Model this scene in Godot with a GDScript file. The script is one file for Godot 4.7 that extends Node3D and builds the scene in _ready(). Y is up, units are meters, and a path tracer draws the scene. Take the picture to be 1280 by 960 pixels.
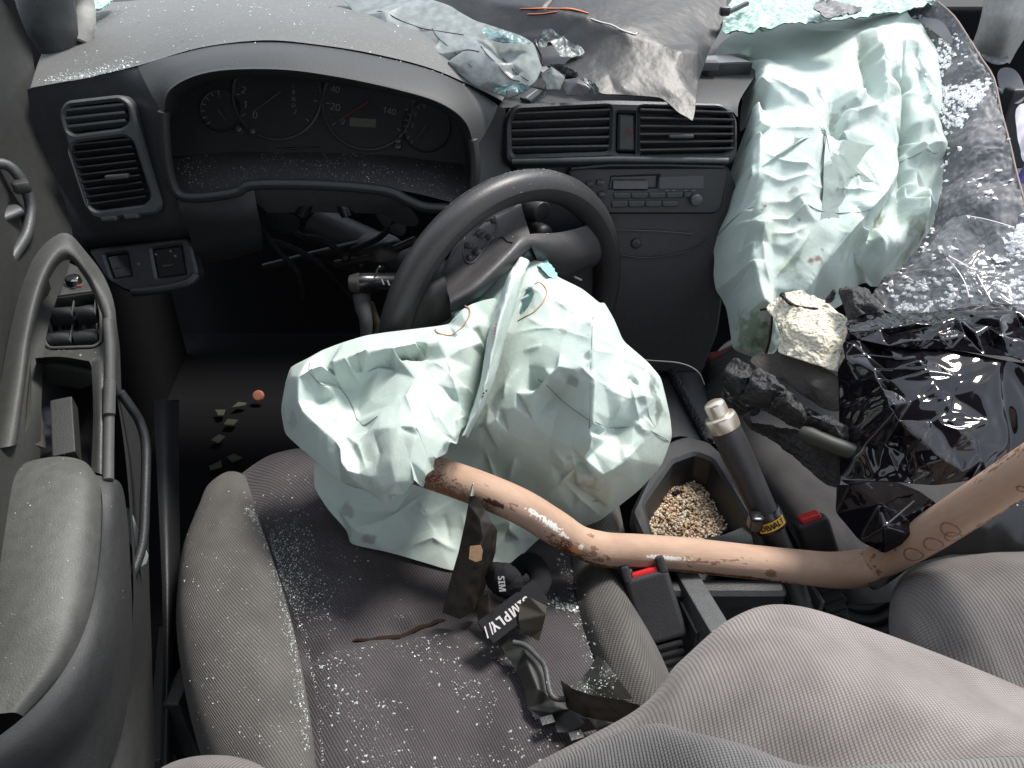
extends Node3D
# Inside a wrecked car, seen from the driver's headrest: dashboard, deployed airbags, seats, a bent pipe and debris.

var M := {}
var rnd := RandomNumberGenerator.new()
var used := {}

func _ready() -> void:
	var cam := Camera3D.new()
	cam.name = "camera"
	cam.position = Vector3(0, 1.0, 0)
	cam.rotation_degrees = Vector3(-33, 0, 0)
	cam.fov = 54.55
	cam.near = 0.02
	cam.far = 400.0
	add_child(cam)
	cam.current = true
	var sky := ProceduralSkyMaterial.new()
	sky.sky_top_color = Color(0.83, 0.87, 0.93)
	sky.sky_horizon_color = Color(0.92, 0.94, 0.96)
	sky.ground_horizon_color = Color(0.62, 0.62, 0.60)
	sky.ground_bottom_color = Color(0.35, 0.34, 0.32)
	sky.sky_curve = 0.2
	var env := Environment.new()
	env.background_mode = Environment.BG_SKY
	env.sky = Sky.new()
	env.sky.sky_material = sky
	env.tonemap_mode = Environment.TONE_MAPPER_LINEAR
	env.tonemap_exposure = 2.0
	env.sdfgi_enabled = true
	env.ssao_enabled = true
	env.ssil_enabled = true
	var we := WorldEnvironment.new()
	we.name = "world"
	we.environment = env
	add_child(we)
	var sun := DirectionalLight3D.new()
	sun.name = "sun"
	sun.light_energy = 0.95
	sun.light_angular_distance = 14.0
	sun.light_color = Color(1.0, 0.98, 0.955)
	sun.shadow_enabled = true
	add_child(sun)
	sun.look_at_from_position(Vector3(0.42, 1.0, -0.28), Vector3.ZERO)
	rnd.seed = 7
	materials()
	car_body()
	dashboard()
	wheel()
	driver_seat()
	passenger_seat()
	door()
	console()
	driver_airbag()
	passenger_airbag()
	pipe()
	seat_debris()
	passenger_debris()
	dash_debris()
	crumbs()

# ---------------------------------------------------------------- naming and grouping
func numbered(called: String, parent: Node) -> String:
	var key := "%d/%s" % [parent.get_instance_id(), called]
	used[key] = used.get(key, -1) + 1
	return called if used[key] == 0 else "%s_%03d" % [called, used[key]]

func thing(called: String, label: String, category: String, base: Vector3, group := "", kind := "") -> Node3D:
	var o := Node3D.new()
	o.name = numbered(called, self)
	add_child(o, true)
	o.position = base
	o.set_meta("label", label)
	o.set_meta("category", category)
	if group: o.set_meta("group", group)
	if kind: o.set_meta("kind", kind)
	return o

func where(n: Node) -> Vector3:
	var p := Vector3.ZERO
	while n != self:
		p += (n as Node3D).position
		n = n.get_parent()
	return p

# a mesh given in world metres becomes a part of parent, with its pivot at the middle of its underside
func part(called: String, g: G, mat: Material, parent: Node = self, label := "") -> MeshInstance3D:
	var o := MeshInstance3D.new()
	o.name = numbered(called, parent)
	parent.add_child(o, true)
	var pivot := g.foot()
	o.mesh = g.mesh(pivot)
	o.material_override = mat
	o.position = pivot - where(parent)
	if label: o.set_meta("label", label)
	return o

func solo(called: String, g: G, mat: Material, label: String, category: String, group := "", kind := "") -> MeshInstance3D:
	var o := part(called, g, mat, self, label)
	o.set_meta("category", category)
	if group: o.set_meta("group", group)
	if kind: o.set_meta("kind", kind)
	return o

func piece(called: String, g: G, mat: Material) -> MeshInstance3D:
	var o := part(called, g, mat, self)
	o.set_meta("kind", "structure")
	return o

# ---------------------------------------------------------------- geometry
static func P(a: Array) -> PackedVector3Array:
	var r := PackedVector3Array()
	for i in range(0, a.size(), 3):
		r.append(Vector3(a[i], a[i + 1], a[i + 2]) * 0.001)
	return r

static func Q(a: Array) -> PackedVector2Array:
	var r := PackedVector2Array()
	for i in range(0, a.size(), 2):
		r.append(Vector2(a[i], a[i + 1]) * 0.001)
	return r

class G:
	var v := PackedVector3Array()
	var n := PackedVector3Array()
	var uv := PackedVector2Array()
	var c := PackedColorArray()
	var ix := PackedInt32Array()

	func foot() -> Vector3:
		if v.is_empty(): return Vector3.ZERO
		var b := AABB(v[0], Vector3.ZERO)
		for p in v: b = b.expand(p)
		return Vector3(b.get_center().x, b.position.y, b.get_center().z)

	func vert(p: Vector3, t := Vector2.ZERO) -> int:
		v.append(p)
		uv.append(t)
		return v.size() - 1

	func quad(a: int, b: int, cc: int, d: int) -> void:
		ix.append_array(PackedInt32Array([a, b, cc, a, cc, d]))

	func tri(a: int, b: int, cc: int) -> void:
		ix.append_array(PackedInt32Array([a, b, cc]))

	# a grid of rows, smooth inside
	func grid(rows: Array, wrap_u := false, wrap_v := false) -> void:
		var at := v.size()
		var nr := rows.size()
		var nc: int = rows[0].size()
		var lu := 0.0
		for i in nr:
			var lv := 0.0
			if i > 0: lu += (rows[i][nc / 2] as Vector3).distance_to(rows[i - 1][nc / 2])
			for j in nc:
				if j > 0: lv += (rows[nr / 2][j] as Vector3).distance_to(rows[nr / 2][j - 1])
				vert(rows[i][j], Vector2(lv, lu))
		for i in (nr if wrap_u else nr - 1):
			for j in (nc if wrap_v else nc - 1):
				var i2 := (i + 1) % nr
				var j2 := (j + 1) % nc
				quad(at + i * nc + j, at + i * nc + j2, at + i2 * nc + j2, at + i2 * nc + j)

	func fan(ring: PackedVector3Array, flip := false) -> void:
		var m := Vector3.ZERO
		for p in ring: m += p
		m /= ring.size()
		var o := vert(m)
		var at := v.size()
		for p in ring: vert(p)
		for i in ring.size():
			var j := (i + 1) % ring.size()
			if flip: tri(o, at + j, at + i)
			else: tri(o, at + i, at + j)

	func join(g: G, t := Transform3D()) -> void:
		var at := v.size()
		for p in g.v: v.append(t * p)
		uv.append_array(g.uv)
		for i in g.ix: ix.append(at + i)

	func moved(t: Transform3D) -> G:
		var g := G.new()
		g.join(self, t)
		return g

	func normals() -> void:
		n.resize(v.size())
		n.fill(Vector3.ZERO)
		for k in range(0, ix.size(), 3):
			var a := v[ix[k]]
			var f := (v[ix[k + 2]] - a).cross(v[ix[k + 1]] - a)
			n[ix[k]] += f
			n[ix[k + 1]] += f
			n[ix[k + 2]] += f
		for i in n.size():
			n[i] = n[i].normalized() if n[i].length_squared() > 1e-24 else Vector3.UP

	func mesh(pivot: Vector3) -> ArrayMesh:
		if n.size() != v.size(): normals()
		var moved_v := PackedVector3Array()
		moved_v.resize(v.size())
		for i in v.size(): moved_v[i] = v[i] - pivot
		var a := []
		a.resize(Mesh.ARRAY_MAX)
		a[Mesh.ARRAY_VERTEX] = moved_v
		a[Mesh.ARRAY_NORMAL] = n
		a[Mesh.ARRAY_TEX_UV] = uv
		a[Mesh.ARRAY_TEX_UV2] = uv
		if c.size() == v.size(): a[Mesh.ARRAY_COLOR] = c
		a[Mesh.ARRAY_INDEX] = ix
		var m := ArrayMesh.new()
		m.add_surface_from_arrays(Mesh.PRIMITIVE_TRIANGLES, a)
		return m

static func cr(a, b, c, d, t: float):
	return 0.5 * ((2.0 * b) + (c - a) * t + (2.0 * a - 5.0 * b + 4.0 * c - d) * t * t + (3.0 * b - a - 3.0 * c + d) * t * t * t)

static func spline(p: PackedVector3Array, k: int, closed := false) -> PackedVector3Array:
	var r := PackedVector3Array()
	var m := p.size()
	var last := m if closed else m - 1
	for i in last:
		for s in k:
			if closed: r.append(cr(p[(i + m - 1) % m], p[i], p[(i + 1) % m], p[(i + 2) % m], float(s) / k))
			else: r.append(cr(p[maxi(i - 1, 0)], p[i], p[i + 1], p[mini(i + 2, m - 1)], float(s) / k))
	if not closed: r.append(p[m - 1])
	return r

# smooth surface through rows of control points
static func surf(rows: Array, ku := 6, kv := 6) -> G:
	var wide := []
	for r in rows: wide.append(spline(r, kv))
	var cols := []
	for j in wide[0].size():
		var line := PackedVector3Array()
		for r in wide: line.append(r[j])
		cols.append(spline(line, ku))
	var out := []
	for i in cols[0].size():
		var row := PackedVector3Array()
		for cc in cols: row.append(cc[i])
		out.append(row)
	var g := G.new()
	g.grid(out)
	return g

static func basis_to(d: Vector3, up := Vector3.UP) -> Basis:
	var z := d.normalized()
	if absf(z.dot(up.normalized())) > 0.98: up = Vector3.RIGHT
	var x := up.cross(z).normalized()
	return Basis(x, z.cross(x), z)

# a round bar along a path, radius may change; ends rounded
static func tube(path: PackedVector3Array, radii, sides := 12, closed := false, squash := 1.0, up := Vector3.UP) -> G:
	var g := G.new()
	var rows := []
	var m := path.size()
	var prev := Vector3.ZERO
	for i in m:
		var d := (path[(i + 1) % m] - path[(i + m - 1) % m]) if closed else (path[mini(i + 1, m - 1)] - path[maxi(i - 1, 0)])
		var x := up.cross(d).normalized() if prev == Vector3.ZERO else (prev - d.normalized() * prev.dot(d.normalized())).normalized()
		if prev == Vector3.ZERO and x.length() < 0.5: x = Vector3.RIGHT.cross(d).normalized()
		prev = x
		var y := d.normalized().cross(x)
		var r: float = radii[i] if radii is Array or radii is PackedFloat32Array else radii
		var row := PackedVector3Array()
		for s in sides + 1:
			var t := TAU * s / sides
			row.append(path[i] + x * cos(t) * r + y * sin(t) * r * squash)
		rows.append(row)
	if closed: rows.append(rows[0])
	g.grid(rows)
	if not closed:
		for e in [0, m - 1]:
			var ring: PackedVector3Array = (rows[e] as PackedVector3Array).slice(0, sides)
			var mid: Vector3 = path[e]
			var out := (path[0] - path[1]).normalized() if e == 0 else (path[m - 1] - path[m - 2]).normalized()
			var r: float = radii[e] if radii is Array or radii is PackedFloat32Array else radii
			var inner := PackedVector3Array()
			for p in ring: inner.append(mid + (p - mid) * 0.8 + out * r * 0.14)
			var at := g.v.size()
			for p in ring: g.vert(p)
			for p in inner: g.vert(p)
			for k in sides:
				var k2 := (k + 1) % sides
				if e == 0: g.quad(at + k2, at + k, at + sides + k, at + sides + k2)
				else: g.quad(at + k, at + k2, at + sides + k2, at + sides + k)
			g.fan(inner, e == 0)
	return g

# box with rounded edges; t places it (its axes are the box's axes)
static func rbox(t: Transform3D, size: Vector3, r := 0.004, k := 2) -> G:
	var h := size * 0.5
	r = minf(r, minf(h.x, minf(h.y, h.z)) * 0.98)
	var g := G.new()
	var ticks := func(half: float) -> PackedFloat32Array:
		var a := PackedFloat32Array()
		for i in k + 1: a.append(-half + r * (1.0 - cos(PI * 0.5 * i / k)) if i < k else -half + r)
		for i in k + 1: a.append(half - r * (1.0 - cos(PI * 0.5 * (k - i) / k)) if i > 0 else half - r)
		return a
	for ax in 3:
		for sg in [-1.0, 1.0]:
			var u := (ax + 1) % 3
			var w := (ax + 2) % 3
			var rows := []
			for a in ticks.call(h[u]):
				var row := PackedVector3Array()
				for b in ticks.call(h[w]):
					var q := Vector3.ZERO
					q[ax] = sg * h[ax]
					q[u] = a
					q[w] = b
					var core := Vector3(clampf(q.x, -h.x + r, h.x - r), clampf(q.y, -h.y + r, h.y - r), clampf(q.z, -h.z + r, h.z - r))
					var d := q - core
					row.append(t * (core + d.normalized() * r if d.length() > 1e-7 else q))
				rows.append(row)
			if sg > 0: rows.reverse()
			g.grid(rows)
	return g

static func box_at(p: Vector3, size: Vector3, r := 0.004, b := Basis(), k := 2) -> G:
	return rbox(Transform3D(b, p), size, r, k)

# bar with a rectangular section between two points
static func bar(a: Vector3, b: Vector3, w: float, h: float, up := Vector3.UP, r := 0.002) -> G:
	return rbox(Transform3D(basis_to(b - a, up), (a + b) * 0.5), Vector3(w, h, a.distance_to(b)), r, 1)

static func inset(p: PackedVector2Array, d: float) -> PackedVector2Array:
	var r := PackedVector2Array()
	var m := p.size()
	var turn := -1.0 if Geometry2D.is_polygon_clockwise(p) else 1.0
	for i in m:
		var e1 := (p[i] - p[(i + m - 1) % m]).normalized()
		var e2 := (p[(i + 1) % m] - p[i]).normalized()
		var n1 := Vector2(-e1.y, e1.x) * turn
		var n2 := Vector2(-e2.y, e2.x) * turn
		r.append(p[i] + (n1 + n2) * d / maxf(1.0 + n1.dot(n2), 0.4))
	return r

static func rounded(p: PackedVector2Array, r: float, k := 4) -> PackedVector2Array:
	var out := PackedVector2Array()
	var m := p.size()
	for i in m:
		var a := p[(i + m - 1) % m]
		var b := p[i]
		var cc := p[(i + 1) % m]
		var ra := minf(r, minf(a.distance_to(b), b.distance_to(cc)) * 0.45)
		var s := b + (a - b).normalized() * ra
		var e := b + (cc - b).normalized() * ra
		for q in k + 1:
			var t := float(q) / k
			out.append(s.lerp(b, t).lerp(b.lerp(e, t), t))
	return out

static func ccw(p: PackedVector2Array) -> PackedVector2Array:
	if Geometry2D.is_polygon_clockwise(p):
		p = p.duplicate()
		p.reverse()
	return p

# a plate in the plane of t (outline and holes in its x, y), its front at z = 0, depth behind, edges bevelled
static func plate(t: Transform3D, outline: PackedVector2Array, depth: float, bevel := 0.002, holes := []) -> G:
	var g := G.new()
	outline = ccw(outline)
	var face := inset(outline, bevel)
	var loops := [[face, outline]]
	for h in holes:
		var q := ccw(h)
		loops.append([inset(q, -bevel), q])
	var merged := face.duplicate()
	var tris := PackedInt32Array()
	if loops.size() == 1:
		tris = Geometry2D.triangulate_polygon(merged)
	else:
		merged = PackedVector2Array()
		for l in loops:
			for i in l[0].size():
				var a: Vector2 = l[0][i]
				var b: Vector2 = l[0][(i + 1) % l[0].size()]
				var cuts := maxi(1, int(ceil(a.distance_to(b) / 0.005)))
				for q in cuts: merged.append(a.lerp(b, float(q) / cuts))
		var all := Geometry2D.triangulate_delaunay(merged)
		for k in range(0, all.size(), 3):
			var a := merged[all[k]]
			var b := merged[all[k + 1]]
			var cc := merged[all[k + 2]]
			var m := (a + b + cc) / 3.0
			var keep := Geometry2D.is_point_in_polygon(m, face)
			for q in range(1, loops.size()): keep = keep and not Geometry2D.is_point_in_polygon(m, loops[q][0])
			if keep: tris.append_array(PackedInt32Array([all[k], all[k + 1], all[k + 2]]) if (b - a).cross(cc - a) > 0 else PackedInt32Array([all[k], all[k + 2], all[k + 1]]))
	var at := g.v.size()
	for p in merged: g.vert(t * Vector3(p.x, p.y, 0), p)
	for k in range(0, tris.size(), 3): g.tri(at + tris[k + 2], at + tris[k + 1], at + tris[k])
	for k in loops.size():
		var f: PackedVector2Array = loops[k][0]
		var o: PackedVector2Array = loops[k][1]
		var strips := []
		for row in [[f, 0.0], [o, -bevel], [o, -depth]]:
			var line := PackedVector3Array()
			for p in row[0]: line.append(t * Vector3(p.x, p.y, row[1]))
			line.append(line[0])
			strips.append(line)
		if k == 0: strips.reverse()
		g.grid(strips.slice(0, 2))
		g.grid(strips.slice(1, 3))
	if tris.is_empty(): print("plate not filled ", outline.size(), " ", holes.size())
	return g

# lathe: profile of (radius, height) turned about the z axis of t
static func lathe(t: Transform3D, prof: Array, sides := 20) -> G:
	var g := G.new()
	var rows := []
	for q in prof:
		var row := PackedVector3Array()
		for s in sides + 1:
			var a := -TAU * s / sides
			row.append(t * Vector3(cos(a) * q[0], sin(a) * q[0], q[1]))
		rows.append(row)
	g.grid(rows)
	return g

# cloth: control points (the first `rim` of them are the outline, in order), triangulated in the plane of t, then refined and relaxed
static func cloth(t: Transform3D, given, rim: int, levels := 4, opts := {}) -> G:
	var inv := t.affine_inverse()
	var pts: PackedVector3Array = given[1] if given is Array else given
	var flat := PackedVector2Array()
	for p in pts:
		var q := inv * p
		flat.append(Vector2(q.x, q.y))
	var outline := flat.slice(0, rim)
	var tri := Geometry2D.triangulate_delaunay(flat)
	var ix := PackedInt32Array()
	for k in range(0, tri.size(), 3):
		var m := (flat[tri[k]] + flat[tri[k + 1]] + flat[tri[k + 2]]) / 3.0
		if Geometry2D.is_point_in_polygon(m, outline):
			var a := flat[tri[k]]
			if (flat[tri[k + 1]] - a).cross(flat[tri[k + 2]] - a) > 0: ix.append_array(PackedInt32Array([tri[k], tri[k + 2], tri[k + 1]]))
			else: ix.append_array(PackedInt32Array([tri[k], tri[k + 1], tri[k + 2]]))
	var v := pts.duplicate()
	if given is Array:
		# loose points settle between the ridges, which keep their height
		for turn in 6:
			var sum := PackedFloat32Array()
			var num := PackedFloat32Array()
			sum.resize(v.size())
			num.resize(v.size())
			for k in range(0, ix.size(), 3):
				for s in 3:
					var a := ix[k + s]
					for b in [ix[k + (s + 1) % 3], ix[k + (s + 2) % 3]]:
						var w := 1.0 / maxf(flat[a].distance_to(flat[b]), 0.002)
						sum[a] += (v[b] - v[a]).dot(t.basis.z) * w
						num[a] += w
			for i in range(given[0], v.size()):
				if num[i] > 0.0:
					v[i] += t.basis.z * (sum[i] / num[i] * 0.7)
		for i in range(given[0], v.size()): v[i] = pts[i].lerp(v[i], 1.0 - opts.get("calm", 0.5) * 0.5)
	var raw := v.duplicate()
	var edge := {}
	for level in levels:
		var mids := {}
		var count := {}
		var next := PackedInt32Array()
		for k in range(0, ix.size(), 3):
			var e := [0, 0, 0]
			for s in 3:
				var a := ix[k + s]
				var b := ix[k + (s + 1) % 3]
				var key := mini(a, b) * 1000000 + maxi(a, b)
				if not mids.has(key):
					mids[key] = v.size()
					v.append((v[a] + v[b]) * 0.5)
					raw.append((raw[a] + raw[b]) * 0.5)
					count[key] = 1
				else: count[key] = 2
				e[s] = mids[key]
			next.append_array(PackedInt32Array([ix[k], e[0], e[2], e[0], ix[k + 1], e[1], e[2], e[1], ix[k + 2], e[0], e[1], e[2]]))
		ix = next
		edge.clear()
		var border := {}
		for key in mids:
			if count[key] == 1:
				var a: int = key / 1000000
				var b: int = key % 1000000
				border[mids[key]] = [a, b]
				for x in [a, b]:
					if not edge.has(x): edge[x] = []
					edge[x].append(mids[key])
		for x in border: edge[x] = border[x]
		var passes: Array = opts.get("smooth", [1, 2, 1, 1, 1])
		for s in (passes[level] if level < passes.size() else 1):
			var sum := PackedVector3Array()
			sum.resize(v.size())
			var num := PackedInt32Array()
			num.resize(v.size())
			for k in range(0, ix.size(), 3):
				var a := ix[k]
				var b := ix[k + 1]
				var cc := ix[k + 2]
				sum[a] += v[b] + v[cc]
				sum[b] += v[a] + v[cc]
				sum[cc] += v[a] + v[b]
				num[a] += 2
				num[b] += 2
				num[cc] += 2
			var w: float = opts.get("weight", 0.5)
			var old := v.duplicate()
			for i in v.size():
				if edge.has(i):
					var q: Array = edge[i]
					if q.size() == 2: v[i] = old[i].lerp((old[q[0]] + old[q[1]]) * 0.5, w)
				elif num[i] > 0: v[i] = old[i].lerp(sum[i] / num[i], w)
		for run in opts.get("sim", []):
			if run[0] == level + 1: v = buckle_cloth(v, raw, ix, edge, run[1], run[2], run[3], run[4], int(opts.get("seed", 1)))
	var g := G.new()
	g.v = v
	g.ix = ix
	g.uv.resize(v.size())
	g.normals()
	var crease: float = opts.get("crease", 0.0)
	var fine: float = opts.get("fine", 0.0)
	var n1 := FastNoiseLite.new()
	n1.seed = opts.get("seed", 1)
	n1.noise_type = FastNoiseLite.TYPE_SIMPLEX_SMOOTH
	n1.fractal_type = FastNoiseLite.FRACTAL_RIDGED
	n1.fractal_octaves = opts.get("octaves", 2)
	n1.frequency = opts.get("scale", 9.0)
	n1.domain_warp_enabled = true
	n1.domain_warp_amplitude = 0.03
	n1.domain_warp_frequency = 6.0
	var n2 := FastNoiseLite.new()
	n2.seed = 5 + int(opts.get("seed", 1))
	n2.frequency = opts.get("fine_scale", 40.0)
	n2.fractal_type = FastNoiseLite.FRACTAL_RIDGED
	n2.fractal_octaves = 2
	var back: float = opts.get("thick", 0.0)
	for fold in opts.get("folds", []):
		var line: PackedVector3Array = fold[0]
		var box := AABB(line[0], Vector3.ZERO)
		for p in line: box = box.expand(p)
		box = box.grow(fold[2] * 4.0 + 0.03)
		for i in v.size():
			if not box.has_point(v[i]): continue
			var q := inv * v[i]
			var best := 1e9
			var along := 0.5
			for k in line.size() - 1:
				var a := inv * line[k]
				var b := inv * line[k + 1]
				var c2 := Geometry2D.get_closest_point_to_segment(Vector2(q.x, q.y), Vector2(a.x, a.y), Vector2(b.x, b.y))
				var d2 := c2.distance_to(Vector2(q.x, q.y))
				if d2 < best:
					best = d2
					var f := c2.distance_to(Vector2(a.x, a.y)) / maxf(a.distance_to(b), 1e-5)
					along = (k + f) / (line.size() - 1)
			if best < fold[2] * 4.0: v[i] += t.basis.z * fold[1] * exp(-best / fold[2]) * pow(sin(clampf(along, 0.02, 0.98) * PI), 0.6)
	for i in v.size():
		var q := inv * v[i]
		g.uv[i] = Vector2(q.x, q.y)
		if crease != 0.0 or fine != 0.0:
			var stretched: Vector3 = q * Vector3(1.0, opts.get("stretch", 0.55), 1.0)
			v[i] += g.n[i] * (crease * n1.get_noise_3dv(stretched) + fine * n2.get_noise_3dv(q))
	if back > 0.0:
		# the far side: as the near one, pushed back away from the border
		var ring := PackedVector2Array()
		for x in edge:
			if edge[x].size() == 2:
				var q := inv * v[x]
				ring.append(Vector2(q.x, q.y))
		var step := maxi(1, ring.size() / 240)
		var at := v.size()
		var coarse := PackedVector2Array()
		for k in range(0, ring.size(), step): coarse.append(ring[k])
		var cell := {}
		for i in at:
			var q := inv * v[i]
			var key := Vector2i(int(floor(q.x / 0.008)), int(floor(q.y / 0.008)))
			if not cell.has(key):
				var m := 1e9
				for e in coarse: m = minf(m, e.distance_squared_to(Vector2(q.x, q.y)))
				cell[key] = sqrt(m)
			var d: float = cell[key]
			v.append(v[i] - t.basis.z * (0.0015 + back * (1.0 - exp(-d / 0.035)) * (0.0 if edge.has(i) and edge[i].size() == 2 else 1.0)))
			g.uv.append(g.uv[i])
		var m0 := ix.size()
		for k in range(0, m0, 3): ix.append_array(PackedInt32Array([at + ix[k], at + ix[k + 2], at + ix[k + 1]]))
	g.v = v
	g.ix = ix
	g.normals()
	return g

# slack cloth: every thread a little longer than the shape it hangs on, so that it buckles into creases
static func buckle_cloth(v: PackedVector3Array, raw: PackedVector3Array, ix: PackedInt32Array, edge: Dictionary, slack: float, stiff: float, anchor: float, rounds: int, seed_at: int) -> PackedVector3Array:
	var seen := {}
	var ea := PackedInt32Array()
	var eb := PackedInt32Array()
	var rest := PackedFloat32Array()
	var ba := PackedInt32Array()
	var bb := PackedInt32Array()
	var far := PackedFloat32Array()
	var nrm := PackedVector3Array()
	nrm.resize(v.size())
	for k in range(0, ix.size(), 3):
		var f := (v[ix[k + 2]] - v[ix[k]]).cross(v[ix[k + 1]] - v[ix[k]])
		for s in 3:
			var a := ix[k + s]
			var b := ix[k + (s + 1) % 3]
			var o := ix[k + (s + 2) % 3]
			nrm[a] += f
			var key := mini(a, b) * 1000000 + maxi(a, b)
			if seen.has(key):
				ba.append(seen[key])
				bb.append(o)
				far.append(maxf(v[seen[key]].distance_to(v[o]), raw[seen[key]].distance_to(raw[o])) * (1.0 + slack))
			else:
				seen[key] = o
				ea.append(a)
				eb.append(b)
				rest.append(maxf(v[a].distance_to(v[b]), raw[a].distance_to(raw[b])) * (1.0 + slack))
	var n := FastNoiseLite.new()
	n.seed = seed_at
	n.frequency = 16.0
	var hold := v.duplicate()
	var pinned := PackedByteArray()
	pinned.resize(v.size())
	for x in edge:
		if edge[x].size() == 2: pinned[x] = 1
	for i in v.size():
		if pinned[i] == 0: v[i] += nrm[i].normalized() * n.get_noise_3dv(v[i]) * 0.002
	for r in rounds:
		for i in ea.size():
			var a := ea[i]
			var b := eb[i]
			var d := v[b] - v[a]
			var l := d.length()
			var c := d * (0.48 * (l - rest[i]) / maxf(l, 1e-6))
			v[a] += c
			v[b] -= c
		for i in ba.size():
			var a := ba[i]
			var b := bb[i]
			var d := v[b] - v[a]
			var l := d.length()
			if l < far[i]:
				var c := d * (stiff * (l - far[i]) / maxf(l, 1e-6))
				v[a] += c
				v[b] -= c
		for i in v.size():
			v[i] = hold[i] if pinned[i] else v[i].lerp(hold[i], anchor)
	return v

# points moved onto the nearest place of a cloth (looked up in the plane of t), lifted by off
static func stick(t: Transform3D, g: G, pts: PackedVector3Array, off := 0.0015) -> PackedVector3Array:
	var inv := t.affine_inverse()
	var local := PackedVector3Array()
	for p in g.v: local.append(inv * p)
	var r := PackedVector3Array()
	for p in pts:
		var a := inv * p
		var best := 1e9
		var high := a.z
		for q in local:
			var d := Vector2(q.x - a.x, q.y - a.y).length_squared() - q.z * 0.0004
			if d < best:
				best = d
				high = q.z
		r.append(Vector3(a.x, a.y, high + off))
	for k in 2:
		var soft := r.duplicate()
		for i in range(1, r.size() - 1): soft[i].z = maxf(r[i].z * 0.5 + (r[i - 1].z + r[i + 1].z) * 0.25, r[i].z - 0.001)
		r = soft
	for i in r.size(): r[i] = t * r[i]
	return r

static func paint(g: G, f: Callable) -> void:
	g.c.resize(g.v.size())
	for i in g.v.size(): g.c[i] = f.call(g.v[i])

# ---------------------------------------------------------------- materials
func lin(r: float, g: float, b: float, a := 1.0) -> Color:
	var c := Color(r, g, b).linear_to_srgb()
	c.a = a
	return c

func mat(key: String, col: Color, rough := 0.6, spec := 0.5, metal := 0.0) -> StandardMaterial3D:
	var m := StandardMaterial3D.new()
	m.resource_name = key
	m.albedo_color = col
	m.roughness = rough
	m.metallic = metal
	m.metallic_specular = spec
	m.cull_mode = BaseMaterial3D.CULL_DISABLED
	M[key] = m
	return m

func noise_tex(freq: float, octaves: int, size := 256, seed_at := 1, ramp = null, type := FastNoiseLite.TYPE_SIMPLEX) -> NoiseTexture2D:
	var n := FastNoiseLite.new()
	n.noise_type = type
	n.frequency = freq
	n.fractal_octaves = octaves
	n.seed = seed_at
	var t := NoiseTexture2D.new()
	t.width = size
	t.height = size
	t.seamless = true
	t.noise = n
	if ramp:
		var g := Gradient.new()
		g.offsets = PackedFloat32Array(ramp[0])
		g.colors = PackedColorArray(ramp[1])
		t.color_ramp = g
	return t

func tri_scale(m: StandardMaterial3D, metres: float) -> void:
	m.uv1_triplanar = true
	m.uv1_scale = Vector3.ONE / metres

func speckled(size: int, base: Color, dots: int, dot: Color, least: float, most: float, seed_at: int) -> ImageTexture:
	var im := Image.create(size, size, false, Image.FORMAT_RGB8)
	im.fill(base)
	var r := RandomNumberGenerator.new()
	r.seed = seed_at
	var n := FastNoiseLite.new()
	n.seed = seed_at
	n.frequency = 0.012
	for k in dots:
		var x := r.randf() * size
		var y := r.randf() * size
		if n.get_noise_2d(x, y) * 1.6 + 0.45 < r.randf(): continue
		var s := lerpf(least, most, pow(r.randf(), 4.0))
		var col := base.lerp(dot, r.randf_range(0.35, 1.0))
		for i in range(int(x - s), int(x + s) + 1):
			for j in range(int(y - s * 0.7), int(y + s * 0.7) + 1):
				im.set_pixel(posmod(i, size), posmod(j, size), col)
	im.generate_mipmaps()
	return ImageTexture.create_from_image(im)

func fabric_maps() -> Array:
	# 16 mm of ribbed seat cloth: four ribs, each of short slanted stitches
	var s := 96
	var hi := Image.create(s, s, false, Image.FORMAT_RGB8)
	var al := Image.create(s, s, false, Image.FORMAT_RGB8)
	var r := RandomNumberGenerator.new()
	r.seed = 3
	for y in s:
		for x in s:
			var rib := fposmod(float(x) / s * 4.0, 1.0)
			var row := int(float(x) / s * 4.0)
			var st := fposmod(float(y) / s * 6.0 + rib * 0.55 + (0.5 if row % 2 else 0.0), 1.0)
			var h := pow(sin(rib * PI), 0.7) * (0.45 + 0.55 * pow(sin(st * PI), 0.8))
			h = clampf(h + r.randf_range(-0.06, 0.06), 0, 1)
			hi.set_pixel(x, y, Color(h, h, h))
			var a := 0.66 + 0.34 * h + r.randf_range(-0.05, 0.05)
			al.set_pixel(x, y, Color(a, a, a))
	return [ImageTexture.create_from_image(hi), ImageTexture.create_from_image(al)]

func seat_cloth(key: String, col: Color, maps: Array, metres := 0.013) -> StandardMaterial3D:
	var m := mat(key, col, 0.95, 0.25)
	m.albedo_texture = maps[1]
	m.heightmap_enabled = true
	m.heightmap_texture = maps[0]
	m.heightmap_scale = 0.06
	m.uv1_scale = Vector3.ONE / metres
	m.rim_enabled = true
	m.rim = 0.35
	m.detail_enabled = true
	m.detail_albedo = M.wear
	m.detail_blend_mode = BaseMaterial3D.BLEND_MODE_MUL
	m.detail_uv_layer = BaseMaterial3D.DETAIL_UV_2
	m.uv2_scale = Vector3.ONE / 0.45
	return m

func straight_ribs(key: String, metres: float) -> void:
	var m: StandardMaterial3D = M[key]
	m.uv1_triplanar = true
	m.uv1_triplanar_sharpness = 3.0
	m.uv1_scale = Vector3.ONE / metres
	m.heightmap_scale = 0.035

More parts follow.
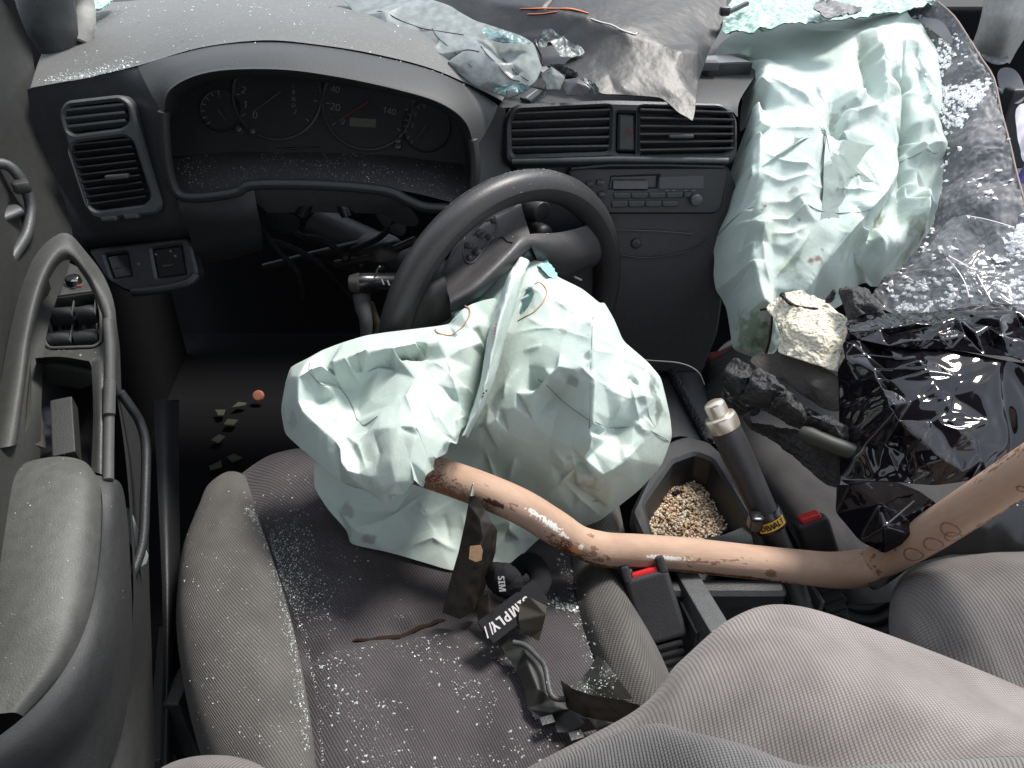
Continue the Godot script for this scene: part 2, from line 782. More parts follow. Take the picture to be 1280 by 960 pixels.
func materials() -> void:
	var grain := noise_tex(0.16, 2, 256, 4)
	var blotch := noise_tex(0.02, 4, 256, 9, [[0.0, 0.5, 1.0], [Color(0.84, 0.84, 0.84), Color(0.93, 0.93, 0.93), Color(1, 1, 1)]])
	M["wear"] = blotch
	var dust := speckled(512, Color(0.62, 0.62, 0.62), 5200, Color(0.95, 0.97, 0.95), 0.3, 1.5, 21)
	var dust_low := speckled(512, Color(0.52, 0.52, 0.52), 700, Color(1, 1, 1), 0.3, 1.2, 22)
	# moulded plastics
	for d in [["plastic", lin(0.022, 0.024, 0.027), 0.45], ["plastic_grey", lin(0.056, 0.060, 0.061), 0.5], ["plastic_dark", lin(0.020, 0.021, 0.023), 0.5],
			["door_grey", lin(0.020, 0.021, 0.019), 0.65], ["wheel_skin", lin(0.056, 0.053, 0.054), 0.48], ["console_black", lin(0.020, 0.021, 0.023), 0.5],
			["door_trim", lin(0.062, 0.063, 0.059), 0.65], ["door_trim_dark", lin(0.045, 0.047, 0.043), 0.5], ["door_olive", lin(0.05, 0.048, 0.038), 0.7], ["armrest_side", lin(0.038, 0.039, 0.04), 0.62],
			["armrest_pad", lin(0.08, 0.082, 0.076), 0.6], ["grip", lin(0.028, 0.028, 0.030), 0.5], ["buckle_black", lin(0.022, 0.022, 0.026), 0.6],
			["pillar", lin(0.34, 0.335, 0.315), 0.7], ["trim_brown", lin(0.045, 0.040, 0.034), 0.4]]:
		var m := mat(d[0], d[1], d[2], 0.5)
		m.heightmap_enabled = true
		m.heightmap_texture = grain
		m.heightmap_scale = 0.025
		m.albedo_texture = blotch
		tri_scale(m, 0.09)
	for d in [["dash_dusty", lin(0.30, 0.305, 0.295), 0.7, dust, 0.16], ["hood_dusty", lin(0.135, 0.14, 0.14), 0.6, dust_low, 0.14], ["lip", lin(0.085, 0.092, 0.093), 0.5, dust_low, 0.20],
			["ledge", lin(0.10, 0.095, 0.10), 0.75, dust, 0.10], ["wheel_dusty", lin(0.12, 0.116, 0.117), 0.42, dust_low, 0.11]]:
		var m := mat(d[0], d[1], d[2], 0.45)
		m.albedo_texture = d[3]
		m.heightmap_enabled = true
		m.heightmap_texture = grain
		m.heightmap_scale = 0.02
		tri_scale(m, d[4])
	# cloths
	var maps := fabric_maps()
	seat_cloth("seat_panel", lin(0.096, 0.087, 0.092), maps)
	seat_cloth("seat_bolster", lin(0.145, 0.137, 0.13), maps)
	seat_cloth("seat_back", lin(0.315, 0.285, 0.272), maps, 0.0105)
	seat_cloth("seat_back_mid", lin(0.335, 0.32, 0.308), maps, 0.009)
	seat_cloth("seat_back_p", lin(0.20, 0.186, 0.182), maps, 0.011)
	seat_cloth("seat_dark", lin(0.075, 0.073, 0.073), maps)
	straight_ribs("seat_back", 0.0105)
	straight_ribs("seat_back_p", 0.011)
	var bag := mat("bag", lin(0.46, 0.538, 0.498), 0.62, 0.4)
	bag.vertex_color_use_as_albedo = true
	bag.backlight_enabled = true
	bag.backlight = Color(0.08, 0.16, 0.14)
	bag.heightmap_enabled = true
	bag.heightmap_texture = noise_tex(0.05, 3, 256, 12)
	bag.heightmap_scale = 0.03
	tri_scale(bag, 0.12)
	var teal := mat("bag_inner", lin(0.23, 0.45, 0.44), 0.55, 0.4)
	tri_scale(teal, 0.1)
	mat("bag_hole", lin(0.10, 0.20, 0.195), 0.7, 0.3)
	mat("thread", lin(0.42, 0.22, 0.12), 0.9, 0.2)
	mat("print_red", lin(0.35, 0.06, 0.05), 0.8, 0.2)
	mat("stain_dark", lin(0.05, 0.035, 0.03), 0.9, 0.2)
	# plastics with gloss
	var film := mat("black_film", lin(0.006, 0.005, 0.007), 0.06, 0.5)
	tri_scale(film, 0.22)
	var clear := mat("clear_film", lin(0.40, 0.42, 0.43, 0.16), 0.16, 0.5)
	clear.transparency = BaseMaterial3D.TRANSPARENCY_ALPHA
	clear.albedo_texture = null
	mat("gloss_black", lin(0.010, 0.010, 0.011), 0.25)
	mat("rubber", lin(0.012, 0.012, 0.013), 0.8, 0.35)
	mat("white_ink", lin(0.62, 0.62, 0.60), 0.7, 0.3)
	mat("grey_ink", lin(0.15, 0.155, 0.16), 0.7, 0.3)
	mat("dim_ink", lin(0.06, 0.064, 0.066), 0.7, 0.3)
	mat("needle_red", lin(0.13, 0.03, 0.03), 0.6)
	mat("lcd", lin(0.09, 0.088, 0.066), 0.4)
	mat("gauge_face", lin(0.012, 0.014, 0.016), 0.55)
	mat("gauge_ring", lin(0.035, 0.038, 0.04), 0.4)
	mat("red_plastic", lin(0.50, 0.018, 0.02), 0.4)
	mat("seam", lin(0.22, 0.25, 0.24), 0.9, 0.2)
	mat("webbing", lin(0.012, 0.012, 0.014), 0.9, 0.3)
	mat("edge_brown", lin(0.22, 0.17, 0.15), 0.7)
	mat("plastic_grey2", lin(0.16, 0.16, 0.165), 0.6)
	mat("white_film", lin(0.72, 0.68, 0.73), 0.25, 0.6)
	mat("rod_green", lin(0.022, 0.024, 0.018), 0.5)
	mat("bracket_light", lin(0.07, 0.065, 0.048), 0.5)
	mat("crusted_dark", lin(0.16, 0.16, 0.17), 0.7)
	mat("dull_brown", lin(0.022, 0.014, 0.011), 0.9, 0.2)
	mat("dull_red", lin(0.16, 0.02, 0.02), 0.6)
	mat("nickel", lin(0.55, 0.49, 0.41), 0.32, 0.5, 0.75)
	mat("yellow", lin(0.72, 0.42, 0.04), 0.6)
	mat("orange", lin(0.55, 0.16, 0.07), 0.6)
	mat("paper", lin(0.22, 0.25, 0.24), 0.9, 0.2)
	mat("orange_dim", lin(0.25, 0.09, 0.05), 0.7)
	mat("strap_ink", lin(0.42, 0.41, 0.41), 0.9, 0.2)
	mat("shard_dark", lin(0.07, 0.07, 0.07), 0.45)
	mat("pale_scrap", lin(0.055, 0.057, 0.04), 0.9, 0.2)
	mat("cream_wire", lin(0.12, 0.125, 0.12), 0.6)
	mat("violet", lin(0.12, 0.10, 0.35), 0.5)
	mat("white_paint", lin(0.72, 0.74, 0.76), 0.5)
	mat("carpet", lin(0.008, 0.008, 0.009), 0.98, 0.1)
	mat("asphalt", lin(0.06, 0.06, 0.058), 0.95, 0.2)
	mat("dark_metal", lin(0.025, 0.023, 0.02), 0.5, 0.5, 0.3)
	var rust := mat("sticker", lin(0.22, 0.14, 0.085), 0.8, 0.2)
	rust.albedo_texture = blotch
	tri_scale(rust, 0.02)
	var olive := mat("bracket_paint", lin(0.052, 0.044, 0.034), 0.34, 0.5)
	olive.albedo_texture = noise_tex(0.03, 3, 256, 44, [[0.0, 0.45, 1.0], [Color(0.35, 0.35, 0.35), Color(0.8, 0.8, 0.8), Color(1, 1, 1)]])
	tri_scale(olive, 0.12)
	var olive2 := mat("broken_trim", lin(0.085, 0.085, 0.072), 0.5, 0.5)
	olive2.albedo_texture = dust_low
	tri_scale(olive2, 0.12)
	# crushed laminated glass and its film
	var silver := mat("silver", lin(0.235, 0.25, 0.245), 0.42, 0.55)
	silver.albedo_texture = noise_tex(0.02, 5, 512, 51, [[0.0, 0.35, 0.6, 1.0], [Color(0.66, 0.68, 0.67), Color(0.78, 0.80, 0.79), Color(0.88, 0.90, 0.89), Color(1, 1, 1)]])
	silver.heightmap_enabled = true
	silver.heightmap_texture = noise_tex(0.04, 4, 256, 52)
	silver.heightmap_scale = 0.08
	tri_scale(silver, 0.25)
	var cover := mat("cover", lin(0.036, 0.037, 0.038), 0.45, 0.45)
	cover.detail_enabled = true
	cover.detail_albedo = speckled(512, Color(0.72, 0.72, 0.72), 1500, Color(1, 1, 1), 0.4, 2.8, 63)
	cover.detail_blend_mode = BaseMaterial3D.BLEND_MODE_MUL
	cover.detail_uv_layer = BaseMaterial3D.DETAIL_UV_2
	cover.uv2_scale = Vector3.ONE / 0.35
	cover.albedo_texture = noise_tex(0.012, 5, 512, 61, [[0.0, 0.3, 0.6, 1.0], [Color(0.70, 0.70, 0.70), Color(0.80, 0.80, 0.80), Color(0.90, 0.90, 0.89), Color(1, 1, 1)]])
	cover.heightmap_enabled = true
	cover.heightmap_texture = noise_tex(0.06, 4, 256, 62)
	cover.heightmap_scale = 0.05
	tri_scale(cover, 0.3)
	var aqua := mat("aqua_edge", lin(0.12, 0.205, 0.205), 0.3, 0.6)
	tri_scale(aqua, 0.1)
	var crusted := mat("crusted", lin(0.34, 0.34, 0.35), 0.6, 0.5)
	crusted.albedo_texture = speckled(512, Color(0.60, 0.60, 0.61), 11000, Color(0.97, 0.97, 0.98), 0.3, 1.7, 71)
	crusted.heightmap_enabled = true
	crusted.heightmap_texture = noise_tex(0.1, 3, 256, 72)
	crusted.heightmap_scale = 0.2
	tri_scale(crusted, 0.5)
	var green := mat("green_glass", lin(0.50, 0.58, 0.54), 0.4, 0.6)
	green.albedo_texture = noise_tex(0.09, 4, 256, 81, [[0.0, 0.4, 0.55, 1.0], [Color(0.35, 0.45, 0.42), Color(0.6, 0.75, 0.7), Color(0.95, 1, 0.97), Color(1, 1, 1)]], FastNoiseLite.TYPE_CELLULAR)
	tri_scale(green, 0.2)
	var foam := mat("foam", lin(0.62, 0.58, 0.47), 0.95, 0.2)
	foam.albedo_texture = speckled(512, Color(1, 1, 1), 1700, Color(0.22, 0.14, 0.09), 0.4, 3.2, 91)
	foam.heightmap_enabled = true
	foam.heightmap_texture = noise_tex(0.08, 4, 256, 92)
	foam.heightmap_scale = 0.4
	tri_scale(foam, 0.16)
	var char_m := mat("charred", lin(0.020, 0.020, 0.021), 0.6, 0.5)
	char_m.heightmap_enabled = true
	char_m.heightmap_texture = noise_tex(0.07, 4, 256, 95)
	char_m.heightmap_scale = 0.3
	char_m.albedo_texture = speckled(256, Color(0.55, 0.55, 0.55), 600, Color(1, 1, 1), 0.4, 1.4, 96)
	tri_scale(char_m, 0.12)
	var char_g := mat("charred_grey", lin(0.05, 0.05, 0.052), 0.7, 0.5)
	char_g.heightmap_enabled = true
	char_g.heightmap_texture = char_m.heightmap_texture
	char_g.heightmap_scale = 0.3
	char_g.albedo_texture = speckled(512, Color(0.62, 0.62, 0.62), 3800, Color(1, 1, 1.05), 0.4, 1.5, 97)
	tri_scale(char_g, 0.16)
	var flake := mat("felt", lin(0.13, 0.12, 0.113), 0.95, 0.2)
	flake.albedo_texture = speckled(512, Color(0.78, 0.77, 0.76), 2600, Color(1.0, 0.85, 0.68), 0.4, 1.8, 98)
	tri_scale(flake, 0.18)
	mat("glass_white", lin(0.80, 0.80, 0.81), 0.5, 0.6)
	mat("glass_bit", lin(0.40, 0.44, 0.42), 0.25, 0.6)
	var stone := mat("stone", Color(1, 1, 1), 0.85, 0.3)
	stone.vertex_color_use_as_albedo = true
	# pipe: tan paint over primer, chips, rub marks
	var pw := 1024
	var ph := 128
	var im := Image.create(pw, ph, false, Image.FORMAT_RGB8)
	var nz := FastNoiseLite.new()
	nz.frequency = 0.02
	nz.fractal_octaves = 4
	var nf := FastNoiseLite.new()
	nf.frequency = 0.12
	nf.seed = 8
	for y in ph:
		for x in pw:
			var a := nz.get_noise_2d(x * 0.35, y * 1.0)
			var b := nf.get_noise_2d(x * 0.4, y)
			var col := Color(0.62, 0.515, 0.445).lerp(Color(0.69, 0.585, 0.51), clampf(0.5 + a + b * 0.25, 0, 1))
			if a > 0.38 and b > 0.1: col = col.lerp(Color(0.42, 0.28, 0.21), 0.6)
			im.set_pixel(x, y, col)
	# [along 0..1, around 0..1, half length, half width, colour, raggedness]
	var brown := Color(0.36, 0.21, 0.14)
	var grey := Color(0.46, 0.36, 0.30)
	var white := Color(0.93, 0.92, 0.90)
	for s in [[0.205, 0.62, 0.022, 0.03, white, 0.9], [0.185, 0.63, 0.012, 0.02, white, 1.0], [0.235, 0.60, 0.012, 0.02, white, 1.2], [0.412, 0.61, 0.026, 0.022, white, 0.6],
			[0.135, 0.55, 0.014, 0.03, Color(0.27, 0.17, 0.13), 0.5], [0.262, 0.46, 0.03, 0.10, brown, 1.0], [0.285, 0.42, 0.02, 0.06, grey, 1.0], [0.272, 0.54, 0.012, 0.06, Color(0.80, 0.58, 0.38), 0.7], [0.275, 0.58, 0.005, 0.03, white, 0.5],
			[0.32, 0.45, 0.05, 0.03, brown, 1.2], [0.36, 0.46, 0.08, 0.014, brown, 1.3], [0.43, 0.47, 0.09, 0.016, brown, 1.3], [0.47, 0.45, 0.06, 0.012, brown, 1.3], [0.52, 0.56, 0.006, 0.04, grey, 0.6], [0.50, 0.47, 0.006, 0.03, brown, 0.6], [0.45, 0.40, 0.10, 0.03, Color(0.55, 0.42, 0.34), 1.3],
			[0.63, 0.30, 0.06, 0.10, Color(0.28, 0.19, 0.14), 0.5], [0.70, 0.34, 0.05, 0.06, Color(0.33, 0.23, 0.17), 0.7], [0.02, 0.5, 0.06, 0.2, Color(0.42, 0.29, 0.23), 1.0], [0.09, 0.47, 0.05, 0.06, Color(0.50, 0.36, 0.28), 1.2], [0.83, 0.42, 0.07, 0.016, grey, 1.0], [0.90, 0.40, 0.06, 0.016, Color(0.33, 0.25, 0.2), 1.0]]:
		for x in range(int((s[0] - s[2] * 1.4) * pw), int((s[0] + s[2] * 1.4) * pw)):
			for y in range(int((s[1] - s[3] * 1.5) * ph), int((s[1] + s[3] * 1.5) * ph)):
				var d := Vector2((float(x) / pw - s[0]) / s[2], (float(y) / ph - s[1]) / s[3]).length()
				d += nf.get_noise_2d(x * 1.5 + 400, y * 3.0) * s[5] + nz.get_noise_2d(x * 2.0, y * 3.0) * s[5] * 0.6
				if d < 1.0: im.set_pixel(posmod(x, pw), posmod(y, ph), im.get_pixel(posmod(x, pw), posmod(y, ph)).lerp(s[4], clampf((1.0 - d) * 5.0, 0, 0.92)))
	# ring marks left by bolts near the far end
	for s in [[0.785, 0.53, 8.0, 9.0], [0.812, 0.56, 8.0, 9.0], [0.806, 0.49, 7.0, 8.0], [0.762, 0.54, 7.0, 9.0], [0.905, 0.53, 3.0, 4.0]]:
		for k in 220:
			var t := TAU * k / 220.0
			for q in [0.0, 0.6]:
				var x := int(s[0] * pw + cos(t) * (s[2] + q))
				var y := int(s[1] * ph + sin(t) * (s[3] + q))
				im.set_pixel(posmod(x, pw), posmod(y, ph), im.get_pixel(posmod(x, pw), posmod(y, ph)).lerp(Color(0.45, 0.33, 0.28), 0.32))
	var pm := mat("pipe_paint", Color(1, 1, 1), 0.82, 0.25)
	pm.albedo_texture = ImageTexture.create_from_image(im)
	pm.heightmap_enabled = true
	pm.heightmap_texture = grain
	pm.heightmap_scale = 0.01

# ---------------------------------------------------------------- the car round it
func car_body() -> void:
	var floor_g := G.new()
	floor_g.join(box_at(Vector3(0.1, 0.085, -0.45), Vector3(1.9, 0.05, 2.6), 0.01))
	floor_g.join(box_at(Vector3(0.1, 0.45, -1.62), Vector3(1.9, 0.75, 0.04), 0.01))
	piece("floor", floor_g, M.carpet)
	piece("ground", box_at(Vector3(0, -0.3, 0), Vector3(160, 0.1, 160), 0.01), M.asphalt)
	piece("sill", box_at(Vector3(0.99, 0.16, -0.45), Vector3(0.14, 0.16, 2.2), 0.03), M.plastic_dark)
	var ro := thing("car_roof", "grey headlining of the roof over the driver's side of the car", "roof", Vector3(-0.5, 1.2, 0.3), "", "structure")
	part("headlining", surf([P([-790, 1240, 1300, -700, 1300, 1300, -200, 1330, 1300, 550, 1330, 1300]), P([-790, 1240, 300, -700, 1310, 300, -200, 1340, 300, 550, 1340, 300]), P([-760, 1215, -500, -690, 1275, -500, -200, 1305, -480, 500, 1305, -470])], 4, 4), M.pillar, ro)
	part("roof_skin", surf([P([-790, 1260, 1300, -700, 1320, 1300, -200, 1350, 1300, 550, 1350, 1300]), P([-790, 1260, 300, -700, 1330, 300, -200, 1360, 300, 550, 1360, 300]), P([-760, 1235, -500, -690, 1295, -500, -200, 1325, -480, 500, 1325, -470])], 4, 4), M.plastic_dark, ro)
	# left windscreen pillar
	var pl := thing("windscreen_pillar", "grey padded windscreen pillar at the driver's side corner of the dashboard", "pillar", Vector3(-0.6122, 0.8202, -1.0756))
	var pg := tube(spline(P([-606,812,-1070,-606,843,-1078,-606,882,-1080,-599,954,-1079,-614,1102,-1068]), 4), [0.004, 0.012, 0.02, 0.025, 0.028, 0.032, 0.033, 0.034, 0.035, 0.036, 0.036, 0.036, 0.036, 0.036, 0.036, 0.036, 0.036], 14, false, 0.8)
	part("pillar_trim", pg, M.plastic_grey, pl)
	part("pillar_rim", tube(spline(P([-580,841,-1089,-574,863,-1103,-576,888,-1119,-571,944,-1120,-577,1091,-1109]), 4), 0.014, 10), M.pillar, pl)
	# right windscreen pillar
	var pr := thing("windscreen_pillar", "pale grey windscreen pillar at the passenger side, above the crusted glass", "pillar", Vector3(0.7734, 0.8005, -1.3012))
	part("pillar_trim", surf([P([781,785,-1386,775,803,-1363,768,841,-1351,763,887,-1357,709,995,-1309]), P([780,783,-1337,769,808,-1318,763,844,-1306,760,891,-1312,704,996,-1261]), P([799,782,-1313,790,806,-1293,782,843,-1281,781,893,-1290,726,996,-1237]), P([842,768,-1352,838,798,-1335,851,844,-1329,889,887,-1357,851,995,-1309])], 5, 5), M.pillar, pr)
	part("pillar_foot", cloth(Transform3D(Basis(), Vector3.ZERO), P([775,789,-1342,799,795,-1334,815,788,-1317,808,777,-1298,784,775,-1297,776,780,-1312,787,787,-1310]), 6, 3, {"thick": 0.02}), M.crusted, pr)

# ---------------------------------------------------------------- dashboard
func slats(parent: Node, mt: Material, tl: Vector3, tr: Vector3, bl: Vector3, br: Vector3, count: int, w: float, h: float, tilt: float, r := 0.0012) -> void:
	for k in count:
		var f := (k + 0.5) / count
		var a := tl.lerp(bl, f)
		var b := tr.lerp(br, f)
		var nrm := (tr - tl).cross(bl - tl).normalized()
		if nrm.z < 0: nrm = -nrm
		var up := (tl - bl).normalized()
		var d := (nrm * cos(tilt) + up * sin(tilt))
		var x := (b - a).normalized()
		var y := d.cross(x).normalized()
		part("slat", rbox(Transform3D(Basis(x, y, x.cross(y)), (a + b) * 0.5), Vector3(a.distance_to(b), h, w), r, 1), mt, parent)

func letters(text: String, t: Transform3D, height: float, mt: Material, parent: Node, called := "numeral", bold := false) -> void:
	var tm := TextMesh.new()
	var f := SystemFont.new()
	f.font_names = PackedStringArray(["Droid Sans"])
	if bold: f.font_weight = 700
	tm.font = f
	tm.text = text
	tm.font_size = 48
	tm.pixel_size = height / 36.0
	tm.depth = 0.0006
	tm.curve_step = 4.0
	var o := MeshInstance3D.new()
	o.name = numbered(called, parent)
	parent.add_child(o, true)
	o.mesh = tm
	o.material_override = mt
	o.transform = Transform3D(t.basis, t.origin - where(parent))

func dashboard() -> void:
	var d := thing("dashboard", "dusty black dashboard with instrument cluster, side vents and radio", "dashboard", Vector3(-0.0909, 0.5668, -0.9800))
	# upper pad, in two shapes: over the instruments, and lower towards the middle
	part("dash_pad", surf([P([-579,811,-945,-509,822,-950,-440,836,-955,-369,854,-955,-292,862,-955,-227,857,-955,-162,846,-960,-97,829,-965,-40,803,-975,-12,787,-985]),
		P([-610,825,-1030,-536,836,-1030,-461,851,-1030,-387,867,-1030,-305,874,-1030,-233,871,-1030,-161,863,-1030,-92,847,-1030,-33,821,-1040,0,800,-1050]),
		P([-665,842,-1180,-587,851,-1180,-508,861,-1180,-430,872,-1180,-341,876,-1180,-259,874,-1180,-171,869,-1180,-92,859,-1180,-25,838,-1180,23,819,-1180]),
		P([-763,850,-1420,-668,855,-1420,-585,862,-1420,-502,867,-1420,-400,870,-1420,-298,870,-1420,-190,867,-1420,-82,858,-1420,0,843,-1420,69,833,-1420])], 8, 6), M.dash_dusty, d, "grey upper pad of the dashboard powdered with glass")
	part("dash_pad", surf([P([-18,777,-990,61,781,-995,165,780,-1000,268,776,-1000,293,764,-1000]),
		P([-13,778,-1030,64,784,-1040,170,788,-1040,273,788,-1050,311,784,-1050]),
		P([12,784,-1180,84,794,-1200,191,803,-1200,327,803,-1240,431,804,-1280]),
		P([57,804,-1450,113,812,-1450,226,819,-1450,373,824,-1450,637,837,-1500]),
		P([94,798,-1600,124,812,-1600,247,820,-1600,409,826,-1600,829,840,-1600])], 6, 5), M.hood_dusty, d)
	part("instrument_hood", surf([P([-448,833,-955,-404,845,-955,-349,856,-955,-283,860,-955,-217,854,-955,-153,842,-960,-97,827,-965,-50,805,-975,-18,782,-985]),
		P([-421,816,-910,-388,838,-912,-333,852,-914,-268,855,-915,-206,847,-915,-139,834,-920,-85,819,-925,-44,794,-935,-27,768,-945]),
		P([-401,795,-885,-384,824,-885,-336,842,-885,-262,845,-885,-197,837,-887,-129,823,-890,-81,807,-895,-52,784,-900,-44,750,-905]),
		P([-402,790,-890,-386,819,-890,-337,837,-890,-264,840,-890,-198,832,-892,-130,817,-895,-83,801,-900,-56,778,-905,-46,746,-910]),
		P([-445,758,-1000,-424,790,-1000,-377,808,-1000,-298,812,-1000,-223,805,-1000,-146,791,-1000,-93,772,-1000,-70,750,-1000,-64,717,-1000])], 6, 6), M.hood_dusty, d)
	# instruments
	var ft := Transform3D(Vector3(0.9968, -0.0804, 0.0000), Vector3(0.0693, 0.8592, -0.5069), Vector3(0.0408, 0.5053, 0.8620), Vector3(-0.3756, 0.7713, -1.0000))
	var cl := part("instrument_cluster", plate(ft, Q([-64.3,-16.5,-50.8,18.2,-9.2,40.0,66.8,51.5,144.0,49.9,227.3,42.5,285.7,26.7,311.3,3.9,319.7,-43.2,232.6,-41.9,128.8,-44.0,26.2,-50.1,-63.0,-63.5]), 0.01, 0.001), M.gauge_face, d)
	for q in [[[0.0,-0.0], 0.026, 0], [[70.3,25.3], 0.057, 1], [[186.9,23.7], 0.059, 2], [[264.4,0.1], 0.031, 3]]:
		var c: Vector2 = Q(q[0])[0]
		var tt := ft * Transform3D(Basis(), Vector3(c.x, c.y, 0.0))
		part("dial", lathe(tt, [[0.0, 0.002], [q[1] * 0.96, 0.002], [q[1] * 0.97, 0.005], [q[1] * 1.02, 0.005], [q[1] * 1.04, 0.0]], 40), M.gauge_ring if q[2] in [1, 2] else M.gauge_face, cl)
		part("dial_face", lathe(tt, [[0.0, 0.0028], [q[1] * 0.95, 0.0028]], 40), M.gauge_face, cl)
		var count: int = [7, 33, 33, 9][q[2]]
		for k in count:
			var a := deg_to_rad(215.0 - 250.0 * k / (count - 1)) if q[2] in [1, 2] else deg_to_rad(230.0 - 130.0 * k / (count - 1))
			if q[2] in [1, 2] and (k > 11 and k < 26): continue
			var big: bool = k % 4 == 0 or not q[2] in [1, 2]
			var dv := Vector3(cos(a), sin(a), 0)
			part("tick", rbox(tt * Transform3D(Basis(dv, Vector3(-dv.y, dv.x, 0), Vector3(0, 0, 1)), dv * q[1] * 0.87 + Vector3(0, 0, 0.0032)), Vector3(0.005 if big else 0.003, 0.0012, 0.0006), 0.0002, 1), M.grey_ink if big else M.dim_ink, cl)
	var tilt := Basis(Vector3(0, 0, 1), -0.1)
	for q in [["0", [44.1,-2.5], 0.0075, 1], ["1", [31.2,9.7], 0.0075, 1], ["2", [28.1,27.9], 0.0075, 1], ["3", [31.4,43.4], 0.006, 0], ["0", [156.3,-1.5], 0.0065, 1], ["20", [146.0,16.2], 0.0075, 1], ["40", [144.6,38.6], 0.0065, 1], ["140", [215.4,16.7], 0.0065, 1],
			["H", [-2.9,17.1], 0.004, 0], ["C", [7.1,1.6], 0.004, 0], ["F", [249.9,14.4], 0.004, 1], ["E", [246.6,0.7], 0.004, 1],
			["P", [91.1,38.2], 0.0045, 0], ["R", [91.6,30.1], 0.0045, 1], ["N", [92.0,21.9], 0.0045, 1], ["D", [92.5,13.8], 0.0045, 1], ["2", [95.0,5.8], 0.0045, 1]]:
		var c: Vector2 = Q(q[1])[0]
		letters(q[0], ft * Transform3D(tilt, Vector3(c.x, c.y, 0.004)), q[2] * 1.25, M.grey_ink if q[3] else M.dim_ink, cl)
	for q in [[[75.2,28.7,40.9,0.3], M.dim_ink], [[188.9,25.9,151.2,-1.9], M.needle_red], [[265.3,2.2,252.0,-18.5], M.dim_ink], [[-2.0,-1.2,6.8,-12.7], M.dim_ink]]:
		var e := Q(q[0])
		part("needle", tube(PackedVector3Array([ft * Vector3(e[0].x, e[0].y, 0.007), ft * Vector3(e[1].x, e[1].y, 0.006)]), [0.0016, 0.0007], 6), q[1], cl)
	for q in [[24.7,-22.5], [42.1,-23.2], [229.1,-20.4], [229.6,-27.6]]:
		var c: Vector2 = Q(q)[0]
		part("trip_button", lathe(ft * Transform3D(Basis(), Vector3(c.x, c.y, 0)), [[0.0, 0.008], [0.004, 0.008], [0.0045, 0.0065], [0.0045, 0.0]], 14), M.gauge_ring, cl)
	part("odometer_window", plate(ft.translated_local(Vector3(0, 0, 0.005)), rounded(Q([165.3,4.4,199.5,5.1,199.1,-6.3,164.9,-7.0]), 0.001), 0.003, 0.0005), M.lcd, cl)
	part("cluster_ledge", surf([P([-452,720,-990,-396,725,-985,-356,727,-985,-252,725,-985,-147,720,-985,-60,708,-990]),
		P([-440,711,-950,-385,719,-948,-345,721,-945,-243,721,-945,-143,714,-945,-57,700,-950]),
		P([-417,697,-910,-376,699,-908,-336,706,-905,-236,714,-905,-138,706,-905,-54,686,-905]),
		P([-408,694,-895,-372,696,-895,-333,703,-895,-234,710,-895,-137,702,-895,-52,680,-895])], 4, 5), M.ledge, d, "ledge under the gauges strewn with glass dust")
	part("cluster_cheek", surf([P([-400,795,-885,-407,756,-885,-412,701,-890]), P([-444,760,-1000,-447,727,-990,-432,697,-950])], 4, 4), M.plastic, d)
	part("cluster_cheek", surf([P([-44,750,-905,-45,718,-900,-50,679,-895]), P([-65,745,-1000,-63,717,-990,-58,697,-950])], 4, 4), M.plastic, d)
	part("cluster_lip", tube(spline(P([-399,797,-885,-403,775,-884,-408,747,-884,-410,718,-885,-405,700,-886,-390,696,-886,-361,698,-886,-333,703,-887,-312,711,-888,-233,711,-888,-156,704,-888,-129,692,-888,-108,683,-888,-79,681,-888,-51,681,-888,-46,705,-895,-44,737,-900,-47,761,-902]), 5), 0.0065, 10), M.lip, d)
	part("apron", surf([P([-321,706,-895,-283,708,-895,-235,707,-895,-186,703,-895,-132,694,-895]), P([-323,684,-910,-291,686,-910,-241,686,-910,-191,682,-910,-141,676,-910]), P([-319,659,-935,-297,659,-935,-250,659,-935,-198,658,-935,-159,657,-935])], 4, 4), M.plastic_grey, d)
	part("crack", tube(spline(P([-374,722,-980,-362,729,-980,-334,727,-980,-307,728,-980,-271,730,-980,-250,731,-980]), 3), [0.004, 0.004, 0.003, 0.003, 0.003, 0.002, 0.002, 0.002, 0.002, 0.002, 0.002, 0.002, 0.001, 0.001, 0.001, 0.001], 6), M.gloss_black, d)
	# face at the driver's end
	part("dash_face", surf([P([-584,809,-945,-529,818,-950,-480,826,-953,-441,835,-957]), P([-588,747,-935,-534,754,-938,-472,764,-938,-407,784,-900]), P([-582,692,-918,-532,693,-920,-464,701,-915,-414,706,-892]), P([-567,650,-905,-525,651,-905,-460,659,-900,-408,679,-890]), P([-562,622,-910,-524,628,-910,-465,633,-910,-407,646,-900]), P([-590,576,-960,-555,582,-960,-492,590,-960,-433,605,-960])], 6, 6), M.plastic, d)
	part("dash_face", surf([P([-408,695,-885,-369,694,-885,-331,700,-885,-314,705,-890]), P([-409,675,-885,-374,671,-885,-336,673,-885,-315,679,-890]), P([-409,648,-895,-380,645,-895,-344,650,-895,-318,655,-900]), P([-418,605,-915,-390,609,-915,-354,618,-915,-327,624,-920]), P([-439,569,-970,-413,575,-970,-378,583,-970,-347,593,-970])], 4, 4), M.plastic, d)
	part("dash_face", surf([P([-47,783,-985,-30,785,-985,-8,776,-992]), P([-50,726,-975,-29,723,-985,-6,711,-990]), P([-53,658,-950,-27,654,-960,22,650,-970]), P([-61,576,-960,-22,564,-960,45,564,-960])], 4, 4), M.plastic_dark, d)
	# side vents
	var sv := Transform3D(Vector3(0.9956, 0.0724, -0.0589), Vector3(-0.0846, 0.9666, -0.2421), Vector3(0.0394, 0.2460, 0.9685), Vector3(-0.5333, 0.7984, -0.9170))
	var up_hole := rounded(Q([0.3,-12.5,8.5,-3.4,68.3,-2.2,76.0,-9.0,74.6,-26.0,64.4,-32.3,5.6,-34.6,-0.4,-28.7]), 0.006)
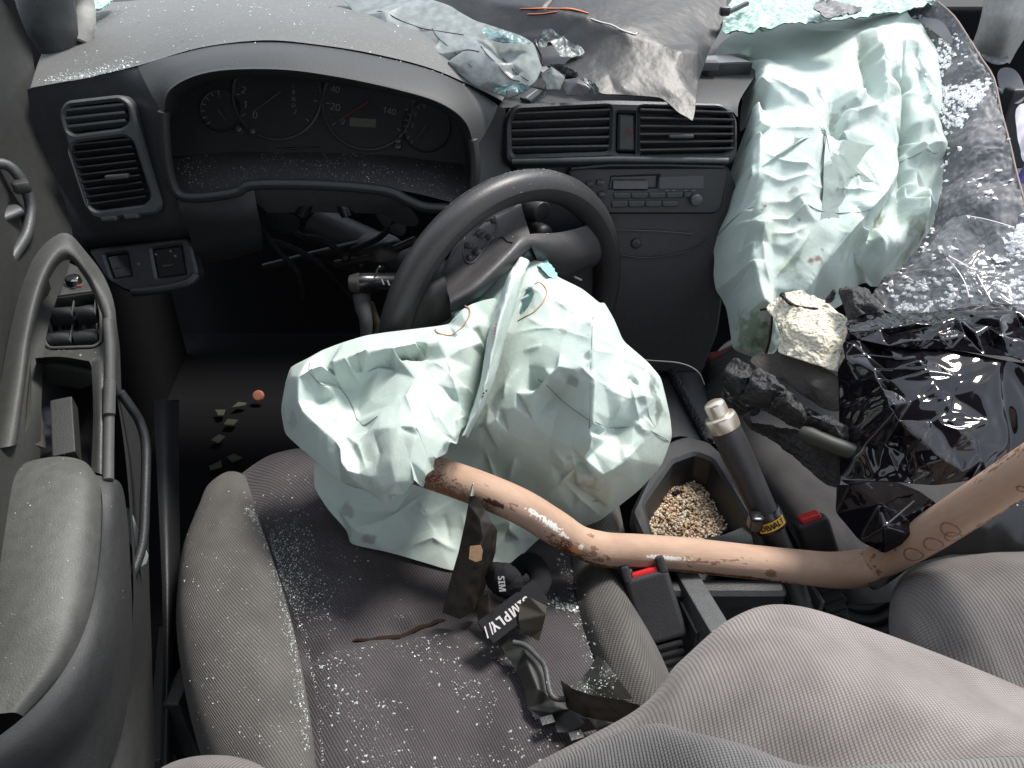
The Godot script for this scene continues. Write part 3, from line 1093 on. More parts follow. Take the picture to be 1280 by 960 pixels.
	var lo_hole := rounded(Q([-2.9,-51.3,5.9,-43.8,65.0,-41.5,73.0,-47.7,79.1,-113.9,70.1,-122.8,9.3,-125.1,1.4,-117.7]), 0.006)
	var vent := part("side_vent", plate(sv, rounded(Q([-5.7,-10.2,5.6,3.1,71.9,4.6,82.7,-5.1,91.3,-124.7,83.0,-134.6,8.4,-135.8,-1.4,-128.1]), 0.008), 0.03, 0.003, [up_hole, lo_hole]), M.plastic_grey, d)
	part("vent_duct", plate(sv.translated_local(Vector3(0, 0, -0.028)), Q([-3.4,-8.6,79.6,-2.2,87.1,-130.1,-0.5,-132.1]), 0.004, 0.001), M.gloss_black, vent)
	var a := P([-535,792,-923,-460,798,-928,-536,765,-917,-462,772,-921,-534,753,-914,-460,759,-918,-525,677,-895,-451,686,-900])
	slats(vent, M.plastic_grey, a[0], a[1], a[2], a[3], 3, 0.012, 0.004, 0.5)
	slats(vent, M.plastic, a[4], a[5], a[6], a[7], 9, 0.014, 0.0025, 0.45)
	part("vent_tab", rbox(Transform3D(basis_to(sv.basis.z, sv.basis.y), Vector3(-0.4800, 0.7178, -0.8976)), Vector3(0.028, 0.006, 0.01), 0.002), M.plastic_grey, vent)
	part("vent_wheel", rbox(Transform3D(basis_to(sv.basis.z, sv.basis.y), Vector3(-0.4991, 0.6684, -0.8885)), Vector3(0.02, 0.006, 0.012), 0.002), M.plastic_grey, vent)
	part("vent_wheel", rbox(Transform3D(basis_to(sv.basis.z, sv.basis.y), Vector3(-0.4714, 0.6709, -0.8902)), Vector3(0.018, 0.006, 0.012), 0.002), M.plastic_grey, vent)
	# switch panel under the side vents
	var sw := Transform3D(Vector3(0.9941, 0.0772, -0.0762), Vector3(-0.1050, 0.8616, -0.4967), Vector3(0.0273, 0.5017, 0.8646), Vector3(-0.5455, 0.6266, -0.9000))
	var sp := part("switch_panel", plate(sw, rounded(Q([-2.6,-3.8,129.1,-0.8,135.1,-50.9,117.3,-61.5,42.8,-64.2,16.5,-44.9]), 0.008), 0.025, 0.003, [rounded(Q([18.7,-13.2,47.6,-12.0,49.6,-43.2,24.8,-44.7]), 0.003), rounded(Q([79.5,-11.2,117.7,-9.9,118.9,-48.2,81.7,-49.6]), 0.003)]), M.plastic, d)
	part("switch", plate(sw.translated_local(Vector3(0, 0, -0.006)), rounded(Q([19.6,-14.3,46.4,-13.0,48.7,-42.0,25.9,-43.8]), 0.002), 0.01, 0.001), M.gloss_black, sp)
	part("switch", plate(sw.translated_local(Vector3(0, 0, -0.002)), rounded(Q([54.4,-14.8,73.9,-14.7,73.0,-52.8,54.5,-53.0]), 0.002), 0.006, 0.001), M.plastic, sp)
	part("switch", plate(sw.translated_local(Vector3(0, 0, -0.004)), rounded(Q([80.4,-12.3,116.5,-10.8,118.1,-47.1,82.8,-48.7]), 0.002), 0.01, 0.001), M.gloss_black, sp)
	for q in [Vector3(-0.4816, 0.6069, -0.8894), Vector3(-0.4608, 0.6157, -0.8998), Vector3(-0.4422, 0.6190, -0.9023), Vector3(-0.4362, 0.6136, -0.8994)]: part("marker", box_at(q, Vector3(0.0028, 0.0028, 0.0012), 0.0008), M.grey_ink, sp)
	part("marker", bar(Vector3(-0.4529, 0.6022, -0.8922), Vector3(-0.4396, 0.6039, -0.8936), 0.003, 0.001), M.dim_ink, sp)
	part("marker", bar(Vector3(-0.5184, 0.5995, -0.8909), Vector3(-0.5071, 0.6011, -0.8922), 0.002, 0.001), M.dim_ink, sp)
	part("panel_lip", tube(spline(P([-490,575,-872,-454,579,-872,-418,586,-877,-408,594,-885]), 4), 0.006, 8), M.plastic, sp)
	# middle: vents, hazard switch, radio
	var st := Transform3D(Vector3(1.0000, 0.0000, 0.0000), Vector3(0.0000, 0.9867, -0.1627), Vector3(-0.0000, 0.1627, 0.9867), Vector3(-0.0082, 0.7638, -0.9850))
	var hole_l := rounded(Q([7.2,-1.9,16.4,10.6,133.5,16.4,134.3,-39.4,8.2,-43.4]), 0.006)
	var hole_r := rounded(Q([170.2,15.4,273.3,13.5,290.0,1.9,294.4,-35.4,284.7,-41.4,173.2,-43.4]), 0.006)
	var hole_h := rounded(Q([142.1,8.7,167.7,7.7,172.1,-42.4,143.8,-41.4]), 0.004)
	var face := part("centre_panel", plate(st, rounded(Q([-2.3,-49.5,-2.1,-0.0,10.2,18.3,135.1,23.0,277.8,19.2,297.2,1.9,303.4,-49.5,289.7,-57.6,8.2,-59.6]), 0.010), 0.05, 0.004, [hole_l, hole_r, hole_h]), M.plastic, d)
	part("vent_duct", plate(st.translated_local(Vector3(0, 0, -0.045)), Q([2.1,9.7,291.7,13.5,299.2,-49.5,1.9,-53.5]), 0.004, 0.001), M.gloss_black, face)
	var b := P([0,771,-998,127,776,-999,-1,719,-990,128,721,-990,163,778,-994,283,774,-994,166,719,-985,289,722,-985])
	slats(face, M.plastic_grey, b[0], b[1], b[2], b[3], 5, 0.018, 0.003, 0.5)
	slats(face, M.hood_dusty, b[4], b[5], b[6], b[7], 6, 0.016, 0.003, 0.35)
	part("vent_tab", rbox(st * Transform3D(Basis(), st.affine_inverse() * Vector3(0.2182, 0.7446, -0.9818)), Vector3(0.032, 0.005, 0.01), 0.002), M.plastic_grey, face)
	part("hazard_button", plate(st.translated_local(Vector3(0, 0, -0.001)), rounded(Q([144.2,6.8,165.7,5.8,169.8,-39.4,145.7,-38.4]), 0.003), 0.02, 0.003), M.plastic, face)
	var tri_o := Q([158.4,-7.8,165.3,-18.6,152.9,-18.6])
	part("hazard_triangle", plate(st.translated_local(Vector3(0, 0, 0.0006)), tri_o, 0.0008, 0.0001, [inset(ccw(tri_o), 0.0012)]), M.needle_red, face)
	part("hazard_triangle", plate(st.translated_local(Vector3(0, 0, 0.0006)), inset(ccw(tri_o), 0.0021), 0.0008, 0.0001, [inset(ccw(tri_o), 0.0029)]), M.needle_red, face)
	part("panel_ridge", tube(P([0,713,-975,136,717,-974,282,715,-975]), 0.004, 8), M.plastic_grey, face)
	var lower := part("lower_panel", plate(st.translated_local(Vector3(0, 0, -0.012)), rounded(Q([8.2,-55.5,293.6,-55.5,311.6,-90.5,309.9,-165.8,307.7,-293.9,291.2,-356.5,196.8,-356.5,111.9,-293.9,63.5,-188.2]), 0.01), 0.03, 0.003), M.plastic_dark, d)
	part("panel_line", tube(P([140,621,-971,197,620,-970,250,616,-970]), 0.0013, 6), M.plastic_grey, lower)
	part("panel_line", tube(spline(P([144,588,-965,189,583,-964,244,592,-966,270,608,-968]), 4), 0.0012, 6), M.plastic, lower)
	part("lighter_socket", lathe(st * Transform3D(Basis(), st.affine_inverse() * Vector3(0.1716, 0.6021, -0.9705)), [[0.0, 0.004], [0.0055, 0.004], [0.007, 0.003], [0.007, 0.0]], 18), M.plastic_dark, lower)
	part("symbol", lathe(st * Transform3D(Basis(), st.affine_inverse() * Vector3(0.1704, 0.6048, -0.9638)), [[0.003, 0.0006], [0.0042, 0.0006], [0.0042, 0.0]], 12), M.dim_ink, lower)
	var radio := part("radio", plate(st, rounded(Q([80.9,-63.7,92.3,-58.6,286.5,-57.6,294.6,-63.7,289.7,-113.7,280.7,-120.1,121.3,-120.1,102.8,-113.7]), 0.006), 0.03, 0.003, [Q([140.3,-71.9,201.4,-69.8,201.6,-86.4,137.9,-87.4])]), M.plastic_dark, d)
	part("radio_brow", tube(P([78,704,-974,126,709,-973,199,709,-974,278,707,-975]), 0.0022, 8), M.lip, radio)
	part("cassette_slot", plate(st.translated_local(Vector3(0, 0, -0.01)), Q([136.9,-68.8,204.3,-66.7,206.1,-89.5,135.9,-90.5]), 0.005, 0.001), M.gloss_black, radio)
	part("cassette_flap", rbox(Transform3D(Basis(st.basis.x, st.basis.y.rotated(st.basis.x, -0.5), st.basis.z.rotated(st.basis.x, -0.5)), Vector3(0.1574, 0.6828, -0.9747)), Vector3(0.046, 0.012, 0.002), 0.0008, 1), M.plastic_grey, radio)
	part("radio_display", plate(st.translated_local(Vector3(0, 0, 0.0012)), rounded(Q([202.5,-70.9,261.4,-68.8,263.2,-86.4,202.7,-86.4]), 0.001), 0.003, 0.0006), M.gauge_ring, radio)
	for row in [[[142.4,-91.6,236.0,-90.5,236.7,-97.9,142.8,-98.9]], [[140.8,-102.1,230.6,-102.1,231.3,-109.5,140.2,-110.5]]]:
		var q := Q(row[0])
		for k in 4:
			var l := q[0].lerp(q[1], (k + 0.06) / 4.0)
			var r := q[0].lerp(q[1], (k + 0.94) / 4.0)
			var l2 := q[3].lerp(q[2], (k + 0.06) / 4.0)
			var r2 := q[3].lerp(q[2], (k + 0.94) / 4.0)
			part("radio_button", plate(st.translated_local(Vector3(0, 0, 0.0035)), PackedVector2Array([l, r, r2, l2]), 0.004, 0.0012), M.plastic, radio)
	for q in [Vector3(0.1163, 0.6874, -0.9704), Vector3(0.1191, 0.6721, -0.9678), Vector3(0.1209, 0.6575, -0.9655), Vector3(0.1026, 0.6854, -0.9700), Vector3(0.1043, 0.6700, -0.9675), Vector3(0.2330, 0.6721, -0.9678)]: part("radio_button", rbox(Transform3D(st.basis, q), Vector3(0.009, 0.007, 0.005), 0.0012, 1), M.plastic, radio)
	part("radio_knob", lathe(st * Transform3D(Basis(), st.affine_inverse() * Vector3(0.2447, 0.6652, -0.9687)), [[0.0, 0.011], [0.0065, 0.011], [0.0078, 0.0095], [0.0085, 0.0]], 22), M.plastic_grey, radio)
	for q in [Vector3(0.2057, 0.6775, -0.9677), Vector3(0.2142, 0.6775, -0.9677), Vector3(0.2301, 0.6775, -0.9677), Vector3(0.2407, 0.6775, -0.9677), Vector3(0.1197, 0.6734, -0.9640), Vector3(0.1190, 0.6887, -0.9665)]: part("radio_mark", rbox(Transform3D(st.basis, q), Vector3(0.004, 0.0012, 0.0008), 0.0003, 1), M.grey_ink, radio)
	# a black catch box on the pad beside the airbag
	var cb := part("pad_bracket", bar(Vector3(0.2641, 0.8008, -1.1346), Vector3(0.3306, 0.7990, -1.1572), 0.06, 0.02), M.gloss_black, d)
	part("bracket_lug", bar(Vector3(0.2601, 0.8074, -1.1090), Vector3(0.2857, 0.8074, -1.1090), 0.02, 0.012), M.plastic_grey, cb)

# ---------------------------------------------------------------- steering wheel
func wheel() -> void:
	var t := Transform3D(Vector3(0.4873, 0.7957, -0.3598), Vector3(-0.6047, 0.6047, 0.5182), Vector3(0.6299, -0.0350, 0.7759), Vector3(-0.0020, 0.5460, -0.8500))
	var w := thing("steering_wheel", "worn black steering wheel, turned and tilted, its horn cover burst open by the airbag", "steering wheel", t.origin)
	var ring := PackedVector3Array()
	for k in 72: ring.append(t * Vector3(cos(TAU * k / 72) * 0.175, sin(TAU * k / 72) * 0.175, 0))
	part("rim", tube(ring, 0.0188, 18, true), M.wheel_dusty, w)
	part("spoke", surf([P([14,672,-826,30,669,-837,59,658,-869,98,648,-919,127,649,-950]), P([19,669,-817,38,660,-831,63,646,-859,98,631,-910,131,626,-946]), P([27,648,-825,49,633,-843,70,620,-869,103,609,-914,135,601,-951]), P([40,603,-861,62,594,-876,79,593,-896,110,587,-934,139,579,-963]), P([47,579,-896,69,570,-914,87,573,-929,115,575,-954,141,571,-975])], 5, 5), M.wheel_skin, w)
	part("spoke", surf([P([-76,647,-765,-94,641,-756,-110,626,-754,-126,610,-746]), P([-73,647,-752,-89,635,-747,-105,616,-751,-122,598,-745]), P([-71,617,-755,-84,606,-753,-98,591,-757,-115,578,-751]), P([-70,584,-780,-83,576,-775,-95,566,-774,-113,563,-759])], 5, 5), M.wheel_skin, w)
	part("spoke", surf([P([0,700,-832,9,707,-844,14,714,-853]), P([-27,698,-805,-25,707,-814,-25,715,-821]), P([-50,679,-792,-56,687,-792,-62,696,-792])], 4, 4), M.wheel_skin, w)
	var tp := Transform3D(Vector3(0.9002, 0.1553, -0.4069), Vector3(-0.4315, 0.4451, -0.7847), Vector3(0.0592, 0.8819, 0.4677), Vector3(-0.0808, 0.6456, -0.7774))
	var pad := surf([P([-83,637,-796,-70,653,-827,-53,669,-858,-28,680,-884,-8,685,-896,8,689,-904]),
		P([-80,643,-779,-67,658,-807,-49,673,-837,-25,685,-863,-6,690,-875,10,692,-885]),
		P([-75,638,-762,-56,650,-783,-37,664,-811,-17,675,-835,1,682,-852,14,684,-861]),
		P([-71,634,-748,-51,645,-767,-31,657,-791,-11,668,-813,6,675,-830,19,675,-840]),
		P([-68,633,-734,-46,644,-747,-25,656,-768,-5,666,-790,9,672,-809,22,670,-823]),
		P([-68,627,-731,-42,638,-742,-21,650,-762,-2,660,-785,12,665,-804,24,664,-820]),
		P([-68,618,-735,-41,626,-749,-20,637,-770,0,648,-792,14,655,-812,26,658,-827]),
		P([-70,607,-753,-42,612,-771,-21,623,-795,0,634,-818,14,643,-836,26,649,-844])], 6, 6)
	pad.normals()
	var hp := part("horn_cover", pad, M.wheel_skin, w)
	part("cover_line", tube(stick(tp, pad, spline(P([-50,653,-783,-28,665,-808,-13,671,-821,-6,666,-813,0,663,-808]), 3), 0.0004), 0.0008, 6), M.gloss_black, hp)
	var bosses := P([-30,685,-851,-22,682,-847,-44,676,-832,-36,673,-828,-25,669,-823,-50,665,-812,-40,660,-803,-49,656,-795])
	var size := [0.0075, 0.0045, 0.008, 0.0075, 0.0065, 0.006, 0.007, 0.005]
	for k in bosses.size():
		var at := stick(tp, pad, PackedVector3Array([bosses[k]]), 0.0)[0]
		part("emblem_seat", lathe(Transform3D(tp.basis, at), [[0.0, 0.0035], [size[k] * 0.55, 0.003], [size[k] * 0.8, 0.0015], [size[k], -0.002]], 16), M.wheel_dusty, hp)
	part("emblem_rim", tube(stick(tp, pad, spline(P([-53,678,-835,-44,683,-846,-31,690,-861,-22,687,-857,-18,681,-845,-19,673,-830,-28,665,-813,-37,657,-798,-46,652,-787,-54,655,-793,-56,666,-812]), 4, true), 0.0006), 0.0013, 6, true), M.wheel_skin, hp)
	part("hub", lathe(t * Transform3D(Basis(), Vector3(0, 0, -0.02)), [[0.0, 0.02], [0.062, 0.02], [0.07, 0.014], [0.072, -0.02], [0.05, -0.05]], 26), M.gloss_black, w)
	part("cover_hinge", bar(Vector3(0.0142, 0.6547, -0.8273), Vector3(0.0495, 0.5878, -0.8770), 0.02, 0.012, t.basis.z), M.gloss_black, w)
	part("bright_clip", bar(Vector3(0.0862, 0.5636, -0.9440), Vector3(0.0974, 0.5543, -0.9535), 0.004, 0.003), M.white_ink, w)
	# column
	var c := thing("steering_column", "dark broken steering column under the instruments with its indicator stalk", "steering column", Vector3(-0.1363, 0.5668, -0.9800))
	part("column_tube", tube(PackedVector3Array([t.origin - t.basis.z * 0.05, Vector3(-0.1475, 0.5160, -1.0500), Vector3(-0.3121, 0.5478, -1.1500)]), [0.035, 0.04, 0.04], 14), M.plastic_dark, c)
	part("ignition_barrel", lathe(Transform3D(t.basis, Vector3(0.0321, 0.6642, -0.9316)), [[0.0, 0.012], [0.012, 0.012], [0.014, 0.01], [0.0145, 0.0], [0.019, -0.004], [0.019, -0.04]], 18), M.plastic_dark, c)
	part("ignition_barrel", lathe(Transform3D(t.basis, Vector3(0.0407, 0.6260, -0.9455)), [[0.0, 0.008], [0.011, 0.008], [0.013, 0.0], [0.013, -0.03]], 16), M.plastic_dark, c)
	part("column_rod", tube(P([-389,516,-1080,-299,547,-1060,-226,572,-1040]), 0.007, 8), M.dark_metal, c)
	part("column_rod", tube(P([-255,558,-1000,-192,577,-980,-134,603,-980]), 0.006, 8), M.dark_metal, c)
	part("column_bracket", cloth(Transform3D(), P([-231,593,-1020,-184,605,-1020,-152,599,-990,-157,577,-970,-197,571,-970,-221,573,-1000,-184,598,-975]), 6, 3, {"thick": 0.01, "crease": 0.003, "seed": 3}), M.trim_brown, c)
	part("column_bracket", cloth(Transform3D(), P([-192,650,-970,-160,654,-960,-137,638,-950,-147,611,-960,-175,624,-970,-166,641,-955]), 5, 3, {"thick": 0.01, "crease": 0.002, "seed": 4}), M.plastic_grey, c)
	part("column_arch", tube(spline(P([-272,658,-930,-262,674,-930,-241,681,-930,-221,675,-930,-214,658,-930]), 4), 0.009, 8), M.gloss_black, c)
	for q in [[-347,650,-970,-351,607,-1000,-338,564,-1020,-319,536,-1020,-319,489,-1030], [-313,651,-980,-310,596,-1020,-271,595,-1000,-244,573,-1000,-227,539,-1000], [-146,661,-940,-168,624,-970,-190,603,-980,-229,580,-1000], [-363,583,-1030,-330,573,-1030,-287,545,-1030,-245,489,-1030]]: part("loom", tube(spline(P(q), 4), 0.0045, 8), M.rubber, c)
	part("hanging_trim", cloth(Transform3D(), P([-332,658,-950,-307,655,-950,-287,647,-960,-287,622,-980,-318,600,-1000,-333,622,-980,-310,636,-960]), 6, 3, {"thick": 0.006, "crease": 0.003, "seed": 8}), M.plastic_dark, c)
	part("hanging_trim", cloth(Transform3D(), P([-183,675,-930,-144,681,-920,-123,668,-920,-119,637,-940,-144,635,-950,-168,647,-950,-149,667,-925]), 6, 3, {"thick": 0.006, "crease": 0.002, "seed": 9}), M.plastic_grey, c)
	for q in [Vector3(-0.2375, 0.5722, -0.9900), Vector3(-0.2158, 0.5624, -0.9900), Vector3(-0.1863, 0.5639, -0.9700)]: part("bolt", lathe(Transform3D(t.basis, q), [[0.0, 0.006], [0.006, 0.005], [0.007, 0.0]], 8), M.dark_metal, c)
	var s := part("indicator_stalk", tube(P([-191,612,-821,-182,612,-821,-166,608,-830,-140,601,-850]), [0.0095, 0.0125, 0.0125, 0.011], 14), M.gloss_black, c)
	part("stalk_end", tube(P([-195,611,-821,-184,612,-821]), [0.0105, 0.013], 14), M.trim_brown, s)
	part("stalk_mark", bar(Vector3(-0.1555, 0.6212, -0.8128), Vector3(-0.1526, 0.6156, -0.8092), 0.002, 0.001), M.grey_ink, s)
	part("stalk_mark", bar(Vector3(-0.1490, 0.6199, -0.8132), Vector3(-0.1461, 0.6143, -0.8095), 0.002, 0.001), M.grey_ink, s)
	part("stalk_arm", tube(spline(P([-184,596,-823,-182,582,-814,-178,566,-803,-181,532,-793]), 3), [0.011, 0.011, 0.010, 0.010, 0.009, 0.008, 0.008, 0.007, 0.007, 0.007], 10), M.plastic_grey, c)
	part("stalk_arm", tube(P([-176,583,-826,-168,559,-816,-170,535,-807]), 0.006, 8), M.bracket_paint, c)
	part("wire", tube(spline(P([-165,619,-826,-162,627,-825,-158,633,-823]), 3), 0.0012, 6), M.cream_wire, c)

# ---------------------------------------------------------------- seats
func seat_uv(g: G, turn: float) -> G:
	for i in g.uv.size(): g.uv[i] = g.uv[i].rotated(turn)
	return g

func dent(g: G, a: Vector3, b: Vector3, width: float, deep: float) -> void:
	for i in g.v.size():
		var q := Geometry3D.get_closest_point_to_segment(g.v[i], a, b)
		g.v[i] += Vector3.DOWN * deep * exp(-q.distance_squared_to(g.v[i]) / (width * width))
	g.n.clear()

func driver_seat() -> void:
	var s := thing("driver_car_seat", "grey ribbed cloth driver's seat sprinkled with broken glass under the airbag", "car seat", Vector3(-0.0917, 0.1500, -0.7199))
	# cushion: left bolster, middle, right bolster
	var lb := surf([P([-482,220,-844,-432,300,-764,-386,375,-690,-372,400,-697,-351,410,-710,-332,405,-711,-327,392,-707]),
		P([-473,200,-780,-420,300,-683,-378,375,-615,-347,412,-595,-303,428,-589,-278,420,-599,-279,400,-612]),
		P([-426,200,-638,-384,300,-570,-352,370,-523,-317,415,-495,-261,436,-485,-226,424,-496,-227,400,-510]),
		P([-376,200,-535,-339,300,-477,-312,370,-438,-279,415,-413,-222,438,-401,-190,424,-411,-191,398,-427]),
		P([-327,200,-457,-295,300,-404,-270,370,-367,-238,415,-344,-192,438,-332,-164,424,-339,-164,398,-351]),
		P([-261,200,-360,-237,300,-318,-216,370,-289,-191,415,-271,-163,438,-261,-143,424,-266,-143,398,-276])], 9, 7)
	part("seat_bolster", seat_uv(lb, 0.5), M.seat_bolster, s, "left side bolster of the seat cushion, a lighter grey")
	var mid := surf([P([-384,250,-811,-346,250,-883,-238,250,-902,-101,250,-912,25,250,-902,103,250,-864]),
		P([-345,385,-737,-313,385,-778,-237,385,-797,-119,385,-804,0,385,-790,76,385,-724]),
		P([-318,400,-680,-285,410,-710,-210,410,-728,-106,408,-737,0,408,-725,74,396,-689]),
		P([-278,402,-610,-245,412,-608,-180,408,-617,-87,404,-625,4,408,-612,64,400,-597]),
		P([-226,402,-508,-193,410,-504,-138,402,-515,-66,397,-521,16,402,-511,68,400,-503]),
		P([-190,400,-425,-159,410,-421,-107,404,-429,-41,400,-434,33,405,-425,82,400,-425]),
		P([-164,400,-349,-132,408,-347,-84,402,-354,-24,400,-356,43,405,-349,97,400,-356]),
		P([-143,400,-275,-110,408,-274,-66,402,-279,-12,400,-281,48,405,-275,97,400,-281])], 14, 14)
	dent(mid, Vector3(-0.1897, 0.4050, -0.4491), Vector3(-0.1101, 0.4000, -0.4835), 0.010, 0.010)
	dent(mid, Vector3(-0.1101, 0.4000, -0.4835), Vector3(-0.0325, 0.4000, -0.5122), 0.010, 0.010)
	part("seat_panel", seat_uv(mid, 0.4), M.seat_panel, s, "dark middle of the seat cushion with a split seam")
	part("split_seam", tube(stick_down(mid, spline(P([-154,400,-467,-132,400,-475,-110,400,-483,-88,400,-494,-68,400,-503]), 4), 0.0005), [0.0012, 0.0016, 0.002, 0.002, 0.0026, 0.003, 0.003, 0.003, 0.003, 0.003, 0.003, 0.003, 0.003, 0.0028, 0.0028, 0.0025, 0.002], 6, false, 0.5), M.dull_brown, s)
	var rb := surf([P([71,395,-706,87,410,-692,111,415,-680,129,385,-687,147,300,-749,165,200,-830]),
		P([65,400,-597,80,418,-584,105,424,-578,130,385,-600,151,300,-662,172,200,-734]),
		P([68,400,-503,81,420,-491,108,428,-488,137,385,-515,159,300,-570,178,200,-632]),
		P([83,398,-427,95,420,-414,121,430,-412,149,385,-438,171,300,-485,192,200,-535]),
		P([98,398,-358,110,420,-347,135,430,-345,163,385,-367,186,300,-406,209,200,-448]),
		P([109,398,-282,118,420,-274,139,430,-272,164,385,-289,186,300,-318,210,200,-352])], 8, 7)
	part("seat_bolster", seat_uv(rb, -0.6), M.seat_bolster, s)
	# backrest: the big right wing, the middle below, the tip of the left wing
	var wing := surf([P([-43,475,-256,-47,459,-269,-51,441,-281,-52,420,-291,-53,350,-317]),
		P([19,525,-270,17,508,-282,16,485,-297,18,454,-313,27,386,-340]),
		P([82,563,-276,85,551,-293,89,527,-313,93,492,-332,111,419,-362]),
		P([108,574,-266,117,573,-298,121,553,-332,124,515,-353,143,430,-381]),
		P([139,576,-256,156,584,-296,163,570,-343,164,546,-373,189,450,-406]),
		P([175,576,-243,205,587,-287,212,570,-343,209,551,-382,243,441,-412]),
		P([233,588,-239,262,582,-277,278,552,-332,278,534,-371,325,423,-401]),
		P([290,600,-235,318,573,-266,353,528,-314,370,504,-352,429,388,-378]),
		P([339,609,-223,377,567,-255,427,506,-299,451,477,-328,524,353,-355]),
		P([392,618,-205,439,574,-236,499,509,-277,547,455,-314,635,318,-332])], 9, 9)
	part("backrest_wing", seat_uv(wing, 1.57), M.seat_back, s, "light grey right wing of the driver's backrest nearest the camera")
	part("backrest_middle", seat_uv(surf([P([-43,476,-256,19,526,-271,82,563,-277,108,574,-266,139,577,-256,175,576,-243,233,588,-239,290,600,-235,339,610,-224]),
		P([-47,482,-242,18,538,-251,80,575,-260,107,585,-251,137,587,-241,172,587,-230,227,597,-227,281,609,-223,327,620,-213]),
		P([-59,459,-197,14,515,-209,82,554,-217,110,570,-210,137,577,-202,172,580,-192,220,591,-188,266,605,-185,309,616,-180]),
		P([-72,385,-102,9,433,-108,86,478,-114,119,492,-111,147,506,-108,177,519,-105,215,533,-102,252,550,-101,285,566,-100])], 7, 6), 0.1), M.seat_back_mid, s)
	part("backrest_wing", seat_uv(surf([P([-295,428,-296,-266,440,-316,-234,439,-327,-193,441,-317,-156,428,-296]), P([-279,458,-280,-248,482,-296,-213,489,-300,-179,483,-296,-145,469,-275]), P([-263,466,-250,-229,499,-259,-193,516,-258,-162,509,-254,-134,492,-243]), P([-247,439,-196,-215,459,-197,-181,479,-198,-149,487,-191,-123,475,-184])], 5, 6), 1.57), M.seat_back, s)
	# runner and bracket by the door side
	var rl := thing("seat_rail", "dark steel seat rail on the floor between driver's seat and door", "seat rail", Vector3(-0.4105, 0.1500, -0.5461))
	part("rail", bar(Vector3(-0.3826, 0.2000, -0.4568), Vector3(-0.4533, 0.1800, -0.6542), 0.03, 0.03), M.plastic_dark, rl)
	part("rail_foot", box_at(Vector3(-0.3703, 0.2200, -0.5110), Vector3(0.02, 0.10, 0.05), 0.004), M.plastic_dark, rl)

static func stick_down(g: G, pts: PackedVector3Array, off: float) -> PackedVector3Array:
	var r := PackedVector3Array()
	for p in pts:
		var best := 1e9
		var y := p.y
		for q in g.v:
			var d := Vector2(q.x - p.x, q.z - p.z).length_squared()
			if d < best:
				best = d
				y = q.y
		r.append(Vector3(p.x, y + off, p.z))
	return r

func passenger_seat() -> void:
	var s := thing("passenger_car_seat", "dark grey cloth passenger seat buried under torn black film and rubble", "car seat", Vector3(0.6154, 0.1500, -1.0007))
	part("seat_cushion", seat_uv(surf([P([349,200,-1149,456,200,-1390,655,200,-1499,945,200,-1538,1223,200,-1538,1419,200,-1425]),
		P([297,330,-985,338,350,-1080,500,360,-1169,742,360,-1199,975,350,-1218,1152,330,-1164]),
		P([291,360,-952,326,390,-997,473,395,-1064,682,395,-1091,899,380,-1110,1098,340,-1105]),
		P([289,375,-878,330,400,-872,462,390,-918,631,385,-947,800,380,-944,980,350,-955]),
		P([314,360,-787,349,385,-776,457,375,-803,586,370,-818,724,370,-809,893,350,-817]),
		P([346,340,-685,371,370,-661,450,365,-673,545,360,-685,660,360,-678,812,340,-685]),
		P([361,330,-567,376,370,-539,438,370,-544,510,370,-550,602,360,-553,729,340,-559])], 7, 7), 0.3), M.seat_dark, s)
	part("backrest", seat_uv(surf([P([375,384,-482,385,388,-508,399,391,-535,416,402,-553,445,408,-569,481,414,-574,518,425,-568,571,439,-554,644,450,-525]),
		P([351,419,-445,356,433,-467,365,444,-486,382,453,-503,406,461,-515,438,467,-519,471,477,-513,523,488,-502,587,499,-474]),
		P([344,440,-405,349,464,-427,362,477,-447,379,483,-463,399,488,-472,422,494,-476,447,504,-471,492,515,-460,549,527,-432]),
		P([354,437,-362,360,464,-380,370,482,-397,382,492,-409,397,497,-419,414,503,-423,433,510,-421,468,523,-412,520,535,-390]),
		P([374,412,-310,380,439,-327,386,459,-341,394,475,-351,406,481,-361,416,487,-365,430,495,-364,459,505,-358,502,517,-342])], 7, 7), 1.57), M.seat_back_p, s, "grey passenger backrest showing behind the near wing")

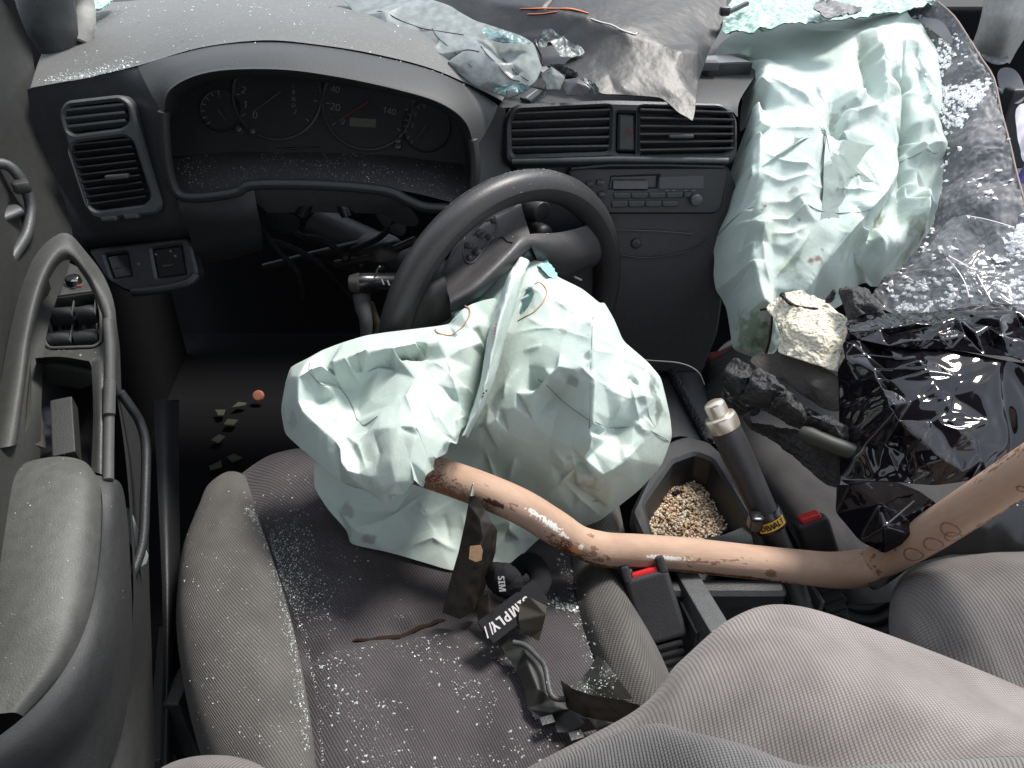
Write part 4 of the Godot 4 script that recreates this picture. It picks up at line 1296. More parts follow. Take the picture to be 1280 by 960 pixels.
# ---------------------------------------------------------------- driver's door
func door() -> void:
	var d := thing("driver_door", "dark grey driver's door panel with armrest, window switches and pull handle", "car door", Vector3(-0.8113, 0.1500, -1.0007))
	part("door_skin", surf([P([-595,962,-762,-602,953,-924,-629,887,-1036,-625,839,-1052]), P([-559,897,-672,-571,867,-820,-609,834,-965,-603,805,-1000]), P([-523,836,-585,-541,796,-726,-575,759,-857,-580,727,-937]), P([-496,775,-510,-511,722,-630,-535,684,-736,-542,648,-868]), P([-469,717,-436,-474,657,-528,-494,609,-617,-500,608,-699]), P([-433,652,-346,-421,614,-417,-433,571,-484,-444,549,-542]), P([-397,594,-261,-376,557,-308,-385,523,-358,-400,506,-418])], 6, 6), M.door_grey, d)
	# upper frame: everything above the sill on this side
	part("window_frame", surf([P([-800, 900, 900, -770, 1080, 900, -745, 1250, 900]), P([-800, 900, 100, -770, 1080, 100, -745, 1260, 100]), P([-795, 895, -120, -765, 1075, -130, -740, 1255, -140])], 4, 4), M.plastic_dark, d)
	part("window_frame", tube(P([-742, 1250, -130, -735, 1235, -420, -722, 1180, -620, -745, 1020, -820, -765, 880, -930]), 0.028, 10), M.plastic_dark, d)
	part("mirror_corner", surf([P([-790, 870, -640, -772, 960, -700, -745, 1060, -770]), P([-785, 868, -780, -770, 930, -820, -755, 1000, -850]), P([-775, 860, -930, -765, 880, -930, -760, 900, -930])], 4, 4), M.plastic_dark, d)
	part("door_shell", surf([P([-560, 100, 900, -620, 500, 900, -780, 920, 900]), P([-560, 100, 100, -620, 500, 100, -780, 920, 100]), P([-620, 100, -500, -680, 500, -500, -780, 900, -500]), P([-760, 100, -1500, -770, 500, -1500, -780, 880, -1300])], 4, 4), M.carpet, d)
	# pull handle
	var h := part("inner_handle", tube(spline(P([-569,762,-799,-557,758,-815,-549,747,-819,-545,727,-819,-543,707,-812,-540,689,-787,-539,679,-757,-541,672,-741]), 4), 0.006, 10), M.plastic_grey, d)
	part("handle_cup", cloth(Transform3D(basis_to(Vector3(1, 0.2, 0.6)), Vector3(-0.5499, 0.7228, -0.7739)), P([-597,748,-826,-575,744,-841,-562,725,-835,-556,704,-821,-554,685,-797,-557,673,-765,-576,687,-750,-598,697,-841]), 7, 3), M.gloss_black, h)
	part("handle_lever", tube(P([-576,721,-773,-558,710,-780,-548,713,-797]), 0.013, 10, false, 0.5), M.plastic_grey, h)
	part("lock_tab", rbox(Transform3D(Basis(Vector3.UP, 0.6), Vector3(-0.5432, 0.7342, -0.8111)), Vector3(0.018, 0.014, 0.02), 0.005), M.door_grey, h)
	# curved trim bow above the armrest
	part("trim_bow", surf([P([-478,581,-538,-490,617,-604,-499,640,-649,-504,665,-694,-503,685,-731,-494,696,-757,-482,696,-768,-467,678,-763,-449,652,-752,-426,631,-714,-414,600,-670]), P([-455,592,-524,-467,624,-587,-476,646,-631,-481,669,-675,-482,685,-710,-477,694,-735,-469,692,-745,-459,677,-741,-447,654,-735,-424,634,-701,-412,606,-660]), P([-446,590,-531,-459,620,-588,-470,642,-632,-477,663,-676,-479,677,-708,-476,684,-731,-468,684,-736,-460,672,-735,-449,653,-729,-428,632,-696,-415,607,-658]), P([-465,573,-558,-477,602,-612,-487,626,-657,-491,648,-696,-490,664,-724,-484,674,-742,-476,673,-748,-466,665,-740,-455,648,-731,-434,627,-700,-420,604,-663])], 5, 5), M.door_trim, d)
	part("door_pocket_wall", surf([P([-459,573,-558,-480,597,-621,-509,608,-688,-515,632,-727,-511,650,-751]), P([-450,556,-570,-488,567,-637,-517,579,-693,-526,608,-735,-517,635,-759])], 4, 4), M.door_olive, d)
	# switch block
	var t := Transform3D(Vector3(0.9980, 0.0000, -0.0635), Vector3(-0.0624, 0.1866, -0.9805), Vector3(0.0119, 0.9824, 0.1862), Vector3(-0.4988, 0.6000, -0.6949))
	var rec := rounded(Q([-29.5,83.6,19.2,93.6,38.7,50.7,55.3,-0.0,51.1,-7.7,4.7,-8.1,-4.4,2.9]), 0.006)
	var sb := part("switch_block", plate(t, rounded(Q([-53.3,157.2,-37.1,159.9,-11.8,141.8,16.6,112.7,38.1,74.3,57.6,24.3,83.5,-54.5,-5.8,-28.0,-25.1,28.2,-41.0,90.2]), 0.010), 0.03, 0.003, [rec]), M.door_trim_dark, d)
	part("switch_well", plate(t.translated_local(Vector3(0, 0, -0.016)), Q([-36.7,93.1,24.6,99.6,63.0,-13.5,-0.1,-13.0]), 0.004, 0.001), M.gloss_black, sb)
	for q in [[-25.7,80.4,-4.0,82.4,8.7,46.3,-15.5,46.1], [-0.4,82.2,19.6,84.3,33.4,48.0,12.3,46.2], [-13.2,37.4,10.0,37.7,22.8,1.5,-0.8,0.0], [13.5,37.6,36.3,39.3,50.1,2.9,26.3,1.4]]:
		var c := Q(q)
		var wsw := part("window_switch", surf([lift(t, c[0], c[1], -0.012), lift(t, c[0].lerp(c[3], 0.3), c[1].lerp(c[2], 0.3), -0.010), lift(t, c[0].lerp(c[3], 0.62), c[1].lerp(c[2], 0.62), 0.0035), lift(t, c[0].lerp(c[3], 0.9), c[1].lerp(c[2], 0.9), 0.001), lift(t, c[3], c[2], -0.012)], 5, 3), M.plastic, sb)
		part("switch_edge", bar(t * Vector3(c[1].x, c[1].y, -0.006), t * Vector3(c[2].x, c[2].y, 0.001), 0.0016, 0.004), M.door_trim, wsw)
	part("switch_frame", tube(close_loop(t, rec, 0.001), 0.0016, 6, true), M.door_trim, sb)
	part("lock_button", lathe(t * Transform3D(Basis(), t.affine_inverse() * Vector3(-0.5176, 0.6210, -0.8043)), [[0.0, 0.008], [0.0065, 0.008], [0.0085, 0.006], [0.009, 0.0], [0.011, -0.001]], 18), M.gloss_black, sb)
	part("lock_mark", rbox(t * Transform3D(Basis(), t.affine_inverse() * Vector3(-0.5107, 0.6276, -0.7946)), Vector3(0.007, 0.0035, 0.0008), 0.0003, 1), M.grey_ink, sb)
	part("lock_mark", rbox(t * Transform3D(Basis(), t.affine_inverse() * Vector3(-0.5084, 0.6204, -0.7967)), Vector3(0.006, 0.004, 0.0008), 0.0003, 1), M.dull_red, sb)
	# pull cup, edge rail and armrest
	part("pull_cup", surf([P([-477,616,-639,-452,617,-640,-420,616,-633]), P([-510,571,-676,-483,574,-677,-439,582,-659]), P([-509,521,-643,-481,521,-643,-432,539,-619]), P([-444,549,-542,-421,553,-544,-387,556,-534])], 4, 4), M.gloss_black, d)
	part("pull_bar", bar(Vector3(-0.4451, 0.5803, -0.6098), Vector3(-0.4180, 0.5588, -0.5482), 0.02, 0.02), M.door_grey, d)
	part("edge_rail", tube(spline(P([-405,648,-660,-397,626,-634,-389,595,-595,-379,568,-554,-371,553,-526]), 4), 0.0048, 10), M.door_trim, d)
	part("rail_joint", tube(P([-390,609,-607,-385,588,-581]), 0.0056, 10), M.door_trim, d)
	part("side_wall", surf([P([-415,618,-628,-406,620,-629,-396,618,-628]), P([-402,585,-583,-392,588,-579,-389,582,-587]), P([-390,556,-534,-380,558,-530,-375,552,-532])], 4, 4), M.door_trim_dark, d)
	part("armrest", surf([P([-384,557,-529,-371,551,-531,-368,541,-536,-372,520,-541,-378,491,-540]), P([-366,554,-503,-358,547,-505,-359,528,-510,-366,495,-519,-377,454,-522]), P([-348,538,-451,-344,525,-454,-346,503,-464,-356,466,-476,-367,413,-477]), P([-337,523,-400,-330,512,-399,-332,486,-406,-346,438,-422,-356,376,-417]), P([-337,514,-358,-329,502,-356,-331,475,-362,-340,433,-371,-349,371,-366]), P([-347,513,-316,-341,500,-313,-341,477,-316,-350,433,-324,-354,381,-314]), P([-376,511,-279,-371,502,-273,-373,483,-273,-381,444,-271,-390,393,-262])], 6, 6), M.armrest_side, d)
	part("armrest_pad", surf([P([-457,565,-528,-441,568,-536,-419,568,-542,-397,564,-540,-385,553,-533]), P([-449,567,-500,-424,574,-502,-398,575,-505,-376,569,-507,-368,549,-509]), P([-429,551,-430,-400,560,-429,-371,562,-431,-351,553,-440,-349,532,-452]), P([-407,534,-371,-379,544,-371,-355,546,-375,-337,539,-386,-338,518,-402]), P([-394,526,-336,-371,529,-332,-353,530,-339,-338,527,-349,-338,508,-360]), P([-391,525,-311,-371,524,-311,-359,522,-312,-350,520,-314,-349,507,-318])], 6, 6), M.armrest_pad, d, "worn dusty top pad of the armrest")
	part("door_lower", surf([P([-428,571,-676,-443,516,-711,-447,477,-734,-449,433,-729]), P([-392,504,-584,-421,428,-618,-435,378,-645,-439,331,-639]), P([-367,413,-477,-384,366,-506,-394,334,-521,-406,285,-537]), P([-362,391,-391,-363,360,-407,-363,329,-423,-375,273,-458]), P([-374,392,-321,-359,362,-337,-340,331,-353,-345,271,-385])], 5, 5), M.armrest_side, d)
	part("pocket_edge", tube(spline(P([-421,557,-666,-414,537,-665,-409,516,-664,-403,494,-649,-394,463,-605,-387,435,-563,-389,420,-530]), 4), 0.005, 8), M.plastic, d)
	solo("papers", plate(Transform3D(basis_to(Vector3(0.5, 0.45, 0.75)), Vector3(-0.4073, 0.4288, -0.5830)), Q([-6, 30, 6, 28, 7, -28, 3, -36, -4, -38]), 0.008, 0.001), M.paper, "folded pale paper standing in the door pocket", "paper")
	# sill beside the seat
	piece("sill", surf([P([-602,297,-1034,-580,297,-1034,-581,269,-1075]), P([-486,334,-784,-471,334,-784,-474,308,-815]), P([-403,299,-570,-394,299,-570,-409,250,-610]), P([-369,224,-426,-360,224,-426,-377,164,-459])], 4, 4), M.plastic_dark)

static func lift(t: Transform3D, a: Vector2, b: Vector2, h: float) -> PackedVector3Array:
	var r := PackedVector3Array()
	for k in 4:
		var p := a.lerp(b, k / 3.0)
		r.append(t * Vector3(p.x, p.y, h + (0.0 if k in [1, 2] else -0.0012)))
	return r

static func close_loop(t: Transform3D, p: PackedVector2Array, h: float) -> PackedVector3Array:
	var r := PackedVector3Array()
	for q in p: r.append(t * Vector3(q.x, q.y, h))
	return r

# ---------------------------------------------------------------- between the seats
func console() -> void:
	var c := thing("centre_console", "black plastic centre console with an open tray between the seats", "console", Vector3(0.2994, 0.2000, -0.8654))
	var t := Transform3D(Vector3(1.0000, 0.0000, 0.0000), Vector3(0.0000, 0.0000, -1.0000), Vector3(-0.0000, 1.0000, -0.0000), Vector3(0.1956, 0.4200, -0.7366))
	var hole := rounded(Q([-43.0,-93.2,3.8,-17.5,34.8,-1.6,51.9,-14.3,71.9,-139.8,71.9,-170.8,61.8,-206.5,-38.7,-206.5]), 0.006)
	part("tray_rim", plate(t, rounded(Q([-61.7,-109.2,-7.7,8.1,23.0,41.9,57.9,21.4,71.3,-8.0,84.6,-170.8,79.8,-227.4,-40.7,-227.4]), 0.006), 0.02, 0.004, [hole]), M.console_black, c)
	var rows := []
	for q in [[0.0, -0.004], [0.004, -0.05], [0.010, -0.085]]:
		var line := PackedVector3Array()
		for p in inset(ccw(hole), q[0] - 0.002): line.append(t * Vector3(p.x, p.y, q[1]))
		line.append(line[0])
		rows.append(line)
	var walls := G.new()
	walls.grid(rows)
	walls.fan(rows[2].slice(0, rows[2].size() - 1))
	part("tray_wall", walls, M.console_black, c)
	part("tray_divider", surf([P([214,405,-602,237,405,-607,269,405,-623]), P([213,410,-564,235,410,-564,263,410,-576]), P([237,340,-624,261,340,-624,293,340,-637])], 3, 3), M.plastic_grey, c)
	part("console_deck", surf([P([220,360,-1112,280,360,-1140,341,340,-1147]), P([180,410,-867,231,410,-888,290,380,-911]), P([175,425,-738,215,425,-763,269,400,-779])], 5, 5), M.console_black, c)
	part("console_groove", tube(P([237,410,-948,244,415,-850,254,415,-765]), 0.007, 8), M.charred, c)
	part("console_deck", surf([P([57,534,-970,160,534,-970,287,534,-970]), P([100,427,-1020,186,424,-1000,297,424,-1000]), P([182,340,-1016,231,360,-1009,322,330,-1056])], 5, 5), M.plastic_dark, c)
	part("side_rail", bar(Vector3(0.1736, 0.4100, -0.5571), Vector3(0.1945, 0.4200, -0.4537), 0.022, 0.025), M.plastic_grey, c)
	part("side_rail", bar(Vector3(0.1591, 0.4000, -0.5597), Vector3(0.1795, 0.4000, -0.4693), 0.006, 0.02), M.plastic, c)
	part("side_rail", bar(Vector3(0.2776, 0.3600, -0.6117), Vector3(0.2858, 0.3600, -0.5313), 0.004, 0.02), M.plastic_grey, c)
	part("side_rail", bar(Vector3(0.3253, 0.3600, -0.5874), Vector3(0.3303, 0.3600, -0.5366), 0.006, 0.03), M.plastic_grey, c)
	part("cavity_floor", box_at(Vector3(0.2628, 0.2500, -0.6352), Vector3(0.16, 0.01, 0.3), 0.003), M.gloss_black, c)
	# gravel in the tray
	var gt := Transform3D(Vector3(1.0000, 0.0000, 0.0000), Vector3(0.0000, 0.0000, -1.0000), Vector3(-0.0000, 1.0000, -0.0000), Vector3(0.2124, 0.3700, -0.8001))
	var stones := MultiMesh.new()
	stones.transform_format = MultiMesh.TRANSFORM_3D
	stones.use_colors = true
	stones.mesh = pebble(0.0019)
	var spots: Array[Transform3D] = []
	var tint: Array[Color] = []
	var area := Q([-57.2,-118.6,-47.4,-92.3,-22.7,-77.2,3.5,-67.9,34.7,-66.3,48.7,-77.2,50.9,-118.6,42.9,-151.8,10.5,-178.0,-30.2,-198.0,-56.3,-178.0])
	var n := FastNoiseLite.new()
	n.frequency = 25.0
	while spots.size() < 3600:
		var p := Vector2(rnd.randf_range(-0.16, 0.16), rnd.randf_range(-0.22, 0.10))
		if not Geometry2D.is_point_in_polygon(p, area): continue
		var h := 0.005 * n.get_noise_2d(p.x, p.y) + rnd.randf_range(0.0, 0.005)
		var s := rnd.randf_range(0.6, 1.35)
		spots.append(gt * Transform3D(Basis.from_euler(Vector3(rnd.randf(), rnd.randf(), rnd.randf()) * TAU).scaled(Vector3.ONE * s), Vector3(p.x, p.y, h)))
		var k := rnd.randf()
		var col := Color(0.62, 0.50, 0.36).lerp(Color(0.34, 0.21, 0.12), pow(rnd.randf(), 1.6))
		if k < 0.22: col = Color(0.74, 0.69, 0.58)
		elif k < 0.34: col = Color(0.16, 0.10, 0.07)
		tint.append(col)
	stones.instance_count = spots.size()
	for i in spots.size():
		stones.set_instance_transform(i, spots[i])
		stones.set_instance_color(i, tint[i])
	var mi := MultiMeshInstance3D.new()
	mi.name = "gravel"
	mi.multimesh = stones
	mi.material_override = M.stone
	add_child(mi, true)
	mi.set_meta("label", "heap of small brown and cream grit in the console tray")
	mi.set_meta("category", "gravel")
	mi.set_meta("kind", "stuff")
	var lump := cloth(Transform3D(Basis(Vector3.RIGHT, -1.57), Vector3(0.2104, 0.3700, -0.7138)), P([197,362,-726,205,362,-734,220,362,-737,225,362,-731,221,362,-717,208,362,-708,197,362,-712,201,378,-709,210,380,-710,211,378,-703,202,376,-703]), 7, 3, {"thick": 0.004, "crease": 0.002, "seed": 2, "scale": 60.0, "smooth": [0, 1, 0]})
	solo("black_lump", lump, M.charred, "crumpled black lump lying on the grit in the console tray", "debris")
	# handbrake
	var h := thing("handbrake", "black handbrake lever with bright metal button and yellow tag, pulled up", "handbrake", Vector3(0.3397, 0.3000, -0.5928))
	var a := Vector3(0.2206, 0.5416, -0.6264)
	var b := Vector3(0.2690, 0.4523, -0.5863)
	var dir := (b - a).normalized()
	part("grip", tube(PackedVector3Array([a, a + dir * 0.012, a.lerp(b, 0.3), a.lerp(b, 0.7), b]), [0.0152, 0.0158, 0.0162, 0.0152, 0.0142], 22), M.grip, h)
	var bt := Transform3D(basis_to(-dir), a)
	part("collar", lathe(bt, [[0.0160, -0.004], [0.0166, 0.0], [0.0166, 0.009], [0.0155, 0.012], [0.010, 0.0125]], 26), M.nickel, h)
	part("push_button", lathe(bt, [[0.0112, 0.010], [0.0112, 0.024], [0.0100, 0.027], [0.006, 0.029], [0.0, 0.0295]], 24), M.nickel, h)
	var ct := Transform3D(basis_to(dir), b)
	part("clip_ring", lathe(ct, [[0.014, -0.006], [0.0172, -0.005], [0.0176, 0.014], [0.014, 0.016]], 24), M.gloss_black, h)
	part("clip_ring_lug", box_at(Vector3(0.2531, 0.4578, -0.5720), Vector3(0.014, 0.02, 0.016), 0.004), M.gloss_black, h)
	part("lever", tube(PackedVector3Array([b, b + dir * 0.05, Vector3(0.3119, 0.3625, -0.5399), Vector3(0.3393, 0.3108, -0.5182)]), [0.0135, 0.0125, 0.0115, 0.0115], 18), M.plastic_dark, h)
	# the yellow tag lies on the ring where it faces up
	var tag := G.new()
	var trows := []
	var face_dir := (Vector3(0.2444, 0.5179, -0.5215) - Vector3(0.2758, 0.4502, -0.5849)).normalized()
	var fx := (face_dir - dir * face_dir.dot(dir)).normalized()
	var fy := dir.cross(fx)
	for i in 9:
		var an := lerpf(-1.05, 0.75, i / 8.0)
		var o: Vector3 = fx * cos(an) + fy * sin(an)
		trows.append(PackedVector3Array([b + dir * 0.0005 + o * 0.0181, b + dir * 0.0105 + o * 0.0182]))
	tag.grid(trows)
	var tg := part("yellow_tag", tag, M.yellow, h)
	var word := "DEWALT"
	for i in word.length():
		var an := lerpf(-0.88, 0.58, (i + 0.5) / word.length())
		if fy.x < 0: an = lerpf(0.58, -0.88, (i + 0.5) / word.length()) - 0.0
		var o: Vector3 = fx * cos(an) + fy * sin(an)
		var side: Vector3 = (-fx * sin(an) + fy * cos(an)) * (1.0 if fy.x > 0 else -1.0)
		letters(word[i], Transform3D(Basis(side, o.cross(side), o), b + dir * 0.0055 + o * 0.0184), 0.0062, M.gloss_black, tg, "letter", true)
	# buckles
	buckle("black driver's belt buckle on a ribbed sleeve beside the seat bolster", Vector3(0.1328, 0.4359, -0.5220), Vector3(0.1516, 0.3878, -0.4788), Vector3(0.1553, 0.3591, -0.4542), Vector3(0.045, 0.02, 0), true)
	buckle("black buckle with red push button beyond the handbrake, passenger side", Vector3(0.3197, 0.4432, -0.5923), Vector3(0.3428, 0.3874, -0.5680), Vector3(0.3567, 0.3318, -0.5438), Vector3(0.036, 0.022, 0), false)
	var bl := thing("handbrake_boot", "black pleated rubber boot on the floor behind the pipe", "boot", Vector3(0.3926, 0.3263, -0.5879))
	for k in 5: part("pleat", tube(spline(P([348,363,-576,367,354,-570,392,352,-569,410,360,-574]), 4), 0.0055, 8).moved(Transform3D(Basis(), Vector3(0.002 * k, -0.006 * k, 0.012 * k))), M.rubber, bl)
	var wr := solo("cable", tube(spline(P([133,511,-815,172,518,-796,208,520,-786,229,512,-780,240,493,-780]), 5), 0.0009, 6), M.cream_wire, "thin pale cable running from the airbag towards the passenger seat", "cable")
	solo("red_cap", rbox(Transform3D(Basis(Vector3.UP, 0.3), Vector3(0.3507, 0.3600, -1.0536)), Vector3(0.05, 0.02, 0.05), 0.009), M.dull_red, "dull red cap at the front corner of the passenger seat", "cap")
	solo("pale_strip", bar(Vector3(0.1868, 0.4556, -1.0200), Vector3(0.1856, 0.4129, -1.0200), 0.016, 0.004), M.trim_brown, "short brown strip hanging in the dark beside the console", "strip")

func buckle(label: String, top: Vector3, mid: Vector3, low: Vector3, size: Vector3, sleeve: bool) -> void:
	var o := thing("belt_buckle", label, "buckle", low, "seat belt buckles")
	var d := (top - mid).normalized()
	var b := basis_to(d, Vector3(0, 0.3, 1))
	var l := top.distance_to(mid)
	part("case", rbox(Transform3D(b, (top + mid) * 0.5), Vector3(size.x, size.y, l), 0.006, 3), M.buckle_black, o)
	part("push_button", rbox(Transform3D(b, top + d * (0.000 if sleeve else 0.001)), Vector3(size.x * 0.62, size.y * 0.72, 0.008), 0.003), M.red_plastic, o)
	if sleeve:
		for sgn in [-1.0, 1.0]: part("mouth", rbox(Transform3D(b, top + d * 0.004 + b.x * sgn * size.x * 0.4), Vector3(size.x * 0.2, size.y, 0.018), 0.003), M.buckle_black, o)
	for k in 4:
		part("rib", rbox(Transform3D(b, mid.lerp(low, 0.12 + k * 0.2)), Vector3(size.x * 0.74, size.y * 1.0, 0.006), 0.003), M.rubber, o)
	part("sleeve", rbox(Transform3D(b, mid.lerp(low, 0.6)), Vector3(size.x * 0.66, size.y * 0.8, mid.distance_to(low)), 0.004), M.rubber, o)

func pebble(r: float) -> ArrayMesh:
	var g := G.new()
	var n := FastNoiseLite.new()
	n.frequency = 0.9
	for i in 5:
		for j in 7:
			var la := PI * i / 4.0 - PI / 2
			var lo := TAU * j / 6.0
			var d := Vector3(cos(la) * cos(lo), sin(la), cos(la) * sin(lo))
			g.vert(d * r * (1.0 + 0.35 * n.get_noise_3dv(d * 1.7)) * Vector3(1, 0.75, 0.85))
	for i in 4:
		for j in 6: g.quad(i * 7 + j, i * 7 + j + 1, (i + 1) * 7 + j + 1, (i + 1) * 7 + j)
	return g.mesh(Vector3.ZERO)

# ---------------------------------------------------------------- airbags
func stain(g: G, spots: Array) -> void:
	# marks with a shape of their own: [point, radius, colour, strength]
	var n := FastNoiseLite.new()
	n.frequency = 60.0
	n.fractal_octaves = 3
	var soil := FastNoiseLite.new()
	soil.frequency = 7.0
	soil.fractal_octaves = 4
	soil.seed = 4
	g.c.resize(g.v.size())
	for i in g.v.size():
		var p := g.v[i]
		var col := Color(1, 1, 1).lerp(Color(0.80, 0.77, 0.70), clampf(soil.get_noise_3dv(p) * 0.7 + 0.05, 0, 0.4))
		for s in spots:
			var d: float = p.distance_to(s[0]) / s[1]
			if d < 1.6:
				d += n.get_noise_3dv(p) * 0.9
				if d < 1.0: col = col.lerp(s[2], clampf((1.0 - d) * 2.5, 0, 1) * s[3])
		g.c[i] = col

func driver_airbag() -> void:
	var t := Transform3D(Vector3(0.6146, -0.4843, 0.6226), Vector3(0.7707, 0.5371, -0.3429), Vector3(-0.1683, 0.6906, 0.7034), Vector3(0.0089, 0.6638, -0.7714))
	var tb := Transform3D(Vector3(-0.1755, -0.5150, 0.8390), Vector3(0.9829, -0.0435, 0.1789), Vector3(-0.0557, 0.8561, 0.5138), Vector3(-0.0348, 0.6646, -0.7480))
	var o := thing("driver_airbag", "pale mint driver's airbag, deflated, drooping from the steering wheel onto the seat", "airbag", Vector3(-0.0344, 0.4129, -0.5727))
	var main := cloth(t, [116, P([10,635,-844,27,636,-836,39,635,-828,51,631,-801,80,631,-766,96,630,-732,102,628,-738,115,605,-741,126,581,-735,139,578,-714,149,575,-699,163,562,-688,169,542,-676,174,523,-666,176,506,-654,162,487,-628,138,468,-611,121,454,-606,106,444,-600,96,435,-598,70,420,-599,36,424,-588,23,418,-580,7,410,-566,-6,406,-561,-22,407,-565,-43,402,-560,-64,402,-556,-99,405,-567,-132,410,-575,-176,413,-584,-179,425,-592,-202,442,-609,-215,463,-618,-216,486,-631,-216,487,-666,-192,506,-693,-130,551,-742,-75,594,-781,-33,621,-822,82,644,-667,82,639,-655,82,633,-643,82,628,-631,81,617,-619,81,606,-606,80,596,-598,80,586,-590,79,576,-582,78,564,-579,77,551,-577,71,536,-580,64,521,-584,55,505,-587,46,489,-591,40,478,-591,34,467,-591,128,594,-640,131,588,-631,134,582,-622,138,569,-623,141,556,-624,85,550,-607,96,546,-613,107,543,-619,123,552,-610,136,549,-608,154,530,-629,173,511,-649,112,540,-577,106,535,-573,99,529,-569,91,523,-569,84,516,-570,67,501,-583,54,495,-600,66,487,-597,77,480,-593,90,467,-595,103,454,-596,42,624,-683,54,626,-668,66,627,-653,78,629,-638,-27,538,-632,-17,545,-632,-7,552,-632,3,562,-630,12,573,-628,21,583,-627,29,594,-625,37,604,-626,45,614,-627,61,615,-619,77,621,-624,30,571,-651,40,569,-639,49,567,-628,57,565,-617,66,564,-607,76,569,-584,-113,453,-628,-107,448,-618,-101,443,-609,-94,435,-602,-87,426,-595,-81,421,-583,-75,415,-571,-172,436,-586,-161,436,-588,-151,436,-591,-137,437,-600,-123,437,-609,-5,448,-597,-4,444,-587,-3,439,-578,100,625,-717,108,603,-707,112,584,-688,111,561,-660,105,534,-640,98,602,-675,97,573,-642,123,592,-674,121,576,-653,152,563,-643,122,574,-627,122,563,-607,143,543,-635,101,518,-625,89,506,-621,76,503,-611,113,521,-616,120,543,-592,132,553,-594,130,524,-591,118,509,-584,102,497,-580,87,485,-582,65,447,-598,82,444,-601,19,654,-740,30,653,-727,34,645,-715,26,633,-709,15,626,-708,17,650,-746,15,627,-772,19,616,-775,14,608,-764,8,607,-744,9,624,-752,21,640,-741,23,637,-727,19,627,-728,43,642,-732,56,644,-717,64,637,-694,72,639,-674,42,629,-695,50,622,-673,65,627,-659,70,623,-639,0,616,-693,17,614,-687,33,613,-672,0,596,-668,17,598,-657,32,603,-641,48,617,-649,-10,577,-652,-13,556,-637,4,575,-639,-24,548,-656,-34,525,-645,68,600,-622,74,596,-607,72,584,-598,47,592,-649,59,584,-633,14,548,-652,-5,527,-655,-25,512,-655,0,516,-643,25,536,-637,42,526,-623,21,511,-628,-13,494,-643,-26,484,-642,9,483,-622,42,501,-613,61,532,-601,28,473,-614,-13,465,-630,-35,498,-638,-44,468,-640,18,442,-610,43,444,-601,-18,433,-614,-50,437,-635,-73,447,-651,-91,476,-673,-129,500,-702,-172,480,-668,-187,459,-637,-192,447,-611,-94,429,-618,-80,415,-607,-125,430,-617,-159,435,-611,-148,417,-586,-112,410,-575,-105,416,-594,-52,408,-578,-53,419,-603,-26,419,-603,-26,408,-577,9,426,-576,-3,422,-590])], 40, 4,
		{"thick": 0.02, "calm": 0.5, "weight": 0.4, "smooth": [0, 1, 1, 0], "seed": 11, "folds": [[P([2,613,-699,26,617,-697,51,617,-691,82,608,-675]), 0.0032, 0.003], [P([17,626,-708,30,621,-700,44,618,-693]), 0.0032, 0.003], [P([39,647,-723,55,639,-712,74,627,-695]), 0.0032, 0.003], [P([51,644,-718,68,633,-703]), 0.0032, 0.003], [P([-8,559,-648,-5,571,-660,8,584,-669]), 0.0032, 0.003], [P([13,598,-682,34,602,-681]), 0.0032, 0.003], [P([89,610,-675,103,613,-674,116,615,-673]), 0.0032, 0.003], [P([88,597,-663,113,609,-669]), 0.0032, 0.003], [P([88,577,-643,107,576,-638]), 0.0032, 0.003], [P([-32,439,-536,-21,452,-546,-10,464,-556]), 0.0032, 0.003], [P([-109,475,-590,-97,463,-575]), 0.0032, 0.003], [P([-169,446,-575,-143,454,-578,-101,482,-595]), 0.0032, 0.003], [P([-62,470,-574,-53,448,-550]), 0.0032, 0.003], [P([123,581,-638,127,566,-623,131,551,-608]), 0.005, 0.004], [P([115,571,-631,104,553,-616]), 0.005, 0.004], [P([132,561,-617,144,555,-608]), 0.005, 0.004], [P([134,545,-600,113,524,-585,85,507,-575]), 0.005, 0.004], [P([49,508,-584,66,495,-568,84,486,-554]), 0.005, 0.004], [P([58,507,-581,77,502,-572]), 0.005, 0.004], [P([87,577,-643,75,585,-654]), 0.005, 0.004], [P([41,528,-606,53,518,-593,44,502,-580]), 0.005, 0.004], [P([0,518,-606,-10,499,-590]), 0.005, 0.004], [P([-33,520,-616,-21,492,-585]), 0.005, 0.004], [P([-133,432,-554,-91,448,-559,-66,441,-546]), 0.005, 0.004], [P([57,643,-715,64,632,-703,71,628,-697]), -0.004, 0.004], [P([119,589,-648,131,581,-637]), -0.004, 0.004], [P([97,511,-576,120,519,-578]), -0.004, 0.004], [P([-83,467,-576,-74,445,-552]), -0.004, 0.004]]})
